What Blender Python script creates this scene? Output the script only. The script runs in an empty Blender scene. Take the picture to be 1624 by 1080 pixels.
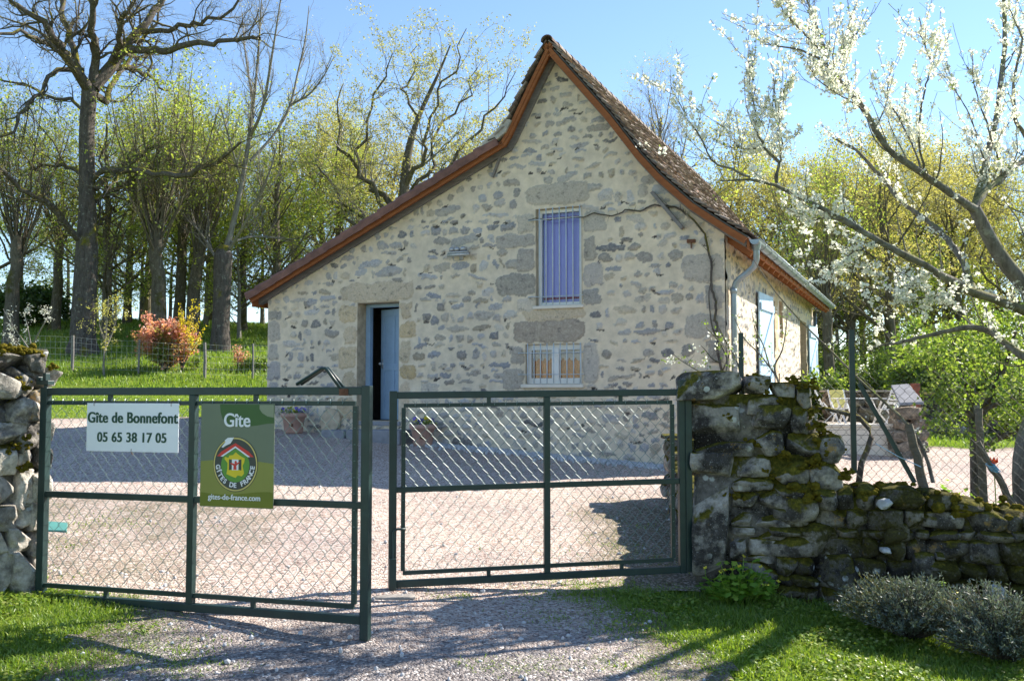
import bpy, math, random
import numpy as np
from mathutils import Vector, Matrix

# ------------------------------------------------------------------ camera, sky, sun, exposure
scene = bpy.context.scene
COL = scene.collection
F = 1500.0                                   # focal length in photo pixels (photo 1624 x 1080)
PITCH = math.atan(80 / F)
EYE = np.array([0.0, 0.0, 1.5])
cam_data = bpy.data.cameras.new('camera')
cam = bpy.data.objects.new('camera', cam_data)
COL.objects.link(cam)
cam.location = EYE
cam.rotation_euler = (math.pi / 2 + PITCH, 0, 0)
cam_data.sensor_width = 36.0
cam_data.lens = 36.0 * F / 1624
cam_data.clip_end = 3000
scene.camera = cam

SUN_VEC = Vector((1.18, 0.65, 1.0)).normalized()     # towards the sun
SUN_EL = math.asin(SUN_VEC.z)
SUN_AZ = math.atan2(SUN_VEC.x, SUN_VEC.y)            # clockwise from +Y
world = bpy.data.worlds.new('World')
scene.world = world
world.use_nodes = True
wn = world.node_tree
wn.nodes.clear()
wo = wn.nodes.new('ShaderNodeOutputWorld')
wb = wn.nodes.new('ShaderNodeBackground')
ws = wn.nodes.new('ShaderNodeTexSky')
ws.sky_type = 'NISHITA'
ws.sun_disc = False
ws.sun_elevation = SUN_EL
ws.sun_rotation = SUN_AZ
ws.air_density = 1.0
ws.dust_density = 0.0
ws.ozone_density = 3.0
wb.inputs['Strength'].default_value = 0.095
wn.links.new(ws.outputs['Color'], wb.inputs['Color'])
wn.links.new(wb.outputs['Background'], wo.inputs['Surface'])

sun_data = bpy.data.lights.new('sun', 'SUN')
sun_data.energy = 5.0
sun_data.angle = math.radians(0.5)
sun_data.color = (1.0, 0.93, 0.82)
sun = bpy.data.objects.new('sun', sun_data)
COL.objects.link(sun)
sun.rotation_euler = (-SUN_VEC).to_track_quat('-Z', 'Y').to_euler()

scene.view_settings.view_transform = 'Standard'
scene.view_settings.look = 'None'
scene.view_settings.gamma = 1
scene.view_settings.use_curve_mapping = False
scene.view_settings.exposure = 1.38
scene.cycles.max_bounces = 6
scene.cycles.transparent_max_bounces = 12

# ------------------------------------------------------------------ measuring helpers
_c, _s = math.cos(PITCH), math.sin(PITCH)
def ray(u, v):
    x = (u - 812) / F
    y = (540 - v) / F
    return np.array([x, _c - y * _s, _s + y * _c])
def at(u, v, Y):
    r = ray(u, v)
    return EYE + r * (Y / r[1])
def sstep(a, b, x):
    t = np.clip((np.asarray(x, float) - a) / (b - a), 0, 1)
    return t * t * (3 - 2 * t)
def hsh(i, j, k, seed):
    n = (i * 374761393 + j * 668265263 + k * 2147483647 + seed * 1274126177) & 0xFFFFFFFF
    n = ((n ^ (n >> 13)) * 1274126177) & 0xFFFFFFFF
    return ((n ^ (n >> 16)) & 0xFFFF) / 65535.0
def vn2(x, y, seed=0):
    x = np.asarray(x, float); y = np.asarray(y, float)
    i = np.floor(x).astype(np.int64); j = np.floor(y).astype(np.int64)
    fx = x - i; fy = y - j
    fx = fx * fx * (3 - 2 * fx); fy = fy * fy * (3 - 2 * fy)
    a = hsh(i, j, 0, seed); b = hsh(i + 1, j, 0, seed); c = hsh(i, j + 1, 0, seed); d = hsh(i + 1, j + 1, 0, seed)
    return (a + (b - a) * fx) * (1 - fy) + (c + (d - c) * fx) * fy
def vn3(P, seed=0):
    P = np.asarray(P, float)
    I = np.floor(P).astype(np.int64); Fr = P - I
    Fr = Fr * Fr * (3 - 2 * Fr)
    out = 0
    for dx in (0, 1):
        for dy in (0, 1):
            for dz in (0, 1):
                w = (Fr[..., 0] if dx else 1 - Fr[..., 0]) * (Fr[..., 1] if dy else 1 - Fr[..., 1]) * (Fr[..., 2] if dz else 1 - Fr[..., 2])
                out = out + w * hsh(I[..., 0] + dx, I[..., 1] + dy, I[..., 2] + dz, seed)
    return out
def fbm2(x, y, seed=0, o=3):
    t = 0; a = 0.5; n = 0
    for k in range(o):
        t = t + a * vn2(x * 2 ** k, y * 2 ** k, seed + k); n += a; a *= 0.5
    return t / n
def ground_z(x, y):
    x = np.asarray(x, float); y = np.asarray(y, float)
    xb = np.clip(x, -14, 9)
    z = -0.354 - 0.0427 * xb + 0.0577 * np.clip(y, -6, 26)
    L = sstep(7, -2, x)
    z = z + L * (0.2 * (np.sqrt(np.clip(y - 24, 0, 14) ** 2 + 1) - 1) - 0.06 * np.clip(y - 40, 0, 400))
    z = z + (1 - L) * 0.035 * np.clip(y - 26, 0, 60)
    z = z - 0.012 * np.clip(y - 90, 0, 4000)
    return z
def ground_at(u, v, ymax=70.0):
    r = ray(u, v)
    for Y in np.arange(3, ymax, 0.02):
        p = EYE + r * (Y / r[1])
        if p[2] <= ground_z(p[0], p[1]):
            return p
    p = EYE + r * (ymax / r[1])
    p[2] = ground_z(p[0], p[1])
    return p

# ------------------------------------------------------------------ mesh helpers
def link_mesh(name, me, parent=None, loc=None):
    o = bpy.data.objects.new(name, me)
    COL.objects.link(o)
    if parent is not None:
        o.parent = parent
    if loc is not None:
        o.location = loc
    return o
def mk(name, V, faces, mat, parent=None, smooth=False, attrs=None, loc=None, fmat=None):
    V = np.asarray(V, np.float32).reshape(-1, 3)
    faces = [np.asarray(f, np.int32) for f in faces if len(f)]
    me = bpy.data.meshes.new(name)
    me.vertices.add(len(V))
    me.vertices.foreach_set('co', V.ravel())
    idx = np.concatenate([f.ravel() for f in faces])
    tot = np.concatenate([np.full(len(f), f.shape[1], np.int32) for f in faces])
    st = np.concatenate([[0], np.cumsum(tot)[:-1]]).astype(np.int32)
    me.loops.add(len(idx))
    me.loops.foreach_set('vertex_index', idx)
    me.polygons.add(len(tot))
    me.polygons.foreach_set('loop_start', st)
    me.polygons.foreach_set('loop_total', tot)
    if fmat is not None:
        me.polygons.foreach_set('material_index', np.asarray(fmat, np.int32))
    me.update(calc_edges=True)
    me.validate()
    me.polygons.foreach_set('use_smooth', np.full(len(me.polygons), bool(smooth)))
    for k, a in (attrs or {}).items():
        a = np.asarray(a, np.float32)
        if a.ndim == 1:
            at_ = me.attributes.new(k, 'FLOAT', 'POINT'); at_.data.foreach_set('value', a)
        else:
            if a.shape[1] == 3:
                a = np.concatenate([a, np.ones((len(a), 1), np.float32)], 1)
            at_ = me.attributes.new(k, 'FLOAT_COLOR', 'POINT'); at_.data.foreach_set('color', a.ravel())
    for m in (mat if isinstance(mat, (list, tuple)) else [mat]):
        me.materials.append(m)
    return link_mesh(name, me, parent, loc)
_BOXF = np.array([[0, 3, 2, 1], [4, 5, 6, 7], [0, 1, 5, 4], [1, 2, 6, 5], [2, 3, 7, 6], [3, 0, 4, 7]])
def frames(P):
    """tangent frames along polylines P (B,n,3)"""
    T = np.gradient(P, axis=1)
    T /= np.linalg.norm(T, axis=2, keepdims=True) + 1e-9
    ref = np.where(np.abs(T[:, :1, 2:3]) > 0.8, np.array([1.0, 0.2, 0.0]), np.array([0.0, 0.0, 1.0]))
    ref = np.broadcast_to(ref, T.shape)
    N = np.cross(T, ref); N /= np.linalg.norm(N, axis=2, keepdims=True) + 1e-9
    return T, N, np.cross(T, N)
def tubes(P, R, s):
    """P (B,n,3), R (B,n) -> verts, quads"""
    B, n, _ = P.shape
    T, N, M = frames(P)
    a = np.arange(s) * 2 * math.pi / s
    V = P[:, :, None, :] + R[:, :, None, None] * (np.cos(a)[None, None, :, None] * N[:, :, None, :] + np.sin(a)[None, None, :, None] * M[:, :, None, :])
    b = np.arange(B)[:, None, None] * n * s
    i = np.arange(n - 1)[None, :, None] * s
    k = np.arange(s)[None, None, :]; k2 = (k + 1) % s
    Fq = np.stack([b + i + k, b + i + k2, b + i + s + k2, b + i + s + k], -1).reshape(-1, 4)
    return V.reshape(-1, 3), Fq
class MB:
    def __init__(self):
        self.V = []; self.Fs = {}; self.n = 0; self.T = []; self.Cc = []; self.fm = {}
    def add(self, V, Fc, t=None, c=None, m=0):
        V = np.asarray(V, float).reshape(-1, 3)
        for f in (Fc if isinstance(Fc, list) else [Fc]):
            f = np.asarray(f)
            if len(f):
                self.Fs.setdefault(f.shape[1], []).append(f + self.n)
                self.fm.setdefault(f.shape[1], []).append(np.full(len(f), m))
        self.V.append(V); self.n += len(V)
        self.T.append(np.broadcast_to(np.asarray(random.random() if t is None else t, float), (len(V),)))
        self.Cc.append(np.broadcast_to(np.asarray((1, 1, 1) if c is None else c, float), (len(V), 3)))
        return self
    def box(self, a, b, t=None, R=None, o=None, c=None, m=0):
        a = np.asarray(a, float); b = np.asarray(b, float)
        V = np.array([[a[0], a[1], a[2]], [b[0], a[1], a[2]], [b[0], b[1], a[2]], [a[0], b[1], a[2]],
                      [a[0], a[1], b[2]], [b[0], a[1], b[2]], [b[0], b[1], b[2]], [a[0], b[1], b[2]]])
        if R is not None:
            V = V @ np.asarray(R).T
        if o is not None:
            V = V + o
        return self.add(V, _BOXF, t, c, m)
    def bar(self, p, q, w, h, up=(0, 0, 1), t=None, c=None, m=0):
        """rectangular bar from p to q, width w (sideways) and height h (along up)"""
        p = np.asarray(p, float); q = np.asarray(q, float)
        d = q - p; L = np.linalg.norm(d); d /= L
        u = np.asarray(up, float); s_ = np.cross(d, u); s_ /= np.linalg.norm(s_); u = np.cross(s_, d)
        V = []
        for e in (p, q):
            for x, y in ((-1, -1), (1, -1), (1, 1), (-1, 1)):
                V.append(e + s_ * x * w / 2 + u * y * h / 2)
        Fc = np.array([[3, 2, 1, 0], [4, 5, 6, 7], [0, 1, 5, 4], [1, 2, 6, 5], [2, 3, 7, 6], [3, 0, 4, 7]])
        return self.add(V, Fc, t, c, m)
    def tube(self, pts, r, s=8, t=None, cap=True, c=None, m=0):
        P = np.asarray(pts, float)[None]
        R = np.broadcast_to(np.asarray(r, float), (P.shape[1],))[None]
        V, Fq = tubes(P, R, s)
        fs = [Fq]
        if cap:
            n = P.shape[1]
            if s == 4:
                fs[0] = np.concatenate([Fq, [[3, 2, 1, 0]], [[(n - 1) * 4 + k for k in range(4)]]])
            else:
                fs.append(np.array([list(range(s))[::-1], [(n - 1) * s + k for k in range(s)]]))
        return self.add(V, fs, t, c, m)
    def poly(self, pts, y0, y1, t=None, c=None, m=0):
        """closed outline given as (x,z), extruded from y0 to y1"""
        k = len(pts)
        V = [(x, y0, z) for x, z in pts] + [(x, y1, z) for x, z in pts]
        Fq = [[i, (i + 1) % k, k + (i + 1) % k, k + i] for i in range(k)]
        return self.add(V, [np.array(Fq), np.array([list(range(k))[::-1]]), np.array([list(range(k, 2 * k))])], t, c, m)
    def lathe(self, prof, s=24, o=(0, 0, 0), t=None, c=None):
        a = np.arange(s) * 2 * math.pi / s
        V = np.concatenate([np.stack([r * np.cos(a), r * np.sin(a), np.full(s, z)], 1) for r, z in prof]) + np.asarray(o)
        Fq = [[i * s + k, i * s + (k + 1) % s, (i + 1) * s + (k + 1) % s, (i + 1) * s + k] for i in range(len(prof) - 1) for k in range(s)]
        return self.add(V, np.array(Fq), t, c)
    def build(self, name, mat, parent=None, smooth=False, loc=None, bevel=0, col=False):
        fs = [np.concatenate(v) for v in self.Fs.values()]
        fm = np.concatenate([np.concatenate(v) for v in self.fm.values()])
        at_ = {'tint': np.concatenate(self.T)}
        if col:
            at_['col'] = np.concatenate(self.Cc)
        o = mk(name, np.concatenate(self.V), fs, mat, parent, smooth, at_, loc, fm)
        if bevel:
            md = o.modifiers.new('bevel', 'BEVEL'); md.width = bevel; md.segments = 2; md.limit_method = 'ANGLE'
        return o
def tag(o, label=None, cat=None, group=None, kind=None):
    if label: o['label'] = label
    if cat: o['category'] = cat
    if group: o['group'] = group
    if kind: o['kind'] = kind
    return o
def empty(name, loc=(0, 0, 0), rz=0.0):
    o = bpy.data.objects.new(name, None)
    o.empty_display_size = 0.2
    COL.objects.link(o)
    o.location = loc
    o.rotation_euler = (0, 0, rz)
    return o
def copy_tree(o, parent=None):
    c = o.copy(); COL.objects.link(c)
    if parent is not None:
        c.parent = parent
    for ch in list(o.children):
        copy_tree(ch, c)
    return c

# ------------------------------------------------------------------ material helpers
class NT:
    def __init__(self, name):
        self.m = bpy.data.materials.new(name)
        self.m.use_nodes = True
        self.t = self.m.node_tree
        self.t.nodes.clear()
        self.out = self.t.nodes.new('ShaderNodeOutputMaterial')
    def n(self, typ, **kw):
        nd = self.t.nodes.new(typ)
        for k, v in kw.items():
            if k in nd.inputs.keys() if isinstance(k, str) else False:
                self.set(nd.inputs[k], v)
            else:
                setattr(nd, k, v)
        return nd
    def set(self, sock, v):
        if isinstance(v, bpy.types.NodeSocket):
            self.t.links.new(v, sock)
        elif isinstance(v, (tuple, list)) and sock.type == 'RGBA' and len(v) == 3:
            sock.default_value = (*v, 1)
        else:
            sock.default_value = v
    def attr(self, name):
        nd = self.t.nodes.new('ShaderNodeAttribute'); nd.attribute_name = name
        return nd
    def pos(self):
        return self.t.nodes.new('ShaderNodeNewGeometry')
    def objc(self):
        return self.t.nodes.new('ShaderNodeTexCoord').outputs['Object']
    def noise(self, scale, detail=4, rough=0.55, vec=None, dist=0.0):
        nd = self.t.nodes.new('ShaderNodeTexNoise')
        nd.inputs['Scale'].default_value = scale; nd.inputs['Detail'].default_value = detail
        nd.inputs['Roughness'].default_value = rough; nd.inputs['Distortion'].default_value = dist
        self.t.links.new(vec if vec is not None else self.objc(), nd.inputs['Vector'])
        return nd.outputs['Fac']
    def vor(self, scale, vec=None, feature='F1'):
        nd = self.t.nodes.new('ShaderNodeTexVoronoi'); nd.feature = feature
        nd.inputs['Scale'].default_value = scale
        self.t.links.new(vec if vec is not None else self.objc(), nd.inputs['Vector'])
        return nd
    def ramp(self, fac, stops, interp='LINEAR'):
        nd = self.t.nodes.new('ShaderNodeValToRGB')
        nd.color_ramp.interpolation = interp
        e = nd.color_ramp.elements
        while len(e) > 1:
            e.remove(e[-1])
        e[0].position = stops[0][0]; e[0].color = self._c(stops[0][1])
        for p, c in stops[1:]:
            x = e.new(p); x.color = self._c(c)
        self.t.links.new(fac, nd.inputs['Fac'])
        return nd.outputs['Color']
    def _c(self, c):
        return (c, c, c, 1) if isinstance(c, (int, float)) else (*c, 1)
    def mix(self, fac, a, b, mode='MIX'):
        nd = self.t.nodes.new('ShaderNodeMix'); nd.data_type = 'RGBA'; nd.blend_type = mode
        self.set(nd.inputs[0], fac); self.set(nd.inputs[6], a); self.set(nd.inputs[7], b)
        return nd.outputs[2]
    def math(self, op, a, b=0.0, clamp=False):
        nd = self.t.nodes.new('ShaderNodeMath'); nd.operation = op; nd.use_clamp = clamp
        self.set(nd.inputs[0], a); self.set(nd.inputs[1], b)
        return nd.outputs[0]
    def bump(self, h, strength=0.5, dist=0.02):
        nd = self.t.nodes.new('ShaderNodeBump')
        nd.inputs['Strength'].default_value = strength; nd.inputs['Distance'].default_value = dist
        self.t.links.new(h, nd.inputs['Height'])
        return nd.outputs['Normal']
    def bsdf(self, color, rough=0.8, metal=0.0, spec=0.3, normal=None, **kw):
        nd = self.t.nodes.new('ShaderNodeBsdfPrincipled')
        self.set(nd.inputs['Base Color'], color); self.set(nd.inputs['Roughness'], rough)
        self.set(nd.inputs['Metallic'], metal); self.set(nd.inputs['Specular IOR Level'], spec)
        if normal is not None:
            self.t.links.new(normal, nd.inputs['Normal'])
        for k, v in kw.items():
            self.set(nd.inputs[k], v)
        self.t.links.new(nd.outputs[0], self.out.inputs['Surface'])
        return nd
    def upness(self):
        g = self.t.nodes.new('ShaderNodeNewGeometry')
        sx = self.t.nodes.new('ShaderNodeSeparateXYZ')
        self.t.links.new(g.outputs['Normal'], sx.inputs[0])
        return sx.outputs['Z']
def simple(name, col, rough=0.7, metal=0.0, spec=0.3, var=0.25, scale=12, bump=0.0, bscale=60):
    """plain procedural: colour with noise variation and a little bump"""
    m = NT(name)
    f = m.noise(scale, 5, 0.6)
    dark = tuple(c * (1 - var) for c in col); lite = tuple(min(1, c * (1 + var)) for c in col)
    c = m.ramp(f, [(0.3, dark), (0.7, lite)])
    nm = m.bump(m.noise(bscale, 4, 0.6), bump, 0.01) if bump else None
    m.bsdf(c, rough, metal, spec, nm)
    return m.m
def leafy(name, cols, trans=0.5, rough=0.5):
    m = NT(name)
    t = m.attr('tint').outputs['Fac']
    n = len(cols)
    c = m.ramp(t, [(i / (n - 1), cols[i]) for i in range(n)])
    d = m.t.nodes.new('ShaderNodeBsdfDiffuse'); m.set(d.inputs['Color'], c)
    tr = m.t.nodes.new('ShaderNodeBsdfTranslucent'); m.set(tr.inputs['Color'], m.mix(0.6, c, (1.0, 1.0, 0.25), 'SOFT_LIGHT'))
    gl = m.t.nodes.new('ShaderNodeBsdfGlossy'); gl.inputs['Roughness'].default_value = 0.45
    gl.inputs['Color'].default_value = (0.8, 0.8, 0.8, 1)
    a = m.t.nodes.new('ShaderNodeMixShader'); a.inputs[0].default_value = trans
    m.t.links.new(d.outputs[0], a.inputs[1]); m.t.links.new(tr.outputs[0], a.inputs[2])
    b = m.t.nodes.new('ShaderNodeMixShader'); b.inputs[0].default_value = 0.05
    m.t.links.new(a.outputs[0], b.inputs[1]); m.t.links.new(gl.outputs[0], b.inputs[2])
    m.t.links.new(b.outputs[0], m.out.inputs['Surface'])
    return m.m

# ------------------------------------------------------------------ materials
M = {}
M['wood_orange'] = None
def wood(name, a, b, scale=4, rough=0.75):
    m = NT(name)
    mp = m.t.nodes.new('ShaderNodeMapping'); mp.inputs['Scale'].default_value = (1, 1, 6)
    m.t.links.new(m.objc(), mp.inputs['Vector'])
    f = m.noise(scale, 6, 0.65, mp.outputs[0], 0.6)
    f2 = m.noise(1.3, 3)
    c = m.mix(m.math('MULTIPLY', f2, 0.6), m.ramp(f, [(0.3, a), (0.7, b)]), tuple(x * 0.6 for x in a))
    m.bsdf(c, rough, 0, 0.25, m.bump(f, 0.3, 0.01))
    return m.m
M['barge'] = wood('stained_timber', (0.24, 0.080, 0.03), (0.38, 0.14, 0.05))
M['grey_timber'] = wood('weathered_timber', (0.16, 0.15, 0.15), (0.30, 0.28, 0.27))
M['post_wood'] = wood('old_post_wood', (0.10, 0.085, 0.06), (0.24, 0.20, 0.15), 9)

def mat_wall():
    m = NT('rubble_wall')
    col = m.attr('col').outputs['Color']; st = m.attr('stone').outputs['Fac']
    n1 = m.noise(38, 5, 0.7); n2 = m.noise(7, 4, 0.6); n3 = m.noise(1.1, 4, 0.6)
    # ragged smear of mortar over the faces of the stones
    vein = m.ramp(m.noise(11, 7, 0.8, dist=1.2), [(0.46, 0.0), (0.62, 1.0)])
    sc = m.mix(m.math('MULTIPLY', vein, 0.5), col, (0.56, 0.50, 0.42))
    sc = m.mix(m.ramp(m.noise(9, 6, 0.75), [(0.54, 0.0), (0.68, 0.65)]), sc, (0.10, 0.095, 0.10))
    sc = m.mix(1.0, sc, m.ramp(n1, [(0.2, 0.72), (0.8, 1.28)]), 'MULTIPLY')
    mo = m.mix(1.0, col, m.ramp(n2, [(0.25, 0.80), (0.75, 1.12)]), 'MULTIPLY')
    c = m.mix(st, mo, sc)
    c = m.mix(1.0, c, m.ramp(n3, [(0.3, (0.92, 0.91, 0.91)), (0.7, (1.10, 1.07, 1.02))]), 'MULTIPLY')
    nb = m.bump(m.math('ADD', m.math('MULTIPLY', n1, 1.0), m.noise(130, 3)), 0.7, 0.014)
    m.bsdf(c, 0.95, 0, 0.1, nb)
    return m.m
M['wall'] = mat_wall()
M['sandstone'] = simple('dressed_stone', (0.47, 0.38, 0.27), 0.9, spec=0.1, var=0.3, scale=9, bump=0.4)
M['mortar_reveal'] = simple('lime_render', (0.50, 0.42, 0.31), 0.95, spec=0.1, var=0.2, scale=7, bump=0.3)
def mat_tiles():
    m = NT('old_clay_tiles')
    t = m.attr('tint').outputs['Fac']
    c = m.ramp(t, [(0.0, (0.075, 0.058, 0.05)), (0.3, (0.15, 0.108, 0.09)), (0.55, (0.21, 0.17, 0.145)), (0.8, (0.32, 0.27, 0.235)), (0.94, (0.33, 0.18, 0.11)), (1.0, (0.46, 0.41, 0.36))])
    n = m.noise(14, 6, 0.7)
    c = m.mix(1.0, c, m.ramp(n, [(0.25, 0.55), (0.75, 1.35)]), 'MULTIPLY')
    c = m.mix(m.ramp(m.noise(3.5, 5, 0.7), [(0.55, 0.0), (0.75, 0.55)]), c, (0.24, 0.23, 0.20))
    m.bsdf(c, 0.9, 0, 0.15, m.bump(n, 0.4, 0.01))
    return m.m
M['tiles'] = mat_tiles()
M['purple_tiles'] = simple('plum_red_tiles', (0.17, 0.085, 0.068), 0.7, spec=0.3, var=0.35, scale=5, bump=0.2)
M['ridge_mortar'] = simple('ridge_mortar', (0.36, 0.33, 0.29), 0.95, var=0.3, scale=8, bump=0.5)
M['zinc'] = simple('zinc', (0.26, 0.31, 0.35), 0.45, 0.5, 0.5, var=0.2, scale=6)
M['white_paint'] = simple('white_paint', (0.78, 0.78, 0.78), 0.4, spec=0.4, var=0.05, scale=5)
M['blue_paint'] = simple('blue_grey_paint', (0.28, 0.40, 0.55), 0.5, spec=0.35, var=0.08, scale=5)
M['shutter'] = simple('pale_blue_paint', (0.40, 0.55, 0.68), 0.5, spec=0.35, var=0.07, scale=5)
M['grille'] = simple('pale_grille_paint', (0.46, 0.52, 0.58), 0.45, spec=0.4, var=0.12, scale=14)
M['lavender_cloth'] = simple('lavender_curtain', (0.36, 0.34, 0.82), 0.8, var=0.06, scale=3)
M['red_cloth'] = simple('dark_red_trim', (0.25, 0.03, 0.06), 0.8, var=0.2, scale=20)
M['rust_cloth'] = simple('rust_curtain', (0.62, 0.22, 0.06), 0.8, var=0.35, scale=18)
M['lace'] = simple('lace', (0.58, 0.50, 0.46), 0.8, var=0.25, scale=60)
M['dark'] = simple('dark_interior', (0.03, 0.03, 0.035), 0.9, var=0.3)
def mat_glass():
    m = NT('window_glass')
    tr = m.t.nodes.new('ShaderNodeBsdfTransparent'); tr.inputs[0].default_value = (0.92, 0.94, 0.95, 1)
    gl = m.t.nodes.new('ShaderNodeBsdfGlossy'); gl.inputs['Roughness'].default_value = 0.03
    fr = m.t.nodes.new('ShaderNodeFresnel'); fr.inputs['IOR'].default_value = 1.6
    mx = m.t.nodes.new('ShaderNodeMixShader')
    m.t.links.new(m.math('MULTIPLY', fr.outputs[0], 0.55, True), mx.inputs[0])
    m.t.links.new(tr.outputs[0], mx.inputs[1]); m.t.links.new(gl.outputs[0], mx.inputs[2])
    m.t.links.new(mx.outputs[0], m.out.inputs['Surface'])
    return m.m
M['glass'] = mat_glass()
def mat_gate():
    m = NT('green_gate_paint')
    f = m.noise(9, 5, 0.6)
    c = m.ramp(f, [(0.3, (0.007, 0.022, 0.021)), (0.6, (0.011, 0.034, 0.032)), (0.8, (0.019, 0.050, 0.047))])
    rust = m.ramp(m.noise(5, 6, 0.7), [(0.66, 0.0), (0.70, 0.7)])
    c = m.mix(rust, c, (0.16, 0.13, 0.09))
    m.bsdf(c, 0.42, 0, 0.5, m.bump(m.noise(40, 3), 0.08, 0.004))
    return m.m
M['gate'] = mat_gate()
M['wire'] = simple('plastic_coated_wire', (0.15, 0.22, 0.20), 0.4, 0.1, 0.5, var=0.15, scale=20)
M['dark_wire'] = simple('dark_fence_wire', (0.10, 0.10, 0.09), 0.6, 0.2, 0.4, var=0.2, scale=20)
M['galv'] = simple('galvanised_wire', (0.45, 0.46, 0.47), 0.45, 0.6, 0.5, var=0.2, scale=20)
M['rust'] = simple('rusty_steel', (0.16, 0.075, 0.045), 0.85, 0.2, 0.3, var=0.4, scale=30, bump=0.3)
def mat_dry(name, base, dark, moss, lichen=1.0, creep=0.9):
    """weathered limestone: grey with black staining, pale lichen rings, ochre lichen and moss on ledges"""
    m = NT(name)
    g = m.t.nodes.new('ShaderNodeNewGeometry'); P = g.outputs['Position']
    t = m.attr('tint').outputs['Fac']
    n1 = m.noise(3.2, 6, 0.65, P); n2 = m.noise(22, 6, 0.7, P); n3 = m.noise(60, 4, 0.7, P)
    c = m.mix(m.ramp(n1, [(0.42, 0.0), (0.56, 1.0)]), dark, base)
    c = m.mix(1.0, c, m.ramp(n2, [(0.25, 0.45), (0.75, 1.5)]), 'MULTIPLY')
    c = m.mix(1.0, c, m.ramp(t, [(0.0, 0.5), (1.0, 1.3)]), 'MULTIPLY')
    w = m.math('ADD', n3, m.math('MULTIPLY', n2, 0.5))
    v = m.vor(9.5, P)
    pale = m.ramp(m.math('ADD', v.outputs['Distance'], m.math('MULTIPLY', n3, 0.25)), [(0.30, 1.0), (0.36, 0.0)])
    pale = m.math('MULTIPLY', pale, m.ramp(m.noise(2.1, 3, 0.5, P), [(0.5, 0.0), (0.58, 0.9 * lichen)]))
    c = m.mix(pale, c, (0.62, 0.64, 0.62))
    fl = m.ramp(m.noise(75, 5, 0.75, P), [(0.60, 0.0), (0.66, 0.75 * lichen)])
    c = m.mix(fl, c, (0.52, 0.53, 0.51))
    och = m.ramp(m.math('ADD', m.math('MULTIPLY', m.noise(6, 4, 0.6, P), 0.8), m.math('MULTIPLY', n3, 0.2)), [(0.60, 0.0), (0.66, 0.75)])
    c = m.mix(och, c, (0.36, 0.22, 0.06))
    up = m.upness()
    mo = m.math('ADD', m.math('MULTIPLY', up, 0.34), m.noise(2.6, 5, 0.65, P))
    mf = m.ramp(mo, [(moss, 0.0), (moss + 0.07, 1.0)])
    mc = m.ramp(m.noise(30, 5, 0.7, P), [(0.3, (0.035, 0.036, 0.008)), (0.55, (0.11, 0.10, 0.015)), (0.75, (0.26, 0.20, 0.03))])
    c = m.mix(mf, c, mc)
    cr = m.math('ADD', m.noise(1.6, 5, 0.7, P), m.math('MULTIPLY', m.math('SUBTRACT', n2, 0.5), 0.35))
    c = m.mix(m.ramp(cr, [(creep - 0.04, 0.0), (creep + 0.05, 0.95)]), c, m.ramp(n3, [(0.3, (0.018, 0.016, 0.005)), (0.6, (0.055, 0.05, 0.010)), (0.8, (0.13, 0.11, 0.02))]))
    h = m.math('ADD', m.math('MULTIPLY', n2, 1.2), m.math('MULTIPLY', n3, 0.5))
    m.bsdf(c, 0.95, 0, 0.1, m.bump(h, 0.9, 0.02))
    return m.m
M['dry_dark'] = mat_dry('mossy_limestone', (0.36, 0.33, 0.29), (0.055, 0.05, 0.047), 0.64, 1.0, 0.60)
M['dry_moss'] = mat_dry('dark_mossy_limestone', (0.37, 0.335, 0.285), (0.06, 0.054, 0.047), 0.62, 0.9, 0.525)
M['dry_pale'] = mat_dry('pale_limestone', (0.50, 0.46, 0.40), (0.14, 0.13, 0.12), 0.80, 0.8, 0.72)
M['brown_stone'] = mat_dry('brown_limestone', (0.28, 0.235, 0.19), (0.11, 0.09, 0.075), 0.95)
M['moss'] = NT('moss_cushion')
def mat_moss():
    m = M['moss']
    g = m.t.nodes.new('ShaderNodeNewGeometry'); P = g.outputs['Position']
    c = m.ramp(m.noise(28, 5, 0.7, P), [(0.3, (0.06, 0.055, 0.010)), (0.52, (0.17, 0.14, 0.02)), (0.75, (0.34, 0.24, 0.035))])
    m.bsdf(c, 1.0, 0, 0.02, m.bump(m.noise(140, 4, 0.8, P), 1.0, 0.02))
    return m.m
M['moss'] = mat_moss()
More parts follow.
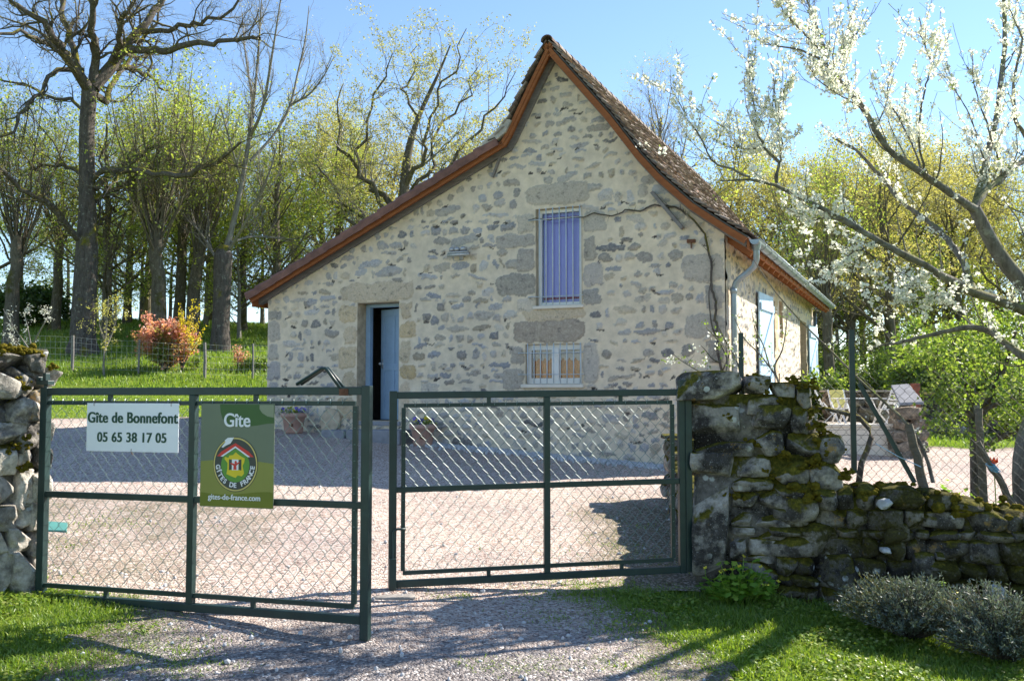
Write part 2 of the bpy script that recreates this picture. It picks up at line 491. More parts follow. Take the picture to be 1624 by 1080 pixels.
def mat_gravel():
    m = NT('pink_gravel')
    g = m.t.nodes.new('ShaderNodeNewGeometry'); P = g.outputs['Position']
    wv = m.t.nodes.new('ShaderNodeVectorMath'); wv.operation = 'MULTIPLY'; wv.inputs[1].default_value = (1, 1, 0.0)
    m.t.links.new(P, wv.inputs[0])
    v = m.vor(62, wv.outputs[0]); v2 = m.vor(110, wv.outputs[0])
    cell = m.t.nodes.new('ShaderNodeSeparateColor'); m.t.links.new(v.outputs['Color'], cell.inputs[0])
    c = m.ramp(cell.outputs[0], [(0.0, (0.14, 0.105, 0.095)), (0.2, (0.34, 0.25, 0.21)), (0.45, (0.54, 0.42, 0.35)), (0.65, (0.51, 0.45, 0.41)), (0.85, (0.65, 0.55, 0.48)), (1.0, (0.78, 0.74, 0.68))])
    # apron outside the gate: worn greyer gravel plus tree-crown shade painted into the colour
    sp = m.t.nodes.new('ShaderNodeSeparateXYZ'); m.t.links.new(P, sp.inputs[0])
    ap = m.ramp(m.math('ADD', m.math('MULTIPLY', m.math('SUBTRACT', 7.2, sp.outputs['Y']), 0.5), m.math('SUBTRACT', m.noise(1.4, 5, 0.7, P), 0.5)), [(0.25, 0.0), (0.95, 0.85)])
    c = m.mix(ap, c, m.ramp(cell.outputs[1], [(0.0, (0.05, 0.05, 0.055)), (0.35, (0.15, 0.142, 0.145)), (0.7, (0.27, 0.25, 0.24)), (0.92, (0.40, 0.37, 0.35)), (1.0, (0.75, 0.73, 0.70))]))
    big = m.noise(0.55, 5, 0.6, P)
    c = m.mix(1.0, c, m.ramp(big, [(0.3, (0.76, 0.76, 0.78)), (0.7, (1.10, 1.06, 1.02))]), 'MULTIPLY')
    ed = m.attr('edge').outputs['Fac']
    soil = m.math('SUBTRACT', m.math('ADD', m.noise(2.4, 5, 0.7, P), ed), 0.28)
    sf = m.math('MULTIPLY', m.ramp(soil, [(0.42, 0.0), (0.80, 0.85)]), m.ramp(cell.outputs[2], [(0.25, 0.35), (0.6, 1.0)]))
    sc = m.ramp(m.noise(18, 5, 0.7, P), [(0.3, (0.055, 0.05, 0.03)), (0.55, (0.12, 0.11, 0.045)), (0.75, (0.22, 0.17, 0.09))])
    c = m.mix(sf, c, sc)
    h = m.math('ADD', v.outputs['Distance'], m.math('MULTIPLY', v2.outputs['Distance'], 0.4))
    m.bsdf(c, 0.9, 0, 0.15, m.bump(m.math('MULTIPLY', h, -1.0), 1.0, 0.012))
    return m.m
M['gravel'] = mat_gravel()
def mat_ground():
    m = NT('grassy_ground')
    g = m.t.nodes.new('ShaderNodeNewGeometry'); P = g.outputs['Position']
    a = m.noise(0.35, 5, 0.6, P); b = m.noise(6, 6, 0.7, P); d = m.noise(45, 4, 0.7, P)
    c = m.ramp(m.math('ADD', m.math('MULTIPLY', a, 0.5), m.math('MULTIPLY', b, 0.5)),
               [(0.3, (0.10, 0.17, 0.022)), (0.5, (0.19, 0.27, 0.035)), (0.7, (0.28, 0.32, 0.07))])
    c = m.mix(1.0, c, m.ramp(d, [(0.3, 0.6), (0.7, 1.3)]), 'MULTIPLY')
    m.bsdf(c, 0.95, 0, 0.05, m.bump(m.math('ADD', b, d), 1.0, 0.05))
    return m.m
M['ground'] = mat_ground()
M['grass'] = leafy('grass_blades', [(0.07, 0.14, 0.015), (0.14, 0.24, 0.025), (0.23, 0.33, 0.04), (0.32, 0.34, 0.11)], 0.45)
def mat_bark(name, a, b, moss, mosscol=((0.07, 0.075, 0.012), (0.24, 0.20, 0.03))):
    m = NT(name)
    g = m.t.nodes.new('ShaderNodeNewGeometry'); P = g.outputs['Position']
    mp = m.t.nodes.new('ShaderNodeMapping'); mp.inputs['Scale'].default_value = (1, 1, 0.25)
    m.t.links.new(P, mp.inputs['Vector'])
    f = m.noise(14, 6, 0.75, mp.outputs[0], 0.5)
    c = m.ramp(f, [(0.3, a), (0.7, b)])
    lich = m.ramp(m.noise(9, 5, 0.7, P), [(0.58, 0.0), (0.66, 0.5)])
    c = m.mix(lich, c, (0.34, 0.35, 0.30))
    mo = m.math('ADD', m.math('MULTIPLY', m.upness(), 0.3), m.noise(1.7, 5, 0.65, P))
    c = m.mix(m.ramp(mo, [(moss, 0.0), (moss + 0.1, 1.0)]), c, m.ramp(m.noise(11, 4, 0.7, P), [(0.35, mosscol[0]), (0.7, mosscol[1])]))
    m.bsdf(c, 0.95, 0, 0.1, m.bump(f, 0.8, 0.03))
    return m.m
M['bark_oak'] = mat_bark('oak_bark', (0.045, 0.038, 0.035), (0.145, 0.125, 0.112), 0.60)
M['bark_grey'] = mat_bark('grey_bark', (0.12, 0.11, 0.095), (0.30, 0.28, 0.25), 0.75)
M['bark_mossy'] = mat_bark('mossy_bark', (0.055, 0.047, 0.038), (0.18, 0.155, 0.12), 0.56, ((0.05, 0.05, 0.015), (0.12, 0.11, 0.03)))
M['bark_plum'] = mat_bark('plum_bark', (0.065, 0.055, 0.048), (0.27, 0.25, 0.22), 0.60, ((0.12, 0.12, 0.05), (0.30, 0.28, 0.16)))
M['twig_tan'] = mat_bark('tan_twig_bark', (0.15, 0.125, 0.085), (0.30, 0.26, 0.19), 0.95)
M['twig_purple'] = mat_bark('bare_twig_bark', (0.13, 0.11, 0.11), (0.26, 0.23, 0.23), 0.9)
M['leaf_fresh'] = leafy('fresh_leaves', [(0.17, 0.25, 0.035), (0.27, 0.36, 0.06), (0.38, 0.45, 0.10), (0.46, 0.47, 0.17)], 0.6)
M['leaf_yellow'] = leafy('young_oak_leaves', [(0.22, 0.22, 0.06), (0.33, 0.32, 0.09), (0.42, 0.40, 0.13), (0.48, 0.45, 0.20)], 0.55)
M['leaf_bud'] = leafy('opening_buds', [(0.25, 0.23, 0.09), (0.34, 0.31, 0.13), (0.42, 0.38, 0.18)], 0.55)
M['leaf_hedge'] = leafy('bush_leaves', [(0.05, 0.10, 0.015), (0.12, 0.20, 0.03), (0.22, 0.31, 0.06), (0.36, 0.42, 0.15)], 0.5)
M['leaf_dark'] = leafy('dark_ivy_leaves', [(0.02, 0.05, 0.012), (0.05, 0.10, 0.02), (0.09, 0.15, 0.03)], 0.3)
M['photinia'] = leafy('red_young_leaves', [(0.16, 0.28, 0.06), (0.36, 0.30, 0.13), (0.52, 0.19, 0.16), (0.66, 0.26, 0.23), (0.70, 0.42, 0.36)], 0.5)
M['forsythia'] = leafy('yellow_blossom', [(0.60, 0.44, 0.02), (0.74, 0.58, 0.03), (0.80, 0.66, 0.08)], 0.45)
M['blossom'] = leafy('white_blossom', [(0.74, 0.74, 0.66), (0.84, 0.84, 0.80), (0.88, 0.88, 0.85)], 0.5)
M['lavender'] = leafy('lavender_leaves', [(0.040, 0.055, 0.036), (0.085, 0.112, 0.085), (0.135, 0.17, 0.145), (0.22, 0.26, 0.245)], 0.2)
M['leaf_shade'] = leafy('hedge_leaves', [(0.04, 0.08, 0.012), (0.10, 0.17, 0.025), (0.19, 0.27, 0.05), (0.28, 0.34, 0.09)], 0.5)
M['hall'] = simple('hall_plaster', (0.20, 0.17, 0.15), 0.9, var=0.2)
M['celandine'] = leafy('celandine_leaves', [(0.10, 0.22, 0.02), (0.18, 0.33, 0.03), (0.30, 0.42, 0.06)], 0.45)
M['yellow_petal'] = leafy('yellow_petals', [(0.75, 0.58, 0.02), (0.85, 0.70, 0.05)], 0.3)
M['red_petal'] = leafy('red_petals', [(0.70, 0.05, 0.02), (0.85, 0.10, 0.04)], 0.3)
M['pansy'] = leafy('pansy_petals', [(0.10, 0.08, 0.45), (0.20, 0.15, 0.60), (0.75, 0.55, 0.04), (0.80, 0.62, 0.05)], 0.3)
M['terracotta'] = simple('terracotta', (0.44, 0.27, 0.22), 0.85, spec=0.15, var=0.2, scale=9, bump=0.2)
M['soil'] = simple('potting_soil', (0.03, 0.022, 0.015), 1.0, var=0.4, scale=40, bump=0.6)
M['sign_white'] = simple('white_sign_plate', (0.84, 0.84, 0.88), 0.45, spec=0.4, var=0.03, scale=4)
M['sign_ink'] = simple('dark_green_lettering', (0.035, 0.085, 0.055), 0.6, var=0.1)
def flat(name, c, r=0.45):
    return simple(name, c, r, spec=0.35, var=0.04, scale=6)
M['sg_olive'] = flat('sign_grey_olive', (0.155, 0.185, 0.125))
M['sg_dark'] = flat('sign_dark_green', (0.050, 0.115, 0.030))
M['sg_lime'] = flat('sign_olive_green', (0.26, 0.265, 0.060))
M['sg_pale'] = flat('sign_pale_olive', (0.24, 0.27, 0.18))
M['sg_low'] = flat('sign_moss_green', (0.165, 0.185, 0.020))
M['lg_grey'] = flat('logo_dark_grey', (0.06, 0.065, 0.058))
M['lg_gold'] = flat('logo_gold', (0.62, 0.50, 0.16))
M['lg_green'] = flat('logo_green', (0.12, 0.30, 0.045))
M['lg_yellow'] = flat('logo_yellow', (0.72, 0.56, 0.03))
M['lg_red'] = flat('logo_red', (0.62, 0.05, 0.04))
M['lg_white'] = flat('logo_white', (0.80, 0.80, 0.82))
M['pebble'] = simple('white_pebbles', (0.46, 0.46, 0.47), 0.8, var=0.35, scale=30)
M['concrete'] = simple('concrete', (0.30, 0.27, 0.24), 0.95, var=0.3, scale=9, bump=0.4)
M['white_block'] = simple('cream_block_render', (0.66, 0.61, 0.54), 0.9, var=0.08, scale=5, bump=0.2)
M['teal'] = simple('teal_plastic', (0.08, 0.24, 0.21), 0.5, var=0.1)
M['hose'] = simple('old_rubber_hose', (0.16, 0.075, 0.06), 0.6, var=0.25)
M['cushion'] = simple('yellow_cushion', (0.75, 0.66, 0.22), 0.8, var=0.1)
M['blue_twine'] = simple('blue_twine', (0.12, 0.35, 0.50), 0.7, var=0.1)
M['slate'] = simple('slate_slab', (0.24, 0.24, 0.26), 0.8, var=0.3, scale=4, bump=0.3)
M['leaf_oak_sparse'] = leafy('sparse_oak_leaves', [(0.20, 0.20, 0.07), (0.29, 0.29, 0.10), (0.37, 0.36, 0.14), (0.42, 0.40, 0.19)], 0.5)
M['brick_red'] = simple('red_brick', (0.26, 0.09, 0.06), 0.85, var=0.25, scale=12, bump=0.2)

# ------------------------------------------------------------------ the ground
def grid_mesh(xs, ys):
    X, Y = np.meshgrid(xs, ys)
    nx, ny = len(xs), len(ys)
    i = np.arange(ny - 1)[:, None] * nx + np.arange(nx - 1)[None]
    return X, Y, np.stack([i, i + 1, i + nx + 1, i + nx], -1).reshape(-1, 4)
def dense(parts):
    return np.unique(np.concatenate([np.arange(a, b, s) for a, b, s in parts]).round(4))
xs = dense([(-1500, -200, 100), (-200, -40, 8), (-40, -14, 1), (-14, 12, 0.2), (12, 50, 1), (50, 200, 8), (200, 1501, 100)])
ys = dense([(-300, -40, 20), (-40, 0, 2), (0, 30, 0.2), (30, 60, 0.6), (60, 200, 6), (200, 2001, 100)])
X, Y, Fq = grid_mesh(xs, ys)
Z = ground_z(X, Y) + (fbm2(X * 0.5, Y * 0.5, 3) - 0.5) * 0.10 * sstep(14, 20, np.hypot(X, Y)) - 0.02
tag(mk('ground', np.stack([X, Y, Z], -1), [Fq], M['ground'], smooth=True), kind='structure')

HC = np.array([3.136, 13.805])           # front right corner of the house
HROT = math.atan2(-0.4042, 0.9147)
HX = np.array([math.cos(HROT), math.sin(HROT)]); HY = np.array([-HX[1], HX[0]])
def house_xy(lx, ly):
    return HC + HX * lx + HY * ly
def to_house(x, y):
    d = np.stack([np.asarray(x) - HC[0], np.asarray(y) - HC[1]], -1)
    return d @ HX, d @ HY
LAWN_A = ground_at(60, 664); LAWN_B = ground_at(420, 660)
def gravel_field(x, y):
    """positive on gravel, in metres from its edge"""
    wob = (fbm2(x * 1.3, y * 1.3, 11) - 0.5) * 1.5 + (fbm2(x * 5, y * 5, 12) - 0.5) * 0.6
    front_left = x - np.interp(y, [3, 5.2, 6.0, 6.4, 6.8, 7.4], [-2.6, -2.45, -2.35, -2.8, -4.6, -12])
    lawn_line = (LAWN_A[1] + (LAWN_B[1] - LAWN_A[1]) * (x - LAWN_A[0]) / (LAWN_B[0] - LAWN_A[0])) - y
    right = np.interp(y, [0, 4.6, 5.4, 6.2, 6.9, 7.4, 9, 12, 14], [1.35, 1.25, 1.15, 1.0, 0.9, 1.9, 2.3, 2.6, 3.0]) - x
    f1 = np.minimum(np.minimum(front_left, right), np.where(x < -2, lawn_line, 30 - y))
    # the yard on the right, behind the low wall
    f2 = np.minimum(np.minimum(x - 2.2, 10.6 - x - 0.06 * (y - 12)), np.minimum(y - 9.3, 18.9 - y))
    lx, ly = to_house(x, y)
    f2 = np.where(x > 2.1, f2, -1)
    return np.maximum(f1, f2) + wob * 0.5
xs = dense([(-13, -4, 0.12), (-4, 2.2, 0.06), (2.2, 12, 0.12)]); ys = dense([(-1.0, 3.8, 0.2), (3.8, 9, 0.06), (9, 21, 0.12)])
X, Y, Fq = grid_mesh(xs, ys)
Gf = gravel_field(X, Y)
Z = ground_z(X, Y) + 0.012 + (fbm2(X * 2.2, Y * 2.2, 7) - 0.5) * 0.035 + (fbm2(X * 9, Y * 9, 8) - 0.5) * 0.012
keep = (Gf.ravel()[Fq] > -0.05).all(1)
edge = np.clip(1 - Gf / 0.8, 0, 1) * 0.75
# weedy mossy strip inside the gate beside the right pillar, and thin weeds on the left
edge = np.maximum(edge, 0.70 * sstep(0.2, 1.2, X) * sstep(6.6, 7.2, Y) * sstep(12, 10, Y) * (X < 2.3))
edge = np.maximum(edge, 0.40 * sstep(-1.4, -2.6, X) * sstep(6.2, 6.8, Y) * sstep(11, 9.5, Y))
used = np.unique(Fq[keep]); remap = np.full(X.size, -1); remap[used] = np.arange(len(used))
P = np.stack([X, Y, Z], -1).reshape(-1, 3)[used]
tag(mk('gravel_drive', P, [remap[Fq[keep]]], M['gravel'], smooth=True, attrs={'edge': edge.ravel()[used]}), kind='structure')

# ------------------------------------------------------------------ the house
house = empty('stone_house', (HC[0], HC[1], 0), HROT)
tag(house, 'cream pointed rubble stone house with a steep brown tiled gable and long low side roof', 'house')
HW, HD = 8.28, 11.2
R_PROF = [(-2.69, 7.00), (-2.20, 6.40), (-1.66, 5.74), (-1.18, 5.08), (-0.88, 4.73), (-0.40, 4.27), (0.10, 3.90), (0.38, 3.71)]
S_PROF = [(-2.69, 7.00), (-3.05, 6.36), (-3.45, 5.62), (-3.66, 5.46)]
L_PROF = [(-3.55, 5.50), (-8.50, 3.20)]
def roof_z(x):
    zr = np.interp(x, [p[0] for p in R_PROF], [p[1] for p in R_PROF])
    zs = np.interp(x, [-8.5, -3.55, -3.45, -3.05, -2.69], [3.20, 5.50, 5.62, 6.36, 7.0])
    return np.where(x > -2.69, zr, zs)
MORTAR = np.array([0.73, 0.635, 0.505])
def rubble(name, us, vs, top, holes, big, seed, to3, parent, density=0.9, nrm=(0, -1, 0)):
    """wall sheet: irregular stones flush-pointed in cream lime mortar, computed on a fine grid"""
    rg = np.random.RandomState(seed)
    U, Vv, Fq = grid_mesh(us, vs)
    du = us[1] - us[0]
    wu = U + (fbm2(U * 8, Vv * 8, seed + 1) - 0.5) * 0.11 + (fbm2(U * 26, Vv * 26, seed + 2, 2) - 0.5) * 0.035
    wv = Vv + (fbm2(U * 8, Vv * 8, seed + 5) - 0.5) * 0.08 + (fbm2(U * 26, Vv * 26, seed + 6, 2) - 0.5) * 0.035
    stone = np.zeros(U.shape); col = np.ones(U.shape + (3,)) * MORTAR
    hgt = np.zeros(U.shape)
    def put(cu, cv, hw, hh, c, p=3.2, soft=0.10, rise=0.012, rot=0.0):
        i0, i1 = np.searchsorted(us, [cu - hw * 1.5 - 0.1, cu + hw * 1.5 + 0.1]); j0, j1 = np.searchsorted(vs, [cv - hh * 1.6 - 0.1, cv + hh * 1.6 + 0.1])
        if i1 <= i0 or j1 <= j0:
            return
        a = wu[j0:j1, i0:i1] - cu; b = wv[j0:j1, i0:i1] - cv
        if rot:
            a, b = a * math.cos(rot) + b * math.sin(rot), b * math.cos(rot) - a * math.sin(rot)
        d = (np.abs(a / hw) ** p + np.abs(b / hh) ** p) ** (1 / p)
        s_ = sstep(1 + soft, 1 - soft, d)
        w = s_ > stone[j0:j1, i0:i1]
        stone[j0:j1, i0:i1] = np.maximum(stone[j0:j1, i0:i1], s_)
        col[j0:j1, i0:i1][w] = c
        hgt[j0:j1, i0:i1] = np.maximum(hgt[j0:j1, i0:i1], s_ * rise * (1 - 0.35 * np.clip(d, 0, 1) ** 2))
    greys = np.array([(0.27, 0.285, 0.33), (0.34, 0.345, 0.375), (0.20, 0.21, 0.24), (0.36, 0.345, 0.33), (0.28, 0.265, 0.25), (0.14, 0.14, 0.15), (0.37, 0.32, 0.25), (0.30, 0.31, 0.345)])
    boxes = [(b[0], b[1], b[2], b[3]) for b in big] + [(h[0] - 0.02, h[1] + 0.02, h[2] - 0.02, h[3] + 0.02) for h in holes]
    v = vs[0]
    while v < vs[-1]:
        h = rg.choice([0.07, 0.095, 0.12, 0.16], p=[0.28, 0.36, 0.25, 0.11]) * rg.uniform(0.9, 1.15)
        u = us[0] - rg.uniform(0, 0.3)
        while u < us[-1]:
            w = float(np.clip(rg.lognormal(math.log(0.185), 0.48), 0.06, 0.44))
            cu, cv = u + w / 2, v + h / 2 + rg.uniform(-0.035, 0.035)
            hid = vn2(cu * 0.8, cv * 0.8, seed + 9)
            clear = all(not (b0 - 0.6 * w / 2 < cu < b1 + 0.6 * w / 2 and c0 - h * 0.4 < cv < c1 + h * 0.4) for b0, b1, c0, c1 in boxes)
            if clear and rg.rand() < density + 0.08 - 0.14 * hid:
                k = rg.uniform(0.62, 0.98) if rg.rand() < 0.7 else rg.uniform(0.35, 0.6)
                c = greys[rg.randint(len(greys))] * rg.uniform(0.85, 1.45)
                fade = rg.uniform(0, 0.6) ** 1.3
                put(cu, cv, w / 2 * k, h / 2 * rg.uniform(0.55, 0.95), c * (1 - fade) + MORTAR * fade, rg.uniform(1.8, 3.2), rg.uniform(0.07, 0.22), rg.uniform(0.008, 0.030), rg.normal(0, 0.13))
            if clear and rg.rand() < 0.16:
                put(cu + rg.uniform(-0.1, 0.1), cv - h * 0.55, rg.uniform(0.02, 0.06), rg.uniform(0.008, 0.018), np.array((0.06, 0.055, 0.055)), 2.0, 0.3, -0.006, rg.normal(0, 0.3))  # dark slots below stones: recess shadow painted into the wall colour
            u += w + rg.uniform(0.015, 0.055)
        v += h + rg.uniform(0.015, 0.05)
    for b0, b1, c0, c1, c in big:
        fade = rg.uniform(0.0, 0.45); put((b0 + b1) / 2, (c0 + c1) / 2, (b1 - b0) / 2 - 0.002, (c1 - c0) / 2 - 0.002, (np.array(c) * rg.uniform(0.72, 1.15) * np.array((1, 1, rg.uniform(0.94, 1.06)))) * (1 - fade) + MORTAR * fade, 5, 0.05, 0.018)
    dirt = 0.82 + 0.18 * sstep(0.0, 0.55, Vv - vs[0] - 0.35 + fbm2(U * 2, Vv * 2, seed + 20) * 0.3)
    col *= dirt[..., None]
    hgt += (fbm2(U * 5, Vv * 5, seed + 30) - 0.5) * 0.012
    cu = U.ravel()[Fq].mean(1); cv = Vv.ravel()[Fq].mean(1)
    keep = cv < top(cu)
    for h in holes:
        keep &= ~((cu > h[0]) & (cu < h[1]) & (cv > h[2]) & (cv < h[3]))
    used = np.unique(Fq[keep]); remap = np.full(U.size, -1); remap[used] = np.arange(len(used))
    P = to3(U.ravel(), Vv.ravel()) + hgt.ravel()[:, None] * np.array(nrm)
    return mk(name, P[used], [remap[Fq[keep]]], M['wall'], parent, True, {'stone': stone.ravel()[used], 'col': col.reshape(-1, 3)[used]})
DOOR = (-6.37, -5.52, 0.98, 3.03); WIN = (-3.02, -2.23, 2.84, 4.41); LOW = (-3.20, -2.235, 1.60, 2.25)
SAND = (0.54, 0.41, 0.24); GREY = (0.33, 0.315, 0.31); PALE = (0.44, 0.41, 0.37); TAN = (0.54, 0.44, 0.31)
_big = [(-8.26, -7.99, 2.78, 2.95, GREY), (-8.26, -8.00, 2.42, 2.74, GREY), (-8.26, -8.05, 2.07, 2.36, GREY), (-8.26, -7.98, 1.70, 2.02, GREY), (-8.26, -8.02, 1.40, 1.66, GREY), (-8.26, -7.95, 1.05, 1.36, GREY),
        (-6.56, -5.28, 3.05, 3.36, TAN), (-6.70, -6.56, 3.08, 3.32, TAN),
        (-6.72, -6.39, 2.70, 2.98, SAND), (-6.64, -6.39, 2.32, 2.62, TAN), (-6.76, -6.39, 1.90, 2.26, SAND), (-6.66, -6.39, 1.42, 1.82, TAN), (-6.74, -6.39, 1.02, 1.36, SAND),
        (-5.50, -5.28, 2.72, 3.0, SAND), (-5.50, -5.20, 2.40, 2.66, SAND), (-5.50, -5.30, 1.98, 2.33, TAN), (-5.50, -5.20, 1.70, 1.93, SAND), (-5.50, -5.32, 1.05, 1.62, TAN),
        (-3.16, -2.13, 4.46, 4.79, PALE),
        (-3.34, -3.04, 4.05, 4.33, GREY), (-3.72, -3.04, 3.80, 4.02, GREY), (-3.36, -3.04, 3.42, 3.76, PALE), (-3.68, -3.04, 3.03, 3.38, GREY), (-3.34, -3.04, 2.76, 2.98, PALE),
        (-2.21, -1.82, 3.97, 4.30, PALE), (-2.21, -2.01, 3.53, 3.90, GREY), (-2.21, -1.86, 3.14, 3.47, GREY), (-2.21, -1.94, 2.84, 3.08, GREY),
        (-3.22, -2.18, 2.62, 2.80, TAN), (-3.36, -2.19, 2.28, 2.61, (0.30, 0.255, 0.22)),
        (-3.46, -3.22, 1.93, 2.22, GREY), (-3.60, -3.22, 1.52, 1.86, GREY), (-2.21, -1.98, 1.62, 2.22, PALE), (-3.20, -2.2, 1.40, 1.57, TAN),
        (-5.10, -4.75, 1.28, 1.62, PALE),
        (-0.62, -0.03, 3.12, 3.50, PALE), (-0.30, -0.03, 2.70, 3.06, GREY), (-0.60, -0.03, 2.28, 2.62, GREY), (-0.30, -0.03, 1.90, 2.22, PALE), (-0.66, -0.03, 1.50, 1.84, PALE), (-0.30, -0.03, 1.06, 1.45, GREY), (-0.6, -0.03, 0.66, 1.0, PALE), (-0.32, -0.03, 0.3, 0.62, GREY)]
rubble('front_wall', np.arange(-HW, 0.001, 0.0165), np.arange(-0.15, 6.95, 0.0165), lambda x: roof_z(x) - 0.10, [DOOR, WIN, LOW], _big, 5,
       lambda u, v: np.stack([u, 0 * u, v], -1), house)
SIDE_DOOR = (3.75, 4.75, 0.5, 3.22); SLIT = (5.35, 5.85, 2.55, 3.30); FAR_DOOR = (8.6, 9.8, 0.5, 3.15); VENT = (5.1, 5.35, 1.62, 1.86)
def eave_under(u):
    return 0 * u + 3.86
_bs = [(0.03, 0.35, a, a + 0.33, PALE) for a in np.arange(0.3, 3.4, 0.7)] + [(0.03, 0.6, a, a + 0.31, TAN) for a in np.arange(0.65, 3.2, 0.7)]
_bs += [(4.77, 5.1, a, a + 0.38, SAND) for a in np.arange(0.6, 3.2, 0.42)] + [(9.82, 10.1, a, a + 0.38, SAND) for a in np.arange(0.6, 3.0, 0.42)]
rubble('side_wall', np.arange(0, HD + 0.001, 0.028), np.arange(-0.25, 3.9, 0.028), eave_under, [SIDE_DOOR, SLIT, FAR_DOOR, VENT], _bs, 77,
       lambda u, v: np.stack([0 * u, u, v], -1), house, nrm=(1, 0, 0))
# back and left walls, plain
b = MB()
b.add([(-HW, 0.02, -0.2), (-HW, HD, -0.2), (-HW, HD, 3.15), (-HW, 0.02, 3.15)], np.array([[0, 1, 2, 3]]))
pts = [(-HW, 3.1), (-3.5, 5.4), (-2.69, 6.85), (-0.9, 4.6), (0, 3.8)]
b.add([(0, HD, -0.2), (-HW, HD, -0.2)] + [(x, HD, z) for x, z in pts], np.array([[0, 1, 2, 3, 4, 5, 6]]))
b.build('back_wall', M['mortar_reveal'], house)
# reveals
def reveal(name, h, depth, mat, axis='x', sign=1):
    b = MB(); u0, u1, v0, v1 = h; e = 0.012
    for (a0, a1, c0, c1) in ((u0 - 0.10, u0 + e, v0 - 0.1, v1 + 0.1), (u1 - e, u1 + 0.10, v0 - 0.1, v1 + 0.1), (u0 + e, u1 - e, v1 - e, v1 + 0.1), (u0 + e, u1 - e, v0 - 0.1, v0 + e)):
        if axis == 'x':
            b.box((a0, 0.004, c0), (a1, depth, c1))
        else:
            b.box((-depth, a0, c0), (-0.004, a1, c1))
    return b.build(name, mat, house)
reveal('door_reveal', DOOR, 0.36, M['sandstone']); reveal('window_reveal', WIN, 0.26, M['mortar_reveal']); reveal('window_reveal', LOW, 0.24, M['mortar_reveal'])
for h in (SIDE_DOOR, FAR_DOOR): reveal('door_reveal', h, 0.34, M['sandstone'], 'y')
for h in (SLIT, VENT): reveal('slit_reveal', h, 0.34, M['sandstone'], 'y')
for h in (SIDE_DOOR, SLIT, FAR_DOOR, VENT): MB().box((-0.40, h[0] - 0.05, h[2] - 0.05), (-0.345, h[1] + 0.05, h[3] + 0.05)).build('inner_panel', M['dark'], house)
# gable: rake boards, old rafters against the wall, soffits
def ribbon(b, prof, y0, y1, t, drop=0.0, **k):
    """prism following a profile (x,z); t thickness measured downwards along the normal"""
    pr = np.array(prof, float); d = np.gradient(pr, axis=0); d /= np.linalg.norm(d, axis=1)[:, None]
    nn = np.stack([d[:, 1], -d[:, 0]], 1); nn[nn[:, 1] > 0] *= -1
    top = pr + nn * drop; bot = top + nn * t
    n = len(pr)
    V = np.concatenate([np.c_[top[:, 0], np.full(n, y0), top[:, 1]], np.c_[bot[:, 0], np.full(n, y0), bot[:, 1]],
                        np.c_[top[:, 0], np.full(n, y1), top[:, 1]], np.c_[bot[:, 0], np.full(n, y1), bot[:, 1]]])
    Fc = []
    for i in range(n - 1):
        a, c, e, g = i, n + i, 2 * n + i, 3 * n + i
        Fc += [[a, c, c + 1, a + 1], [e, e + 1, g + 1, g], [a, a + 1, e + 1, e], [c, g, g + 1, c + 1]]
    Fc += [[0, 2 * n, 3 * n, n], [n - 1, 2 * n - 1, 4 * n - 1, 3 * n - 1]]
    b.add(V, np.array(Fc), **k)
for prof in (R_PROF, S_PROF[:3] + [(-3.55, 5.47)], [(-3.50, 5.52), (-8.50, 3.20)]):
    b = MB(); ribbon(b, prof, -0.27, -0.235, 0.095, 0.03); ribbon(b, prof, -0.285, -0.27, 0.055, 0.03); b.build('rake_board', M['barge'], house)
    b = MB(); ribbon(b, prof, -0.235, -0.001, 0.025, 0.032); b.build('soffit', M['barge'], house)
    b = MB(); ribbon(b, prof, -0.07, 0.05, 0.09, 0.058); b.build('wall_rafter', M['grey_timber'], house)
b = MB(); b.bar((-1.08, -0.05, 4.50), (-0.62, -0.05, 3.92), 0.05, 0.13, (0, 1, 0)); b.build('old_brace', M['grey_timber'], house)
b = MB(); b.bar((-3.62, -0.03, 5.32), (-3.76, -0.03, 4.98), 0.03, 0.07, (0, 1, 0)); b.box((-3.84, -0.03, 5.15), (-3.78, 0.01, 5.25)); b.build('old_brace', M['grey_timber'], house)
# right eave: rafter tails, boards, gutter, downpipe
b = MB()
for y in np.arange(0.15, HD, 0.55):
    b.bar((-0.3, y, 3.98), (0.37, y, 3.52), 0.09, 0.13)
b.build('rafter_tails', M['barge'], house)
b = MB()
ribbon(b, [(-0.40, 4.27), (0.10, 3.90), (0.38, 3.71)], 0.001, HD + 0.2, 0.03, 0.03); b.box((0.35, -0.23, 3.53), (0.385, HD + 0.2, 3.68)); b.build('eave_boards', M['barge'], house)
b = MB()
a = np.linspace(math.pi, 2 * math.pi, 9)
for r, fl in ((0.072, 1), (0.069, 0)):
    V = np.concatenate([np.c_[0.465 + r * np.cos(a), np.full(9, y), 3.655 + r * np.sin(a)] for y in (-0.27, HD + 0.22)])
    b.add(V, np.array([[i, i + 1, 10 + i, 9 + i] for i in range(8)]))
for y in (-0.27, HD + 0.22):
    b.add(np.concatenate([np.c_[0.465 + 0.072 * np.cos(a), np.full(9, y), 3.655 + 0.072 * np.sin(a)]]), np.array([list(range(9))]))
for x in (0.393, 0.537): b.tube([(x, -0.27, 3.657), (x, HD + 0.22, 3.657)], 0.010, 8)
for y in np.arange(0.3, HD, 0.6): b.tube([(0.465 + 0.078 * math.cos(t), y, 3.655 + 0.078 * math.sin(t)) for t in np.linspace(math.pi, 2 * math.pi, 9)], 0.005, 4)
b.build('gutter', M['zinc'], house, True)
b = MB()
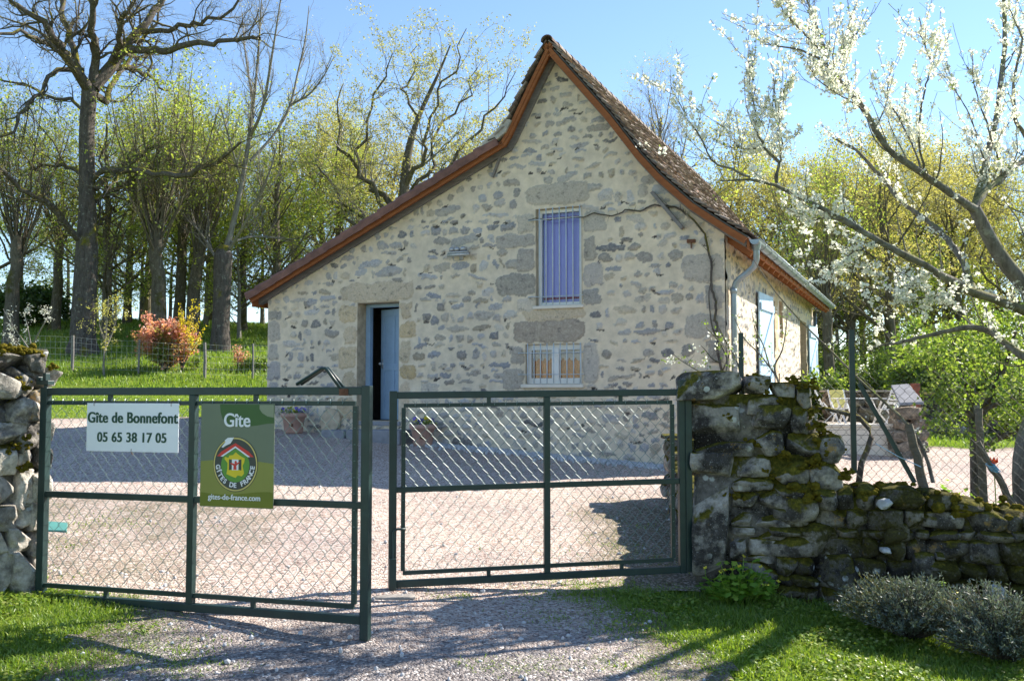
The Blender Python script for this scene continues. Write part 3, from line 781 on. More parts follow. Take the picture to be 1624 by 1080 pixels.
pth = [(0.46, -0.10, 3.62), (0.46, -0.09, 3.50), (0.455, -0.06, 3.40), (0.41, 0.0, 3.30), (0.30, 0.06, 3.22), (0.19, 0.11, 3.16), (0.12, 0.13, 3.09), (0.09, 0.135, 3.0), (0.085, 0.135, 2.9), (0.085, 0.135, 0.2)]
b.tube(pth, 0.045, 14); b.tube([(0.085, 0.135, 2.93), (0.085, 0.135, 3.02)], 0.050, 14); b.tube([(0.085, 0.135, 1.2), (0.085, 0.135, 1.24)], 0.052, 14)
b.lathe([(0.05, 3.52), (0.062, 3.56), (0.075, 3.62)], 14, (0.46, -0.10, 0))
b.build('downpipe', M['zinc'], house, True)
b = MB(); b.tube([(0.09, HD - 0.3, 3.5), (0.09, HD - 0.3, 0.2)], 0.045, 12); b.build('downpipe', M['zinc'], house, True)
# tiles
def tile_slope(prof, y0, y1, course, wid, seed, lift=0.0):
    rg = np.random.RandomState(seed); pr = np.array(prof, float)
    seg = np.r_[0, np.cumsum(np.linalg.norm(np.diff(pr, axis=0), axis=1))]
    b = MB(); L = seg[-1]; s0 = 0.02; k = 0
    while s0 < L - 0.02:
        x = np.interp([s0, min(s0 + course * 1.75, L + 0.0)], seg, pr[:, 0]); z = np.interp([s0, min(s0 + course * 1.75, L)], seg, pr[:, 1])
        d = np.array([x[1] - x[0], z[1] - z[0]]); d /= np.linalg.norm(d); nn = np.array([-d[1], d[0]]); nn = nn if nn[1] > 0 else -nn
        y = y0 + (-(k % 2) * wid / 2) + rg.uniform(-0.02, 0.02)
        while y < y1:
            w = wid * rg.uniform(0.88, 1.08); ya, yb = max(y, y0 - 0.03), min(y + w - 0.006, y1)
            if yb - ya > 0.03:
                j = rg.normal(0, 0.010, 4); th = 0.020
                la = lift + 0.008; lb = lift + 0.052
                A = np.array([x[0], z[0]]) + nn * la; Bq = np.array([x[1], z[1]]) + nn * lb
                A = A + d * j[0]; Bq = Bq + d * j[1] * 1.5
                tw = rg.normal(0, 0.005)
                V = [(A[0], ya, A[1]), (A[0], yb, A[1]), (Bq[0], yb, Bq[1] + tw), (Bq[0], ya, Bq[1] - tw)]
                V += [(A[0] + nn[0] * th, ya, A[1] + nn[1] * th), (A[0] + nn[0] * th, yb, A[1] + nn[1] * th), (Bq[0] + nn[0] * th, yb, Bq[1] + nn[1] * th + tw), (Bq[0] + nn[0] * th, ya, Bq[1] + nn[1] * th - tw)]
                b.add(V, _BOXF, float(np.clip(rg.beta(2.2, 2.2) + (0.25 if rg.rand() < 0.06 else 0), 0, 1)))
            y += w
        s0 += course * rg.uniform(0.94, 1.06); k += 1
    return b
b = MB()
for pr in (R_PROF, S_PROF): ribbon(b, pr, -0.24, HD + 0.2, 0.02, 0.005)
b.build('roof_deck', M['grey_timber'], house)
rf = tile_slope(R_PROF, -0.31, HD + 0.25, 0.115, 0.175, 1).build('roof', M['tiles'], house)
tile_slope(S_PROF, -0.31, HD + 0.25, 0.115, 0.175, 2).build('roof', M['tiles'], house)
rg = np.random.RandomState(4)
b = MB(); y = -0.33
while y < HD + 0.25:
    l = rg.uniform(0.32, 0.38); a = np.linspace(-0.15, math.pi + 0.15, 9); r0, r1 = 0.085, 0.10
    V = np.concatenate([np.c_[-2.69 + r * np.cos(a), np.full(9, yy), 7.0 + rg.normal(0, 0.004) + r * np.sin(a) * 0.9] for r, yy in ((r1, y), (r0, y + l), (r1 - 0.018, y), (r0 - 0.018, y + l))])
    b.add(V, np.array([[i, i + 1, 10 + i, 9 + i] for i in range(8)] + [[18 + i, 27 + i, 28 + i, 19 + i] for i in range(8)] + [[i, 18 + i, 19 + i, i + 1] for i in range(8)]), rg.uniform(0.2, 0.7))
    y += l - 0.05
b.build('ridge_tiles', M['tiles'], rf)
# low side roof: roman tile sheet and plum-red verge tiles
b = MB(); ribbon(b, L_PROF, -0.24, HD + 0.2, 0.03, 0.0); ys_ = np.arange(-0.2, HD + 0.2, 0.03)
pr = np.array(L_PROF); d = (pr[1] - pr[0]); Ln = np.linalg.norm(d); d /= Ln; nn = np.array([d[1], -d[0]]); nn = nn if nn[1] > 0 else -nn
s_ = 0.0
while s_ < Ln:
    e = min(s_ + 0.40, Ln + 0.04); wv_ = 0.03 * np.abs(np.sin(ys_ * math.pi / 0.2))
    V = np.concatenate([np.c_[pr[0][0] + d[0] * q + nn[0] * (o + wv_), ys_, pr[0][1] + d[1] * q + nn[1] * (o + wv_)] for q, o in ((s_, 0.012), (e, 0.035))])
    n_ = len(ys_); b.add(V, np.array([[i, i + 1, n_ + i + 1, n_ + i] for i in range(n_ - 1)]), rg.uniform(0.3, 0.7)); s_ += 0.36
b.build('side_roof', M['purple_tiles'], house)
b = MB(); s_ = 0.0; k = 0
while s_ < Ln - 0.02:
    e = min(s_ + 0.44, Ln + 0.03); A = pr[0] + d * s_; Bq = pr[0] + d * e
    for off0, off1, w0, w1 in ((0.02, 0.035, -0.34, -0.10),):
        p = np.array([A[0] + nn[0] * off0, 0, A[1] + nn[1] * off0]); q = np.array([Bq[0] + nn[0] * (off1 + 0.012), 0, Bq[1] + nn[1] * (off1 + 0.012)])
        prof_ = [(-0.335, -0.10), (-0.34, 0.0), (-0.32, 0.035), (-0.26, 0.055), (-0.15, 0.04), (-0.06, 0.0), (-0.06, -0.02), (-0.30, -0.02), (-0.315, -0.10)]
        m_ = len(prof_)
        V = [(p[0] + nn[0] * h, y, p[2] + nn[1] * h) for y, h in prof_] + [(q[0] + nn[0] * h * 1.15, y, q[2] + nn[1] * h * 1.15) for y, h in prof_]
        b.add(V, [np.array([[i, (i + 1) % m_, m_ + (i + 1) % m_, m_ + i] for i in range(m_)]), np.array([list(range(m_))[::-1], list(range(m_, 2 * m_))])], [0.3, 0.6, 0.45][k % 3])
    s_ += 0.40; k += 1
b.build('verge_tiles', M['purple_tiles'], house, bevel=0.006)
b = MB(); b.poly([(-3.30, 5.80), (-3.40, 5.62), (-3.55, 5.52), (-3.86, 5.40), (-3.80, 5.50), (-3.55, 5.66), (-3.42, 5.84)], -0.33, HD + 0.2); b.build('roof_flashing', M['ridge_mortar'], house)
b = MB(); b.box((-8.47, -0.22, 3.02), (-8.44, HD, 3.18))
for y in np.arange(0.1, HD, 0.6): b.bar((-8.46, y, 3.14), (-8.1, y, 3.30), 0.08, 0.11)
b.build('eave_boards', M['barge'], house)
# --- door, ajar, hinged on the right
x0, x1, z0, z1 = DOOR
b = MB(); b.box((x0 + 0.013, 0.26, z0 + 0.013), (x0 + 0.10, 0.36, z1 - 0.013)); b.box((x1 - 0.06, 0.26, z0 + 0.013), (x1 - 0.013, 0.36, z1 - 0.013)); b.box((x0 + 0.10, 0.26, z1 - 0.07), (x1 - 0.06, 0.36, z1 - 0.013))
b.build('door_frame', M['blue_paint'], house, bevel=0.005)
dr = empty('door'); dr.parent = house; dr.location = (x1 - 0.06, 0.34, z0 + 0.02); dr.rotation_euler = (0, 0, math.radians(-21))
wd, hd = 0.70, 1.94
b = MB(); b.box((-wd, 0, 0), (0, 0.04, hd))
b.build('leaf', M['blue_paint'], dr, bevel=0.004)
b = MB()
for (a, c, e, g) in ((-wd, -wd + 0.10, 0, hd), (-0.10, 0, 0, hd), (-wd + 0.1, -0.1, hd - 0.12, hd), (-wd + 0.1, -0.1, 0, 0.2), (-wd + 0.1, -0.1, 0.86, 0.98), (-0.39, -0.31, 0.2, 0.86), (-0.39, -0.31, 0.98, hd - 0.12)):
    b.box((a, -0.014, e), (c, -0.001, g))
b.build('panel_moulding', M['blue_paint'], dr, bevel=0.005)
b = MB(); b.tube([(-wd + 0.05, -0.012, 0.98), (-wd + 0.05, -0.06, 0.98)], 0.011, 8); b.lathe([(0.001, -0.026), (0.02, -0.02), (0.028, 0), (0.02, 0.02), (0.001, 0.026)], 12, (-wd + 0.05, -0.07, 0.98)); b.box((-wd + 0.03, -0.02, 0.90), (-wd + 0.07, -0.0145, 1.06))
b.build('handle', M['galv'], dr, True)
b = MB(); b.box((x0 - 0.6, 2.4, -0.1), (x1 + 1.2, 2.45, 4)); b.box((x0 - 0.6, 0.37, 0.90), (x1 + 1.2, 2.4, 0.96)); b.box((x0 - 0.65, 0.37, -0.1), (x0 - 0.6, 2.45, 4)); b.box((x1 + 1.2, 0.37, -0.1), (x1 + 1.25, 2.45, 4)); b.box((x0 - 0.6, 0.37, 3.4), (x1 + 1.2, 2.4, 3.45))
b.build('hallway', M['hall'], house)
b = MB(); b.box((x0 - 0.02, -0.03, z0 - 0.07), (x1 + 0.03, 0.3, z0 + 0.004)); b.build('threshold', M['slate'], house, bevel=0.01)
# --- windows
def window(h, y, mullion):
    u0, u1, v0, v1 = h; u0 += 0.013; u1 -= 0.013; v0 += 0.013; v1 -= 0.013
    b = MB(); t = 0.055
    b.box((u0, y, v0), (u0 + t, y + 0.06, v1)); b.box((u1 - t, y, v0), (u1, y + 0.06, v1)); b.box((u0 + t, y, v1 - t), (u1 - t, y + 0.06, v1)); b.box((u0 + t, y, v0), (u1 - t, y + 0.06, v0 + t))
    if mullion:
        mid = (u0 + u1) / 2; b.box((mid - 0.06, y - 0.004, v0 + t), (mid + 0.06, y + 0.056, v1 - t))
        for a, c in ((u0 + t, mid - 0.06), (mid + 0.06, u1 - t)): b.box((a, y + 0.006, v0 + t), (c, y + 0.05, v0 + t + 0.035)); b.box((a, y + 0.006, v1 - t - 0.03), (c, y + 0.05, v1 - t))
    f = b.build('window_frame', M['white_paint'], house, bevel=0.004)
    b = MB(); b.box((u0 + t, y + 0.028, v0 + t), (u1 - t, y + 0.032, v1 - t)); b.build('pane', M['glass'], f)
    return f, (u0 + t, u1 - t, v0 + t, v1 - t)
def cloth(b, u0, u1, v0, v1, y, amp, k, ph=0):
    n = 60; u = np.linspace(u0, u1, n); yy = y + amp * np.sin(u * k + ph) + amp * 0.4 * np.sin(u * k * 2.7 + 1)
    V = np.concatenate([np.c_[u, yy, np.full(n, v0)], np.c_[u, yy, np.full(n, v1)]])
    b.add(V, np.array([[i, i + 1, n + i + 1, n + i] for i in range(n - 1)]))
fw, (a, c, e, g) = window(WIN, 0.10, False)
b = MB(); cloth(b, a, c, e, g, 0.19, 0.010, 34); b.build('curtain', M['lavender_cloth'], fw, True)
b = MB(); cloth(b, a, c, g - 0.09, g - 0.06, 0.172, 0.006, 34); b.build('curtain_trim', M['red_cloth'], fw, True)
b = MB(); cloth(b, a, c, e + 0.05, e + 0.085, 0.172, 0.006, 34); b.build('curtain_trim', M['red_cloth'], fw, True)
fl_, (a, c, e, g) = window(LOW, 0.09, True)
b = MB()
cloth(b, a, a + 0.36, e, g - 0.10, 0.18, 0.012, 60); cloth(b, c - 0.36, c, e, g - 0.10, 0.18, 0.012, 60, 1); b.build('curtain', M['rust_cloth'], fl_, True)
b = MB()
for k in range(8):
    xa = a + k * (c - a) / 8; n = 8
    b.poly([(xa, g), (xa, g - 0.15), (xa + 0.03, g - 0.19), (xa + 0.055, g - 0.205), (xa + 0.08, g - 0.19), (xa + (c - a) / 8, g - 0.15), (xa + (c - a) / 8, g)], 0.160, 0.163)
b.build('lace_valance', M['lace'], fl_)
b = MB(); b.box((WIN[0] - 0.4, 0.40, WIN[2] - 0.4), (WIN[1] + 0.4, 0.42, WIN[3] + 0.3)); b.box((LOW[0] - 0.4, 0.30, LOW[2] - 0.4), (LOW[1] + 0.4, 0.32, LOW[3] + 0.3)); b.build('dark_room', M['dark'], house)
def grille(xs_, z0, z1, hz, xl, xr, y):
    b = MB()
    for x in xs_: b.tube([(x, y, z0), (x, y, z1)], 0.009, 8)
    for z in hz: b.bar((xl, y, z), (xr, y, z), 0.024, 0.010)
    for z in hz:
        b.bar((xl + 0.005, y, z), (xl + 0.005, 0.03, z), 0.012, 0.02)
    return b.build('window_grille', M['grille'], house, True)
grille(np.linspace(-2.93, -2.25, 7), 2.86, 4.40, (4.22, 2.99), -3.12, -2.20, -0.05)
grille(np.linspace(-3.14, -2.25, 9), 1.62, 2.25, (2.10, 1.76), -3.30, -2.20, -0.04)
b = MB(); b.box((WIN[0] - 0.03, -0.05, WIN[2] - 0.045), (WIN[1] + 0.03, 0.10, WIN[2] + 0.006)); b.build('window_sill', M['white_block'], house, bevel=0.01)
b = MB(); b.box((LOW[0] - 0.06, -0.05, LOW[2] - 0.05), (LOW[1] + 0.03, 0.09, LOW[2] + 0.006)); b.build('window_sill', M['white_block'], house, bevel=0.01)
# shutters on the sunny side wall
def shutter(y, ang, z0, z1, w=0.62):
    s = empty('shutter'); s.parent = house; s.location = (0.10, y, 0); s.rotation_euler = (0, 0, math.radians(ang))
    b = MB()
    for k in range(4): b.box((0, -(k + 1) * w / 4 + 0.002, z0), (0.028, -k * w / 4 - 0.002, z1))
    b.build('boards', M['shutter'], s, bevel=0.003)
    b = MB()
    for z in (z0 + 0.12, z1 - 0.30, (z0 + z1) / 2): b.box((0.029, -w + 0.04, z), (0.055, -0.03, z + 0.13))
    b.bar((0.042, -w + 0.08, z0 + 0.25), (0.042, -0.08, (z0 + z1) / 2), 0.024, 0.11, (0, 0, 1)); b.bar((0.042, -w + 0.08, (z0 + z1) / 2 + 0.13), (0.042, -0.08, z1 - 0.32), 0.024, 0.11, (0, 0, 1))
    b.build('ledges', M['shutter'], s, bevel=0.004)
shutter(3.72, -3, 0.72, 3.20, 1.15); shutter(11.1, -3, 0.72, 3.10, 1.2)
# small wall lamp with its bracket
b = MB(); b.box((-4.37, -0.03, 3.66), (-4.30, 0.0, 3.80)); b.tube([(-4.335, -0.02, 3.72), (-4.335, -0.12, 3.72)], 0.012, 8); b.build('lamp_bracket', M['galv'], house, True)
b = MB(); b.tube([(-4.54, -0.13, 3.735), (-4.14, -0.13, 3.735)], 0.028, 12); b.box((-4.52, -0.16, 3.758), (-4.16, -0.10, 3.785))
for x in (-4.46, -4.36, -4.25): b.lathe([(0.005, 3.80), (0.045, 3.80), (0.05, 3.83), (0.03, 3.862), (0.002, 3.87)], 12, (x, -0.12, 0))
b.tube([(-4.42, -0.13, 3.70), (-4.42, -0.13, 3.64), (-4.28, -0.13, 3.64), (-4.28, -0.13, 3.70)], 0.007, 6)
b.build('wall_lamp', M['galv'], house, True)
b = MB(); b.box((-0.56, -0.06, 3.70), (-0.44, 0.0, 3.75)); b.tube([(-0.5, -0.03, 3.70), (-0.5, -0.03, 3.62)], 0.012, 6); b.build('vine_bracket', M['rust'], house)
# doorstep of flat slabs
o = MB()
step = MB()
for k, (a, c) in enumerate(((-6.75, -6.28), (-6.27, -5.78), (-5.77, -5.2))): step.box((a, -0.50 + 0.03 * (k % 2), 0.62), (c - 0.012, -0.045, 0.84 + 0.01 * k))
st = step.build('stone_doorstep', M['slate'], None, bevel=0.02); st.location = house.location; st.rotation_euler = house.rotation_euler
tag(st, 'low grey slab doorstep in front of the half open blue door', 'doorstep')
def planter(lx, ly, label, seed):
    p = house_xy(lx, ly); z = float(ground_z(p[0], p[1])) + 0.01
    t = tag(empty('flower_pot', (p[0], p[1], z)), label, 'flower pot', 'terracotta pots beside the door')
    b = MB(); b.lathe([(0.0, 0.0), (0.145, 0.0), (0.155, 0.02), (0.19, 0.27), (0.215, 0.28), (0.222, 0.30), (0.222, 0.35), (0.19, 0.352), (0.18, 0.30), (0.0, 0.30)], 32); b.build('pot', M['terracotta'], t, True)
    b = MB(); b.box((-0.03, -0.196, 0.12), (0.03, -0.17, 0.17)); b.build('pot_mark', M['rust'], t)
    rg = np.random.RandomState(seed); b = MB(); L_ = MB()
    for k in range(46):
        a = rg.uniform(0, 6.28); r = 0.19 * math.sqrt(rg.rand()); h = 0.36 + rg.uniform(0.0, 0.10); c0 = np.array([r * math.cos(a), r * math.sin(a), h])
        f = rg.normal(0, 1, 3); f[1] -= 1.2; f /= np.linalg.norm(f); u = np.cross(f, (0.1, 0, 1)); u /= np.linalg.norm(u); w = np.cross(f, u); tt = rg.choice([0.05, 0.3, 0.9])
        if k % 2:
            for q in range(5):
                an = q * 1.2566; d_ = u * math.cos(an) + w * math.sin(an); e_ = -u * math.sin(an) + w * math.cos(an)
                b.add([c0, c0 + d_ * 0.022 + e_ * 0.016 + f * 0.006, c0 + d_ * 0.036, c0 + d_ * 0.022 - e_ * 0.016 + f * 0.006], np.array([[0, 1, 2, 3]]), tt)
        for q in range(5):
            g_ = rg.normal(0, 1, 3); g_ /= np.linalg.norm(g_); g2 = np.cross(g_, rg.normal(0, 1, 3)); g2 /= np.linalg.norm(g2); c1 = c0 - (0, 0, rg.uniform(0.02, 0.09)) + rg.normal(0, 0.02, 3)
            L_.add([c1, c1 + g_ * 0.025 + g2 * 0.014, c1 + g_ * 0.055, c1 + g_ * 0.025 - g2 * 0.014], np.array([[0, 1, 2, 3]]))
    b.build('pansies', M['pansy'], t); L_.build('foliage', M['leaf_hedge'], t)
planter(-7.42, -0.35, 'terracotta pot of yellow and blue pansies left of the doorstep', 1)
planter(-4.86, -0.35, 'terracotta pot of pansies right of the doorstep', 2)
# tan stone disc leaning by the door
p = house_xy(-6.85, -0.12)
b = MB(); a = np.linspace(0, 2 * math.pi, 25)[:-1]
b.poly([(0.20 * math.cos(t) * (1 + 0.05 * math.sin(3 * t)), 0.24 + 0.23 * math.sin(t)) for t in a], -0.03, 0.03)
o = b.build('leaning_stone', M['sandstone'], None, bevel=0.01); o.location = (p[0], p[1], float(ground_z(*p)) + 0.0); o.rotation_euler = (math.radians(-12), 0, HROT)
tag(o, 'round tan stone leaning on the house wall left of the door', 'stone')
# pebble strip along the foot of the front wall
rg = np.random.RandomState(9); b = MB()
ico = np.array([(0, 0, 1), (0.9, 0, 0.45), (0.28, 0.85, 0.45), (-0.72, 0.53, 0.45), (-0.72, -0.53, 0.45), (0.28, -0.85, 0.45), (0.72, 0.53, -0.45), (-0.28, 0.85, -0.45), (-0.9, 0, -0.45), (-0.28, -0.85, -0.45), (0.72, -0.53, -0.45), (0, 0, -1)])
icf = np.array([(0, 1, 2), (0, 2, 3), (0, 3, 4), (0, 4, 5), (0, 5, 1), (1, 6, 2), (2, 7, 3), (3, 8, 4), (4, 9, 5), (5, 10, 1), (6, 7, 2), (7, 8, 3), (8, 9, 4), (9, 10, 5), (10, 6, 1), (11, 7, 6), (11, 8, 7), (11, 9, 8), (11, 10, 9), (11, 6, 10)])
for k in range(2600):
    lx = rg.uniform(-5.0, 0.3); ly = -abs(rg.normal(0, 0.20)) - 0.02; p = house_xy(lx, ly); s_ = rg.uniform(0.014, 0.04)
    b.add(ico * s_ * rg.uniform(0.6, 1.2, 3) + np.array([p[0], p[1], float(ground_z(*p)) + 0.02]), icf)
tag(b.build('pebble_strip', M['pebble'], None), 'strip of loose pale pebbles along the foot of the stone wall', 'pebbles', kind='stuff')

# ------------------------------------------------------------------ rocks
def _rock_base(n=7):
    """cube sphere grid, n x n per face, welded"""
    key = {}; V = []; Fq = []
    g = np.linspace(-1, 1, n)
    def vid(p):
        k = tuple(np.round(p, 4))
        if k not in key:
            key[k] = len(V); V.append(p)
        return key[k]
    for ax in range(3):
        for sg in (-1, 1):
            for i in range(n - 1):
                for j in range(n - 1):
                    q = []
                    for a, c in ((i, j), (i + 1, j), (i + 1, j + 1), (i, j + 1)):
                        p = [0, 0, 0]; p[ax] = sg; p[(ax + 1) % 3] = g[a]; p[(ax + 2) % 3] = g[c]; q.append(vid(p))
                    Fq.append(q if sg > 0 else q[::-1])
    return np.array(V, float), np.array(Fq)
RV, RF = _rock_base(8)
def rock(b, c, hs, seed, round_=0.5, rough=0.10, rot=0.0, tilt=0.0, base=None, t=None):
    """one stone: half sizes hs, part way between a block and an ellipsoid, faceted and pitted"""
    V0, F0 = base or (RV, RF)
    r = np.random.RandomState(seed)
    N = V0 / np.linalg.norm(V0, axis=1)[:, None]
    V = V0 * (1 - round_) * 0.92 + N * round_ * 1.12
    off = r.uniform(0, 50, 3)
    nz = vn3(N * 1.6 + off, seed) - 0.5; nz2 = vn3(N * 4.0 + off, seed + 3) - 0.5
    V = V * (1 + rough * 2.2 * nz + rough * 1.0 * nz2)[:, None]
    # a few flat chips
    for k in range(7):
        d = r.normal(0, 1, 3); d /= np.linalg.norm(d); lim = r.uniform(0.80, 1.08)
        ex = np.clip(V @ d - lim, 0, None); V = V - ex[:, None] * d * 0.95
    V = V * np.asarray(hs)
    ct, st_ = math.cos(tilt), math.sin(tilt)
    V = np.c_[V[:, 0] * ct - V[:, 2] * st_, V[:, 1], V[:, 0] * st_ + V[:, 2] * ct]
    cr, sr = math.cos(rot), math.sin(rot)
    V = np.c_[V[:, 0] * cr - V[:, 1] * sr, V[:, 0] * sr + V[:, 1] * cr, V[:, 2]]
    b.add(V + np.asarray(c), F0, r.rand() if t is None else t)
def moss_pad(b, c, r, seed, flat=0.35):
    rr = np.random.RandomState(seed)
    N = RV / np.linalg.norm(RV, axis=1)[:, None]
    V = N * (1 + 0.5 * (vn3(N * 2.5 + rr.uniform(0, 30, 3), seed) - 0.5) + 0.3 * (vn3(N * 7 + 9, seed) - 0.5))[:, None] * np.array([r, r * 0.8, r * flat])
    b.add(V + np.asarray(c), RF)
def moss_clump(b, c, r, seed):
    rr = np.random.RandomState(seed)
    for k in range(7):
        o = rr.normal(0, 1, 3) * np.array([r * 0.55, r * 0.35, r * 0.30]); moss_pad(b, np.asarray(c) + o, r * rr.uniform(0.22, 0.5), seed * 11 + k, rr.uniform(0.55, 0.9))
def course_wall(b, p, q, thick, z0f, z1f, seed, hmin=0.10, hmax=0.22, wmin=0.14, wmax=0.42, jut=0.03, round_=0.45, both=True):
    """rough courses of stones between two plan points; z0f/z1f give bottom and top along the run (0..1)"""
    r = np.random.RandomState(seed)
    p = np.asarray(p, float); q = np.asarray(q, float); L = np.linalg.norm(q - p); d = (q - p) / L; nrm = np.array([-d[1], d[0]]); rot = math.atan2(d[1], d[0])
    zmin = min(z0f(0), z0f(1)) - 0.05; z = zmin
    top = max(z1f(t) for t in np.linspace(0, 1, 21))
    while z < top:
        h = r.uniform(hmin, hmax); s_ = -r.uniform(0, 0.15)
        while s_ < L:
            w = r.uniform(wmin, wmax) * (0.7 + h / hmax * 0.5); m_ = np.clip((s_ + w / 2) / L, 0, 1)
            zt = z1f(m_); hh = min(h, zt - z)
            if hh > 0.045:
                for side in ((-1, 1) if both else (-1,)):
                    th = thick * r.uniform(0.27, 0.36)
                    cc = p + d * np.clip(s_ + w / 2, 0.0, L) + nrm * side * (thick / 2 - th + r.uniform(-jut, jut))
                    rock(b, (cc[0], cc[1], z + hh / 2), (w / 2 * 1.13, th, hh / 2 * 1.17), r.randint(1e6), round_ * r.uniform(0.7, 1.2), 0.09, rot + r.normal(0, 0.05), r.normal(0, 0.05))
            s_ += w
        z += h * 0.97
    # rubble heart so that no light shows through the joints
    for k in range(int(L / 0.2) + 1):
        m_ = k * 0.2 / L
        if m_ > 1: break
        cc = p + d * min(k * 0.2 + 0.1, L - 0.08); za, zb = z0f(min(m_, 1)) - 0.05, z1f(min(m_, 1)) - 0.07
        b.box((-0.13, -thick * 0.32, 0), (0.13, thick * 0.32, max(zb - za, 0.05)), 0.05, [[d[0], -d[1], 0], [d[1], d[0], 0], [0, 0, 1]], (cc[0], cc[1], za))

# ------------------------------------------------------------------ the gate leaves
GH = at(66, 900, 6.40); GF = at(580, 900, 5.70)
RHp = at(1083, 900, 7.22); RFp = at(622, 900, 6.85)
def leaf_frame(A, Bp):
    d = np.array([Bp[0] - A[0], Bp[1] - A[1]]); L = np.linalg.norm(d); d /= L
    return d, L
class Leaf:
    """local x along the leaf from hinge to free edge, local y away from the viewer, z up (world heights)"""
    def __init__(self, A, Bp):
        self.A = np.array([A[0], A[1]]); self.d, self.L = leaf_frame(A, Bp); self.n = np.array([-self.d[1], self.d[0]])
        if self.n[1] < 0: self.n = -self.n
    def hit(self, u, v, off=0.0):
        r = ray(u, v); n3 = np.array([self.n[0], self.n[1], 0]); o = np.array([self.A[0] + self.n[0] * off, self.A[1] + self.n[1] * off, 0])
        t = ((o - EYE) @ n3) / (r @ n3); P = EYE + r * t
        return (P[:2] - self.A) @ self.d, P[2]
def chain_panel(b, x0, x1, z0, z1, ax, az, r, y=0.0, skip=None):
    """woven diamond mesh: zigzag wires hooked into each other"""
    n = int(round((x1 - x0) / ax)); ax = (x1 - x0) / n; m_ = int((z1 - z0) / az)
    P = []
    for i in range(n):
        zz = z0 + np.arange(m_ + 1) * az; k = np.arange(m_ + 1)
        odd = (k + i) % 2
        x = x0 + (i + odd) * ax + np.where(odd == 1, 0.12, -0.12) * ax
        yy = y + np.where(odd == 1, 1, -1) * r * 1.1
        x = np.clip(x, x0, x1)
        P.append(np.stack([x, yy, zz], 1))
    P = np.array(P); P += np.random.RandomState(1).normal(0, 0.0018, P.shape)
    # round the bends a little by adding points near them
    Q = np.empty((n, (m_ + 1) * 3 - 2, 3)); Q[:, 0::3] = P; Q[:, 1::3] = P[:, :-1] * 0.86 + P[:, 1:] * 0.14; Q[:, 2::3] = P[:, :-1] * 0.14 + P[:, 1:] * 0.86
    for i in range(0, n):
        V, Fq = tubes(Q[i:i + 1], np.full((1, Q.shape[1]), r), 4); b.add(V, Fq)
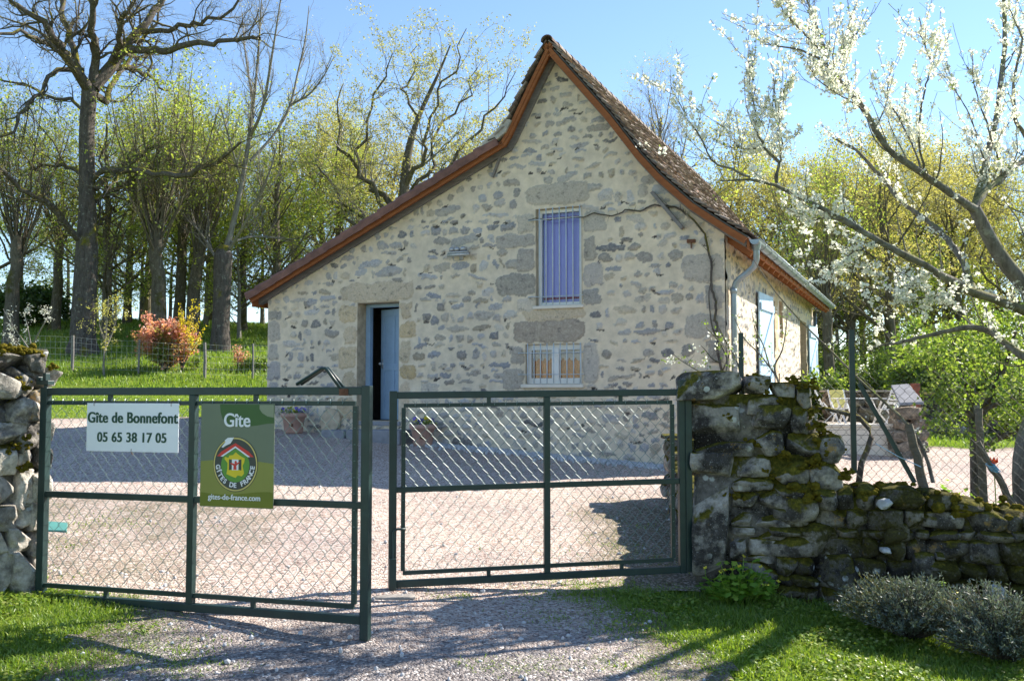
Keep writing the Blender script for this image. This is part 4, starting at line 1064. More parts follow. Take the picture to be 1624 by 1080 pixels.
def gate_leaf(lf, name, label, zt0, zt1, zb0, zb1, mids, midz, bars, postdrop):
    """lf geometry; heights of top and bottom rail at hinge(0) and free end(1)"""
    rz = math.atan2(lf.d[1], lf.d[0])
    flip = 1
    g = empty(name, (lf.A[0], lf.A[1], 0), rz); tag(g, label, 'gate', 'green mesh gate leaves')
    ysign = 1 if (np.array([-lf.d[1], lf.d[0]]) @ lf.n) > 0 else -1
    L = lf.L
    zt = lambda x: zt0 + (zt1 - zt0) * x / L
    zb = lambda x: zb0 + (zb1 - zb0) * x / L
    w = 0.055
    b = MB()
    b.bar((0, 0, zb0 - 0.03), (0, 0, zt0 + 0.028), w, 0.05, (0, 1, 0))
    b.build('hinge_stile', M['gate'], g, bevel=0.004)
    b = MB(); b.bar((L, 0, zb1 - postdrop), (L, 0, zt1 + 0.032), w, 0.05, (0, 1, 0)); b.build('meeting_stile', M['gate'], g, bevel=0.004)
    b = MB(); b.bar((w / 2, 0, zt(0)), (L - w / 2, 0, zt(L)), 0.045, 0.05); b.build('top_rail', M['gate'], g, bevel=0.004)
    b = MB(); b.bar((w / 2, 0, zb(0)), (L - w / 2, 0, zb(L)), 0.045, 0.05); b.build('bottom_rail', M['gate'], g, bevel=0.004)
    b = MB(); f = midz; m0 = zb0 + (zt0 - zb0) * f; m1 = zb1 + (zt1 - zb1) * f
    b.bar((w / 2, 0, m0), (L - w / 2, 0, m1), 0.035, 0.04); b.build('middle_rail', M['gate'], g, bevel=0.003)
    b = MB(); xm = mids; b.bar((xm, -0.003 * ysign, zb(xm) + 0.025), (xm, -0.003 * ysign, zt(xm) - 0.025), 0.045, 0.045, (0, 1, 0)); b.build('mullion', M['gate'], g, bevel=0.003)
    e = 0.075; xa, xb = e if bars[0] else 0.03, L - e if bars[1] else L - 0.03
    b = MB()
    b.bar((xa, 0, zt(xa) - e), (xb, 0, zt(xb) - e), 0.022, 0.028); b.bar((xa, 0, zb(xa) + e), (xb, 0, zb(xb) + e), 0.022, 0.028)
    if bars[0]: b.bar((xa, 0, zb(xa) + e + 0.015), (xa, 0, zt(xa) - e - 0.015), 0.03, 0.022, (0, 1, 0))
    if bars[1]: b.bar((xb, 0, zb(xb) + e + 0.015), (xb, 0, zt(xb) - e - 0.015), 0.03, 0.022, (0, 1, 0))
    for x in (L * 0.22, L * 0.68):
        b.box((x - 0.014, -0.01, zt(x) - e + 0.014), (x + 0.014, 0.01, zt(x) - 0.025)); b.box((x - 0.014, -0.01, zb(x) + 0.025), (x + 0.014, 0.01, zb(x) + e - 0.014))
    b.build('mesh_frame', M['gate'], g)
    b = MB(); chain_panel(b, xa, xb, min(zb0, zb1) + e + 0.005, min(zt0, zt1) - e + 0.012, 0.0415, 0.049, 0.0017, 0.02 * ysign)
    # twisted tie ends along the top bar
    for x in np.arange(xa + 0.04, xb, 0.083):
        z = zt(x) - e; b.tube([(x - 0.012, 0.016 * ysign, z - 0.02), (x, -0.018 * ysign, z), (x + 0.004, 0.0, z + 0.024), (x + 0.016, 0.012 * ysign, z + 0.03)], 0.0022, 4); b.tube([(x, -0.018 * ysign, z), (x - 0.012, 0.0, z + 0.026)], 0.0022, 4)
    for x in ((xa,) if bars[0] else ()) + ((xb,) if bars[1] else ()):
        for z in np.arange(zb0 + 0.16, zt0 - 0.1, 0.098): b.tube([(x - 0.018, 0.0, z), (x, -0.014 * ysign, z + 0.004), (x + 0.018, 0.0, z), (x, 0.016 * ysign, z - 0.004), (x - 0.018, 0.0, z)], 0.0025, 4)
    b.build('wire_mesh', M['wire'], g)
    return g, ysign
lfL = Leaf(GH, GF); lfR = Leaf(RHp, RFp)
zz = lambda lf, u, v: lf.hit(u, v)[1]
gl, ysL = gate_leaf(lfL, 'mesh_gate', 'dark green mesh gate leaf carrying the two signs, swung out by the left pillar', zz(lfL, 66, 621), zz(lfL, 580, 620), zz(lfL, 66, 945), zz(lfL, 580, 983), lfL.hit(307, 700)[0], (948 - 783) / (948 - 616.0), (False, True), 0.115)
gr, ysR = gate_leaf(lfR, 'mesh_gate', 'dark green mesh gate leaf without signs, hung on the right pillar', zz(lfR, 1085, 622), zz(lfR, 622, 627), zz(lfR, 1085, 902), zz(lfR, 622, 926), lfR.hit(867, 700)[0], (905 - 763) / (905 - 619.0), (True, True), 0.02)
# lever arm folded over the top rail of the left leaf
b = MB()
xs0, z0 = lfL.hit(474, 612); xs1, z1 = lfL.hit(515, 584); xs2, z2 = lfL.hit(548, 622)
for o_ in (-0.016, 0.016):
    b.tube([(xs0 + o_ * 0.4, o_, z0 + 0.01), (xs1 - 0.03, o_, z1 - 0.012), (xs1 - 0.012, o_, z1 - 0.001), (xs1 + 0.012, o_, z1 - 0.001), (xs1 + 0.028, o_, z1 - 0.014), (xs2 + o_ * 0.4, o_, z2)], 0.0105, 10)
b.build('lever_arm', M['gate'], gl, True)
b = MB(); b.box((xs2 - 0.03, -0.03, z2 - 0.02), (xs2 + 0.03, 0.03, z2 + 0.022)); b.build('lever_hinge', M['rust'], gl, bevel=0.004)
# drop bolt on the right leaf
x_, za = lfR.hit(622, 838); zb_ = zz(lfR, 622, 884); zc = zz(lfR, 622, 938); zd = zz(lfR, 622, 956); yb = -0.045 * ysR
xi = x_ - 0.035
b = MB(); b.tube([(xi - 0.06, yb, za), (xi, yb, za + 0.002), (xi + 0.02, yb, za - 0.006), (xi + 0.03, yb, za - 0.03), (xi + 0.03, yb, zd)], 0.009, 8); b.build('drop_bolt', M['gate'], gr, True)
b = MB(); b.box((xi + 0.006, yb - 0.02, zc), (xi + 0.058, yb + 0.02, zb_)); b.build('bolt_sleeve', M['gate'], gr, bevel=0.004)
# hinge brackets
b = MB(); zt_ = zz(lfL, 66, 600); b.box((-0.06, -0.03, zt_ - 0.045), (0.04, 0.03, zt_ - 0.015)); b.box((-0.015, -0.02, zt_ - 0.015), (0.012, 0.02, zt_ + 0.035)); b.tube([(-0.005, 0, zt_ - 0.07), (-0.005, 0, zt_ + 0.02)], 0.014, 10); b.box((-0.06, -0.03, zt_ - 0.015), (-0.04, 0.03, zt_ + 0.01)); b.bar((-0.05, 0, zt_ - 0.01), (-0.2, 0.12, zt_ - 0.01), 0.04, 0.014)
b.build('hinge_bracket', M['gate'], gl, bevel=0.003)
b = MB(); zt_ = zz(lfR, 1088, 618); b.box((-0.045, -0.03, zt_ + 0.005), (0.02, 0.03, zt_ + 0.075)); b.tube([(-0.01, 0, zt_ - 0.02), (-0.01, 0, zt_ + 0.02)], 0.016, 10); b.bar((-0.01, 0, zt_ + 0.04), (-0.12, 0.12, zt_ + 0.04), 0.04, 0.014); b.build('hinge_bracket', M['gate'], gr, bevel=0.003)
b = MB(); xr = -0.045; b.bar((xr, 0.012, zz(lfR, 1090, 905)), (xr, 0.012, zz(lfR, 1090, 618)), 0.05, 0.05, (0, 1, 0)); b.build('hanging_post', M['gate'], gr, bevel=0.004)
# stop slab between the leaves
p = ground_at(625, 948); b = MB(); rock(b, (p[0], p[1], p[2] - 0.01), (0.16, 0.09, 0.035), 5, 0.15, 0.04, 0.1)
tag(b.build('gate_stop', M['concrete'], None, True), 'flat dark stop slab in the gravel under the drop bolt', 'stop slab')

# ------------------------------------------------------------------ the two signs
def leaf_empty(name, lf, x, z, label, cat, off=-0.035):
    P = lf.A + lf.d * x + lf.n * off
    d = lf.d if lf.d[0] > 0 else -lf.d
    return tag(empty(name, (P[0], P[1], z), math.atan2(d[1], d[0])), label, cat)
def text_mesh(name, s, size, mat, parent, loc, sx=1.0, bold=0.0, rot=0.0, align='CENTER', space=1.0, depth=0.0008, dup=0.0):
    cu = bpy.data.curves.new(name + '_curve', 'FONT'); cu.body = s; cu.size = size; cu.align_x = align; cu.align_y = 'CENTER'
    cu.offset = bold; cu.extrude = depth; cu.space_character = space
    tmp = bpy.data.objects.new('tmp', cu); COL.objects.link(tmp); bpy.context.view_layer.update()
    me = bpy.data.meshes.new_from_object(tmp.evaluated_get(bpy.context.evaluated_depsgraph_get()))
    bpy.data.objects.remove(tmp); bpy.data.curves.remove(cu)
    me.materials.clear(); me.materials.append(mat)
    c, s_ = math.cos(rot), math.sin(rot)
    co = np.empty(len(me.vertices) * 3, np.float32); me.vertices.foreach_get('co', co); co = co.reshape(-1, 3)
    co[:, 0] *= sx
    Vt = np.c_[co[:, 0] * c - co[:, 1] * s_, -co[:, 2], co[:, 0] * s_ + co[:, 1] * c]
    me.vertices.foreach_set('co', Vt.astype(np.float32).ravel()); me.update()
    if dup:                                      # thicken the strokes sideways, a hair further forward each time
        Fl = [list(p.vertices) for p in me.polygons]; n_ = len(Vt); Va = []; Fa = []
        for k, dx in enumerate(np.linspace(-dup, dup, 4)):
            Va.append(Vt + np.array([dx, -0.0003 * k, 0])); Fa += [[i + n_ * k for i in f] for f in Fl]
        me = bpy.data.meshes.new(name); me.from_pydata(np.concatenate(Va).tolist(), [], Fa); me.materials.append(mat)
    return link_mesh(name, me, parent, loc)
def plate(b, pts, y, t=0.0012, m=0):
    b.poly(pts, y - t, y, m=m)
# white name sign
O = -0.035
xa, za = lfL.hit(139, 639, O); xb, zb2 = lfL.hit(283, 718, O)
ws_ = empty_ = leaf_empty('name_sign', lfL, (xa + xb) / 2, (za + zb2) / 2, 'white rectangular sign with green house name and phone number on the left gate leaf', 'sign')
W_, H_ = xb - xa, za - zb2
b = MB(); b.box((-W_ / 2, -0.004, -H_ / 2), (W_ / 2, 0.0, H_ / 2)); b.build('plate', M['sign_white'], ws_, bevel=0.0015)
t1 = text_mesh('lettering', 'Gîte de Bonnefont', 0.098, M['sign_ink'], ws_, (0.0, -0.0048, H_ * 0.19), 0.885, 0.0012, space=1.06, dup=0.0028)
# slab serifs in the photograph's lettering: little feet are too small to read, so only the weight is kept
text_mesh('lettering', '05 65 38 17 05', 0.088, M['sign_ink'], ws_, (0.0, -0.0048, -H_ * 0.215), 0.93, 0.0010, space=1.07, dup=0.0022)
b = MB()
for x, z in ((-W_ * 0.42, H_ / 2 - 0.01), (W_ * 0.42, H_ / 2 - 0.01), (0, -H_ / 2 + 0.01)):
    s_ = 1 if z > 0 else -1
    b.tube([(x, 0.012, z + s_ * 0.03), (x, -0.007, z + s_ * 0.012), (x, -0.007, z - s_ * 0.006), (x, 0.004, z - s_ * 0.008)], 0.0022, 5)
b.build('tie_wires', M['rust'], ws_)
# green holiday-let sign
xa, za = lfL.hit(320, 640, O); xb, zb2 = lfL.hit(434, 807, O)
gs = leaf_empty('green_sign', lfL, (xa + xb) / 2, (za + zb2) / 2, 'tall olive green sign with a round house emblem wired to the left gate leaf', 'sign')
W_, H_ = xb - xa, za - zb2
b = MB(); b.box((-W_ / 2, -0.004, -H_ / 2), (W_ / 2, 0.0, H_ / 2)); b.build('plate', M['sg_olive'], gs, bevel=0.001)
def sg(u, v):                                    # sign picture coordinates 0..1 from the top left -> local x,z
    return ((u - 0.5) * W_, (0.5 - v) * H_)
def band(name, pts, mat, y):
    b = MB(); plate(b, [sg(*p) for p in pts], y, 0.0006); return b.build(name, M[mat], gs)
E_ = 0.006
xs_ = np.linspace(E_, 1 - E_, 24)
low = [(x, 0.575 - 0.035 * math.sin(math.pi * (x * 0.85 + 0.12))) for x in xs_]
band('lower_field', low + [(1 - E_, 1 - E_), (E_, 1 - E_)], 'sg_lime', -0.0042)
band('lower_shade', [(E_, 0.86)] + [(x, 0.86 + 0.02 * math.sin(x * 5)) for x in xs_[1:-1]] + [(1 - E_, 0.85), (1 - E_, 1 - E_), (E_, 1 - E_)], 'sg_low', -0.0049)
band('dark_field', [(0.26, E_), (0.27, 0.08), (0.30, 0.15), (0.38, 0.20), (0.55, 0.225), (0.75, 0.21), (0.90, 0.19), (1 - E_, 0.185), (1 - E_, E_)], 'sg_dark', -0.0042)
band('pale_corner', [(0.80, E_ * 1.5), (0.80, 0.05), (0.84, 0.09), (0.91, 0.12), (1 - E_ * 1.5, 0.13), (1 - E_ * 1.5, E_ * 1.5)], 'sg_pale', -0.0049)
text_mesh('lettering', 'Gîte', 0.118, M['lg_white'], gs, (*[sg(0.5, 0.165)[0]], -0.0062, sg(0.5, 0.165)[1]), 0.92, 0.0012, dup=0.0018)
text_mesh('lettering', 'gites-de-france.com', 0.049, M['lg_white'], gs, (sg(0.475, 0.905)[0], -0.0062, sg(0.475, 0.905)[1]), 0.96, 0.0004, dup=0.0009)
cx, cz = sg(0.485, 0.585); R0 = 0.305 * W_
def disc(b, r0, r1, y, t=0.0008, n=64, ey=1.06):
    a = np.linspace(0, 2 * math.pi, n + 1)[:-1]
    if r0 <= 0:
        plate(b, [(cx + r1 * math.cos(q), cz + r1 * ey * math.sin(q)) for q in a], y, t)
    else:
        for i in range(n):
            q0, q1 = a[i], a[(i + 1) % n]
            plate(b, [(cx + r * math.cos(q), cz + r * ey * math.sin(q)) for r, q in ((r0, q0), (r1, q0), (r1, q1), (r0, q1))], y, t)
def emblem(name, mat, fn, parent):
    b = MB(); fn(b); return b.build(name, M[mat], parent)
em = emblem('emblem', 'lg_grey', lambda b: disc(b, 0, R0, -0.0056), gs)
emblem('ring', 'lg_gold', lambda b: disc(b, R0 * 0.925, R0 * 0.975, -0.0066), em)
emblem('green_disc', 'lg_green', lambda b: plate(b, [(cx + R0 * 0.63 * math.cos(q), cz - R0 * 0.03 + R0 * 0.66 * min(math.sin(q), 0.62 - 0.55 * abs(math.cos(q)) + 0.35)) for q in np.linspace(0, 2 * math.pi, 49)[:-1]], -0.0066, 0.0008), em)
P_ = lambda pts: [(cx + R0 * x, cz + R0 * y) for x, y in pts]
emblem('roof_red', 'lg_red', lambda b: [plate(b, P_([(-0.82, 0.30), (-0.60, 0.50), (0, 0.82), (0, 0.70), (-0.66, 0.30)]), -0.0076), plate(b, P_([(0.82, 0.30), (0.66, 0.30), (0, 0.70), (0, 0.82), (0.60, 0.50)]), -0.0076)], em)
emblem('roof_white', 'lg_white', lambda b: [plate(b, P_([(-0.66, 0.30), (0, 0.70), (0, 0.635), (-0.56, 0.29)]), -0.0076), plate(b, P_([(0.66, 0.30), (0.56, 0.29), (0, 0.635), (0, 0.70)]), -0.0076)], em)
emblem('country_shape', 'lg_yellow', lambda b: plate(b, P_([(0.02, 0.47), (0.14, 0.38), (0.28, 0.30), (0.43, 0.24), (0.40, 0.08), (0.33, -0.05), (0.37, -0.20), (0.40, -0.34), (0.30, -0.45), (0.12, -0.42), (0.02, -0.52), (-0.16, -0.46), (-0.38, -0.38), (-0.34, -0.16), (-0.34, 0.05), (-0.48, 0.20), (-0.46, 0.28), (-0.30, 0.25), (-0.26, 0.34), (-0.10, 0.36)]), -0.0076), em)
emblem('window_white', 'lg_white', lambda b: plate(b, P_([(-0.14, -0.22), (0.15, -0.22), (0.15, 0.19), (-0.14, 0.19)]), -0.0086), em)
emblem('shutters', 'lg_grey', lambda b: [plate(b, P_([(-0.27, -0.23), (-0.15, -0.20), (-0.15, 0.18), (-0.27, 0.20)]), -0.0086), plate(b, P_([(0.16, -0.20), (0.28, -0.23), (0.28, 0.20), (0.16, 0.18)]), -0.0086)], em)
emblem('figure', 'lg_red', lambda b: [plate(b, P_([(-0.07, -0.2), (0.07, -0.2), (0.06, -0.05), (0.22, 0.08), (0.20, 0.11), (0.02, 0.02), (-0.20, 0.06), (-0.20, 0.02), (-0.06, -0.05)]), -0.0096), plate(b, P_([(0.03 + 0.05 * math.cos(q), 0.08 + 0.06 * math.sin(q)) for q in np.linspace(0, 6.28, 13)[:-1]]), -0.0096)], em)
emblem('white_plume', 'lg_white', lambda b: plate(b, P_([(-0.62, 0.66), (-0.55, 0.64), (-0.42, 0.72), (-0.22, 0.80), (-0.06, 1.04), (-0.34, 1.02), (-0.48, 0.92), (-0.44, 0.86)]), -0.0086), em)
b = MB()
word = 'GÎTES DE FRANCE'; n_ = len(word)
for i, ch in enumerate(word):
    if ch == ' ': continue
    q = math.radians(-172 + 164 * i / (n_ - 1)); r = R0 * 0.785
    text_mesh('ring_letter', ch, 0.042, M['lg_white'], em, (cx + r * math.cos(q), -0.0074, cz + r * 1.04 * math.sin(q)), 1.0, 0.0011, q + math.pi / 2)

# ------------------------------------------------------------------ stone pillars and walls
# right pillar: large dressed blocks, mossy, stepping down into the low wall
PW = Leaf(at(1095, 900, 7.16), at(1600, 900, 6.75))
pR = lambda u, v, o=0.0: PW.hit(u, v, o)
rzR = math.atan2(PW.d[1], PW.d[0])
def wallrock(b, u0, v0, u1, v1, depth, seed, rd=0.3, ro=0.07, t=None, proud=0.0, tilt=0.0, back=None):
    """stone whose face spans photo box (u0,v0)-(u1,v1) on the wall plane"""
    x0_, z1_ = pR(u0, v0); x1_, z0_ = pR(u1, v1); y = depth / 2 - proud
    c = PW.A + PW.d * (x0_ + x1_) / 2 + PW.n * y
    rock(b, (c[0], c[1], (z0_ + z1_) / 2), ((x1_ - x0_) / 2 * 1.03, depth / 2, (z1_ - z0_) / 2 * 1.05), seed, rd, ro, rzR, tilt, t=t)
pil = empty('stone_pillar', (*(PW.A + PW.d * 0.2 + PW.n * 0.25), 0.0)); tag(pil, 'tall mossy grey gate pillar of big blocks at the right, stepping down to the low wall', 'pillar', 'gate pillars')
def to_child(o, parent):
    o.parent = parent; o.matrix_parent_inverse = Matrix.Translation(-Vector(parent.location)); return o
RV2, RF2 = _rock_base(14)
b = MB()
def big(u0, v0, u1, v1, depth, seed, **k):
    x0_, z1_ = pR(u0, v0); x1_, z0_ = pR(u1, v1); y = depth / 2 - k.get('proud', 0)
    c = PW.A + PW.d * (x0_ + x1_) / 2 + PW.n * y
    rock(b, (c[0], c[1], (z0_ + z1_) / 2), ((x1_ - x0_) / 2 * 1.02, depth / 2, (z1_ - z0_) / 2 * 1.03), seed, k.get('rd', 0.16), k.get('ro', 0.06), rzR, k.get('tilt', 0), base=(RV2, RF2), t=k.get('t'))
big(1070, 588, 1180, 636, 0.5, 301, t=0.85, proud=0.05, ro=0.09)
big(1178, 594, 1226, 626, 0.45, 302, t=0.7, ro=0.1)
big(1224, 606, 1262, 632, 0.42, 303, t=0.6, ro=0.1)
big(1262, 604, 1292, 650, 0.42, 304, t=0.4, rd=0.4)
big(1090, 634, 1178, 706, 0.5, 305, t=0.45)
big(1180, 626, 1240, 660, 0.45, 306, t=0.5, rd=0.4)
big(1188, 640, 1258, 682, 0.45, 307, t=0.75, rd=0.5, proud=0.03)
big(1250, 640, 1300, 690, 0.42, 308, t=0.35, rd=0.5)
big(1090, 700, 1200, 726, 0.5, 309, t=0.2)
big(1195, 680, 1248, 726, 0.45, 310, t=0.55, rd=0.45)
big(1246, 685, 1312, 730, 0.45, 311, t=0.5, rd=0.5)
big(1092, 716, 1168, 764, 0.52, 312, t=0.75, proud=0.02)
big(1166, 722, 1226, 760, 0.45, 313, t=0.6, rd=0.4)
big(1094, 762, 1160, 925, 0.52, 314, t=0.85, proud=0.03, rd=0.10)
big(1224, 728, 1290, 772, 0.45, 315, t=0.5, rd=0.5); big(1285, 735, 1340, 785, 0.42, 316, t=0.65, rd=0.4, tilt=0.25)
big(1300, 690, 1345, 738, 0.40, 317, t=0.35, rd=0.5)
big(1160, 780, 1205, 806, 0.4, 318, t=0.9); big(1202, 776, 1262, 818, 0.4, 319, t=0.85, rd=0.35); big(1158, 812, 1200, 838, 0.4, 320, t=0.8, rd=0.35); big(1194, 816, 1256, 846, 0.4, 321, t=0.9, rd=0.35)
big(1156, 836, 1200, 852, 0.4, 322, t=0.6, rd=0.3); big(1200, 842, 1262, 858, 0.4, 323, t=0.6, rd=0.3); big(1156, 852, 1186, 892, 0.4, 324, t=0.7, rd=0.4); big(1186, 852, 1240, 884, 0.4, 325, t=0.8, rd=0.4); big(1184, 878, 1244, 896, 0.4, 326, t=0.6); big(1158, 890, 1240, 930, 0.4, 327, t=0.6)
big(1160, 756, 1230, 784, 0.4, 328, t=0.5, rd=0.4); big(1226, 766, 1300, 800, 0.4, 329, t=0.5, rd=0.5)
# heart
x0_, z1_ = pR(1100, 640); x1_, z0_ = pR(1250, 930)
V0 = PW.A + PW.d * x0_ + PW.n * 0.08
b.box((0, 0, 0), (x1_ - x0_ + 0.2, 0.34, pR(1100, 720)[1] - z0_), 0.05, [[PW.d[0], -PW.d[1], 0], [PW.d[1], PW.d[0], 0], [0, 0, 1]], (V0[0], V0[1], z0_))
b.box((0, 0, pR(1100, 720)[1] - z0_), (x1_ - x0_ + 0.1, 0.30, pR(1100, 625)[1] - z0_), 0.05, [[PW.d[0], -PW.d[1], 0], [PW.d[1], PW.d[0], 0], [0, 0, 1]], (V0[0], V0[1], z0_))
to_child(b.build('blocks', M['dry_dark'], None, True), pil)
b = MB(); rg = np.random.RandomState(12)
spots = [(1286, 606, .05), (1268, 602, .05), (1296, 640, .05), (1296, 655, .05), (1305, 668, .06), (1312, 676, .05), (1290, 620, .04), (1232, 612, .045), (1225, 603, .04), (1256, 646, .03), (1240, 628, .04), (1153, 652, .03), (1160, 655, .025), (1262, 738, .05), (1228, 742, .035), (1236, 758, .03), (1320, 702, .07), (1300, 725, .06), (1288, 735, .06), (1312, 740, .05), (1272, 600, .05), (1210, 598, .035), (1200, 700, .05), (1185, 772, .06), (1170, 776, .05), (1240, 700, .06), (1250, 715, .05), (1345, 745, .06), (1330, 715, .06)]
for k, (u, v, r) in enumerate(spots):
    for q in range(4):
        x_, z_ = pR(u - 6 + rg.uniform(-13, 11), v + 3 + rg.uniform(-6, 9)); c = PW.A + PW.d * x_ + PW.n * rg.uniform(0.01, 0.12)
        moss_clump(b, (c[0], c[1], z_), r * rg.uniform(0.45, 0.9), 500 + k * 7 + q)
to_child(b.build('moss', M['moss'], None, True), pil)
# low wall
lw = empty('low_wall', (*(PW.A + PW.d * 2 + PW.n * 0.2), 0.0)); tag(lw, 'low mossy dry stone wall running right from the gate pillar', 'stone wall')
x0_, _ = pR(1250, 900); p0 = PW.A + PW.d * x0_ + PW.n * 0.24; p1 = PW.A + PW.d * 5.2 + PW.n * 0.24
LwL = 5.2 - x0_
def topz(t):
    x = x0_ + t * LwL
    return float(np.interp(x, [pR(1250, 0)[0], pR(1340, 0)[0], pR(1480, 0)[0], pR(1624, 0)[0], 5.2], [0.84, 0.80, 0.74, 0.68, 0.62])) + 0.03 * math.sin(x * 5)
b = MB(); course_wall(b, p0, p1, 0.52, lambda t: float(ground_z(*(p0 + (p1 - p0) * t))) - 0.05, topz, 21, 0.06, 0.19, 0.07, 0.30, 0.045, 0.6)
for (u0, v0, u1, v1, t, sd) in ((1388, 788, 1415, 806, 3.0, 1), (1393, 865, 1412, 878, 2.6, 2), (1448, 875, 1484, 912, 1.5, 3), (1562, 922, 1592, 956, 2.4, 4), (1300, 878, 1368, 940, 0.3, 5), (1482, 876, 1500, 888, 1.6, 6), (1400, 828, 1445, 866, 0.6, 7), (1240, 790, 1300, 830, 0.8, 8), (1260, 830, 1320, 880, 0.6, 9)):
    wallrock(b, u0, v0, u1, v1, 0.26, 700 + sd, 0.4, 0.08, min(t, 1.0), 0.05)
to_child(b.build('stones', M['dry_moss'], None, True), lw)
b = MB()
for k in range(150):
    t = rg.rand(); c = p0 + (p1 - p0) * t + PW.n * rg.uniform(-0.26, 0.24); moss_clump(b, (c[0], c[1], topz(t) + rg.uniform(-0.07, -0.02)), rg.uniform(0.05, 0.11), 900 + k)
to_child(b.build('moss', M['moss'], None, True), lw)
b = MB()
for k, (u, v, w_, h_) in enumerate(((1401, 797, 11, 8), (1402, 871, 8, 5), (1577, 938, 12, 14))):
    x_, z_ = pR(u, v); c = PW.A + PW.d * x_ - PW.n * 0.05; sc = 7.0 / F
    rock(b, (c[0], c[1], z_), (w_ * sc, 0.06, h_ * sc), 777 + k, 0.7, 0.20, rzR, (0.2, -0.2, 0.5)[k], base=(RV2, RF2))
to_child(b.build('white_stones', simple('bare_white_limestone', (0.40, 0.40, 0.39), 0.9, var=0.3, scale=22, bump=0.6), None, True), lw)
# old wall running back from the right pillar towards the house
rw = empty('return_wall', (1.5, 9.0, 0.1)); tag(rw, 'short ivy brown stone wall running back behind the right pillar towards the house', 'stone wall')
b = MB(); q0 = PW.A + PW.d * 0.30 + PW.n * 0.55; q1 = np.array([1.98, 11.2])
course_wall(b, q1, q0, 0.42, lambda t: float(ground_z(*(q1 + (q0 - q1) * t))) - 0.05, lambda t: float(np.interp(t, [0, 0.06, 0.3, 1.0], [0.98, 1.02, 0.72, 0.62])), 33, 0.12, 0.24, 0.2, 0.4, 0.03, 0.5)
to_child(b.build('stones', M['dry_dark'], None, True), rw)
# left pillar, its flank catching the sun
pl = empty('stone_pillar', (-3.55, 6.6, 0.1)); tag(pl, 'pale sunlit rough stone gate pillar at the left with an orange mossy cap', 'pillar', 'gate pillars')
b = MB()
A2 = at(30, 900, 6.35); LP = Leaf(np.array([A2[0] - 0.62, A2[1] - 0.80, 0]), np.array([A2[0] + 0.20, A2[1] + 0.26, 0])); LP.n = np.array([-LP.d[1], LP.d[0]])
rzL = math.atan2(LP.d[1], LP.d[0])
def lrock(u0, v0, u1, v1, depth, seed, t=None, rd=0.3, ro=0.09, tilt=0.0, proud=0.0):
    x0_, z1_ = LP.hit(u0, v0); x1_, z0_ = LP.hit(u1, v1); c = LP.A + LP.d * (x0_ + x1_) / 2 + LP.n * (depth / 2 - proud)
    rock(b, (c[0], c[1], (z0_ + z1_) / 2), ((x1_ - x0_) / 2 * 1.14, depth / 2, (z1_ - z0_) / 2 * 1.14), seed, rd, ro, rzL, tilt, base=(RV2, RF2), t=t)
for k, (u0, v0, u1, v1, tl) in enumerate(((-70, 548, 52, 588, 0.0), (48, 552, 82, 590, 0), (50, 582, 97, 614, -0.2), (-60, 586, 28, 632, 0), (24, 584, 58, 634, 0), (-70, 630, 20, 676, 0), (14, 632, 64, 672, 0.45), (56, 618, 90, 674, 0), (-70, 674, 36, 712, 0), (32, 672, 64, 716, 0.2), (60, 672, 90, 700, 0), (-60, 708, 36, 752, 0), (36, 712, 60, 752, 0), (60, 700, 86, 745, 0),
                                          (-70, 752, 28, 804, 0), (30, 748, 60, 802, 0), (58, 745, 82, 800, 0), (-60, 804, 30, 842, 0), (26, 800, 56, 842, 0), (54, 800, 74, 842, 0), (-60, 842, 24, 890, 0), (20, 842, 56, 876, 0), (54, 840, 74, 880, 0), (-60, 890, 26, 948, 0), (24, 876, 60, 948, 0), (56, 880, 72, 945, 0))):
    lrock(u0, v0, u1, v1, 0.5, 820 + k, None, 0.10, 0.13, tl, 0.04 * math.sin(k * 2.4))
c0 = LP.A + LP.n * 0.1
b.box((-0.5, 0.02, 0), (LP.hit(60, 0)[0], 0.4, 1.5), 0.05, [[LP.d[0], -LP.d[1], 0], [LP.d[1], LP.d[0], 0], [0, 0, 1]], (c0[0], c0[1], 0.05))
to_child(b.build('blocks', M['dry_pale'], None, True), pl)
b = MB()
for k in range(60):
    u = rg.uniform(-40, 78); x_, z_ = LP.hit(u, 549 + max(0, (u - 20)) * 0.14); c = LP.A + LP.d * x_ + LP.n * rg.uniform(0.0, 0.42); moss_clump(b, (c[0], c[1], z_ + rg.uniform(-0.03, -0.012)), rg.uniform(0.03, 0.07), 1200 + k)
for k, (u, v) in enumerate(((34, 612), (40, 618), (30, 604), (38, 696), (22, 708), (12, 720), (44, 708), (42, 742), (46, 736), (84, 582))):
    x_, z_ = LP.hit(u, v); c = LP.A + LP.d * x_ + LP.n * 0.0; moss_clump(b, (c[0], c[1], z_), 0.04, 1300 + k)
to_child(b.build('moss', M['moss'], None, True), pl)

# ------------------------------------------------------------------ chain-link fence on the low wall
fA = PW.A + PW.d * pR(1172, 0)[0] + PW.n * 0.52; fB = PW.A + PW.d * 5.4 + PW.n * 0.34
FL = Leaf(np.array([*fA, 0]), np.array([*fB, 0])); rzF = math.atan2(FL.d[1], FL.d[0])
cf = empty('chain_link_fence', (fA[0], fA[1], 0.0), rzF); tag(cf, 'rusty chain link fence on green angle posts standing behind the mossy wall', 'fence')
xp, zp0 = FL.hit(1355, 750); _, zp1 = FL.hit(1355, 523)
xe = FL.hit(1168, 0)[0]; x4 = 4.3
def lpost(x, z0, z1, name='post'):
    b = MB(); b.box((x - 0.02, -0.005, z0), (x + 0.02, 0.0, z1)); b.box((x - 0.02, 0.0, z0), (x - 0.015, 0.035, z1)); return b.build(name, M['gate'], cf)
lpost(xp, zp0, zp1); lpost(xe, 0.6, FL.hit(1168, 528)[1]); lpost(x4, 0.3, zp1 + 0.05)
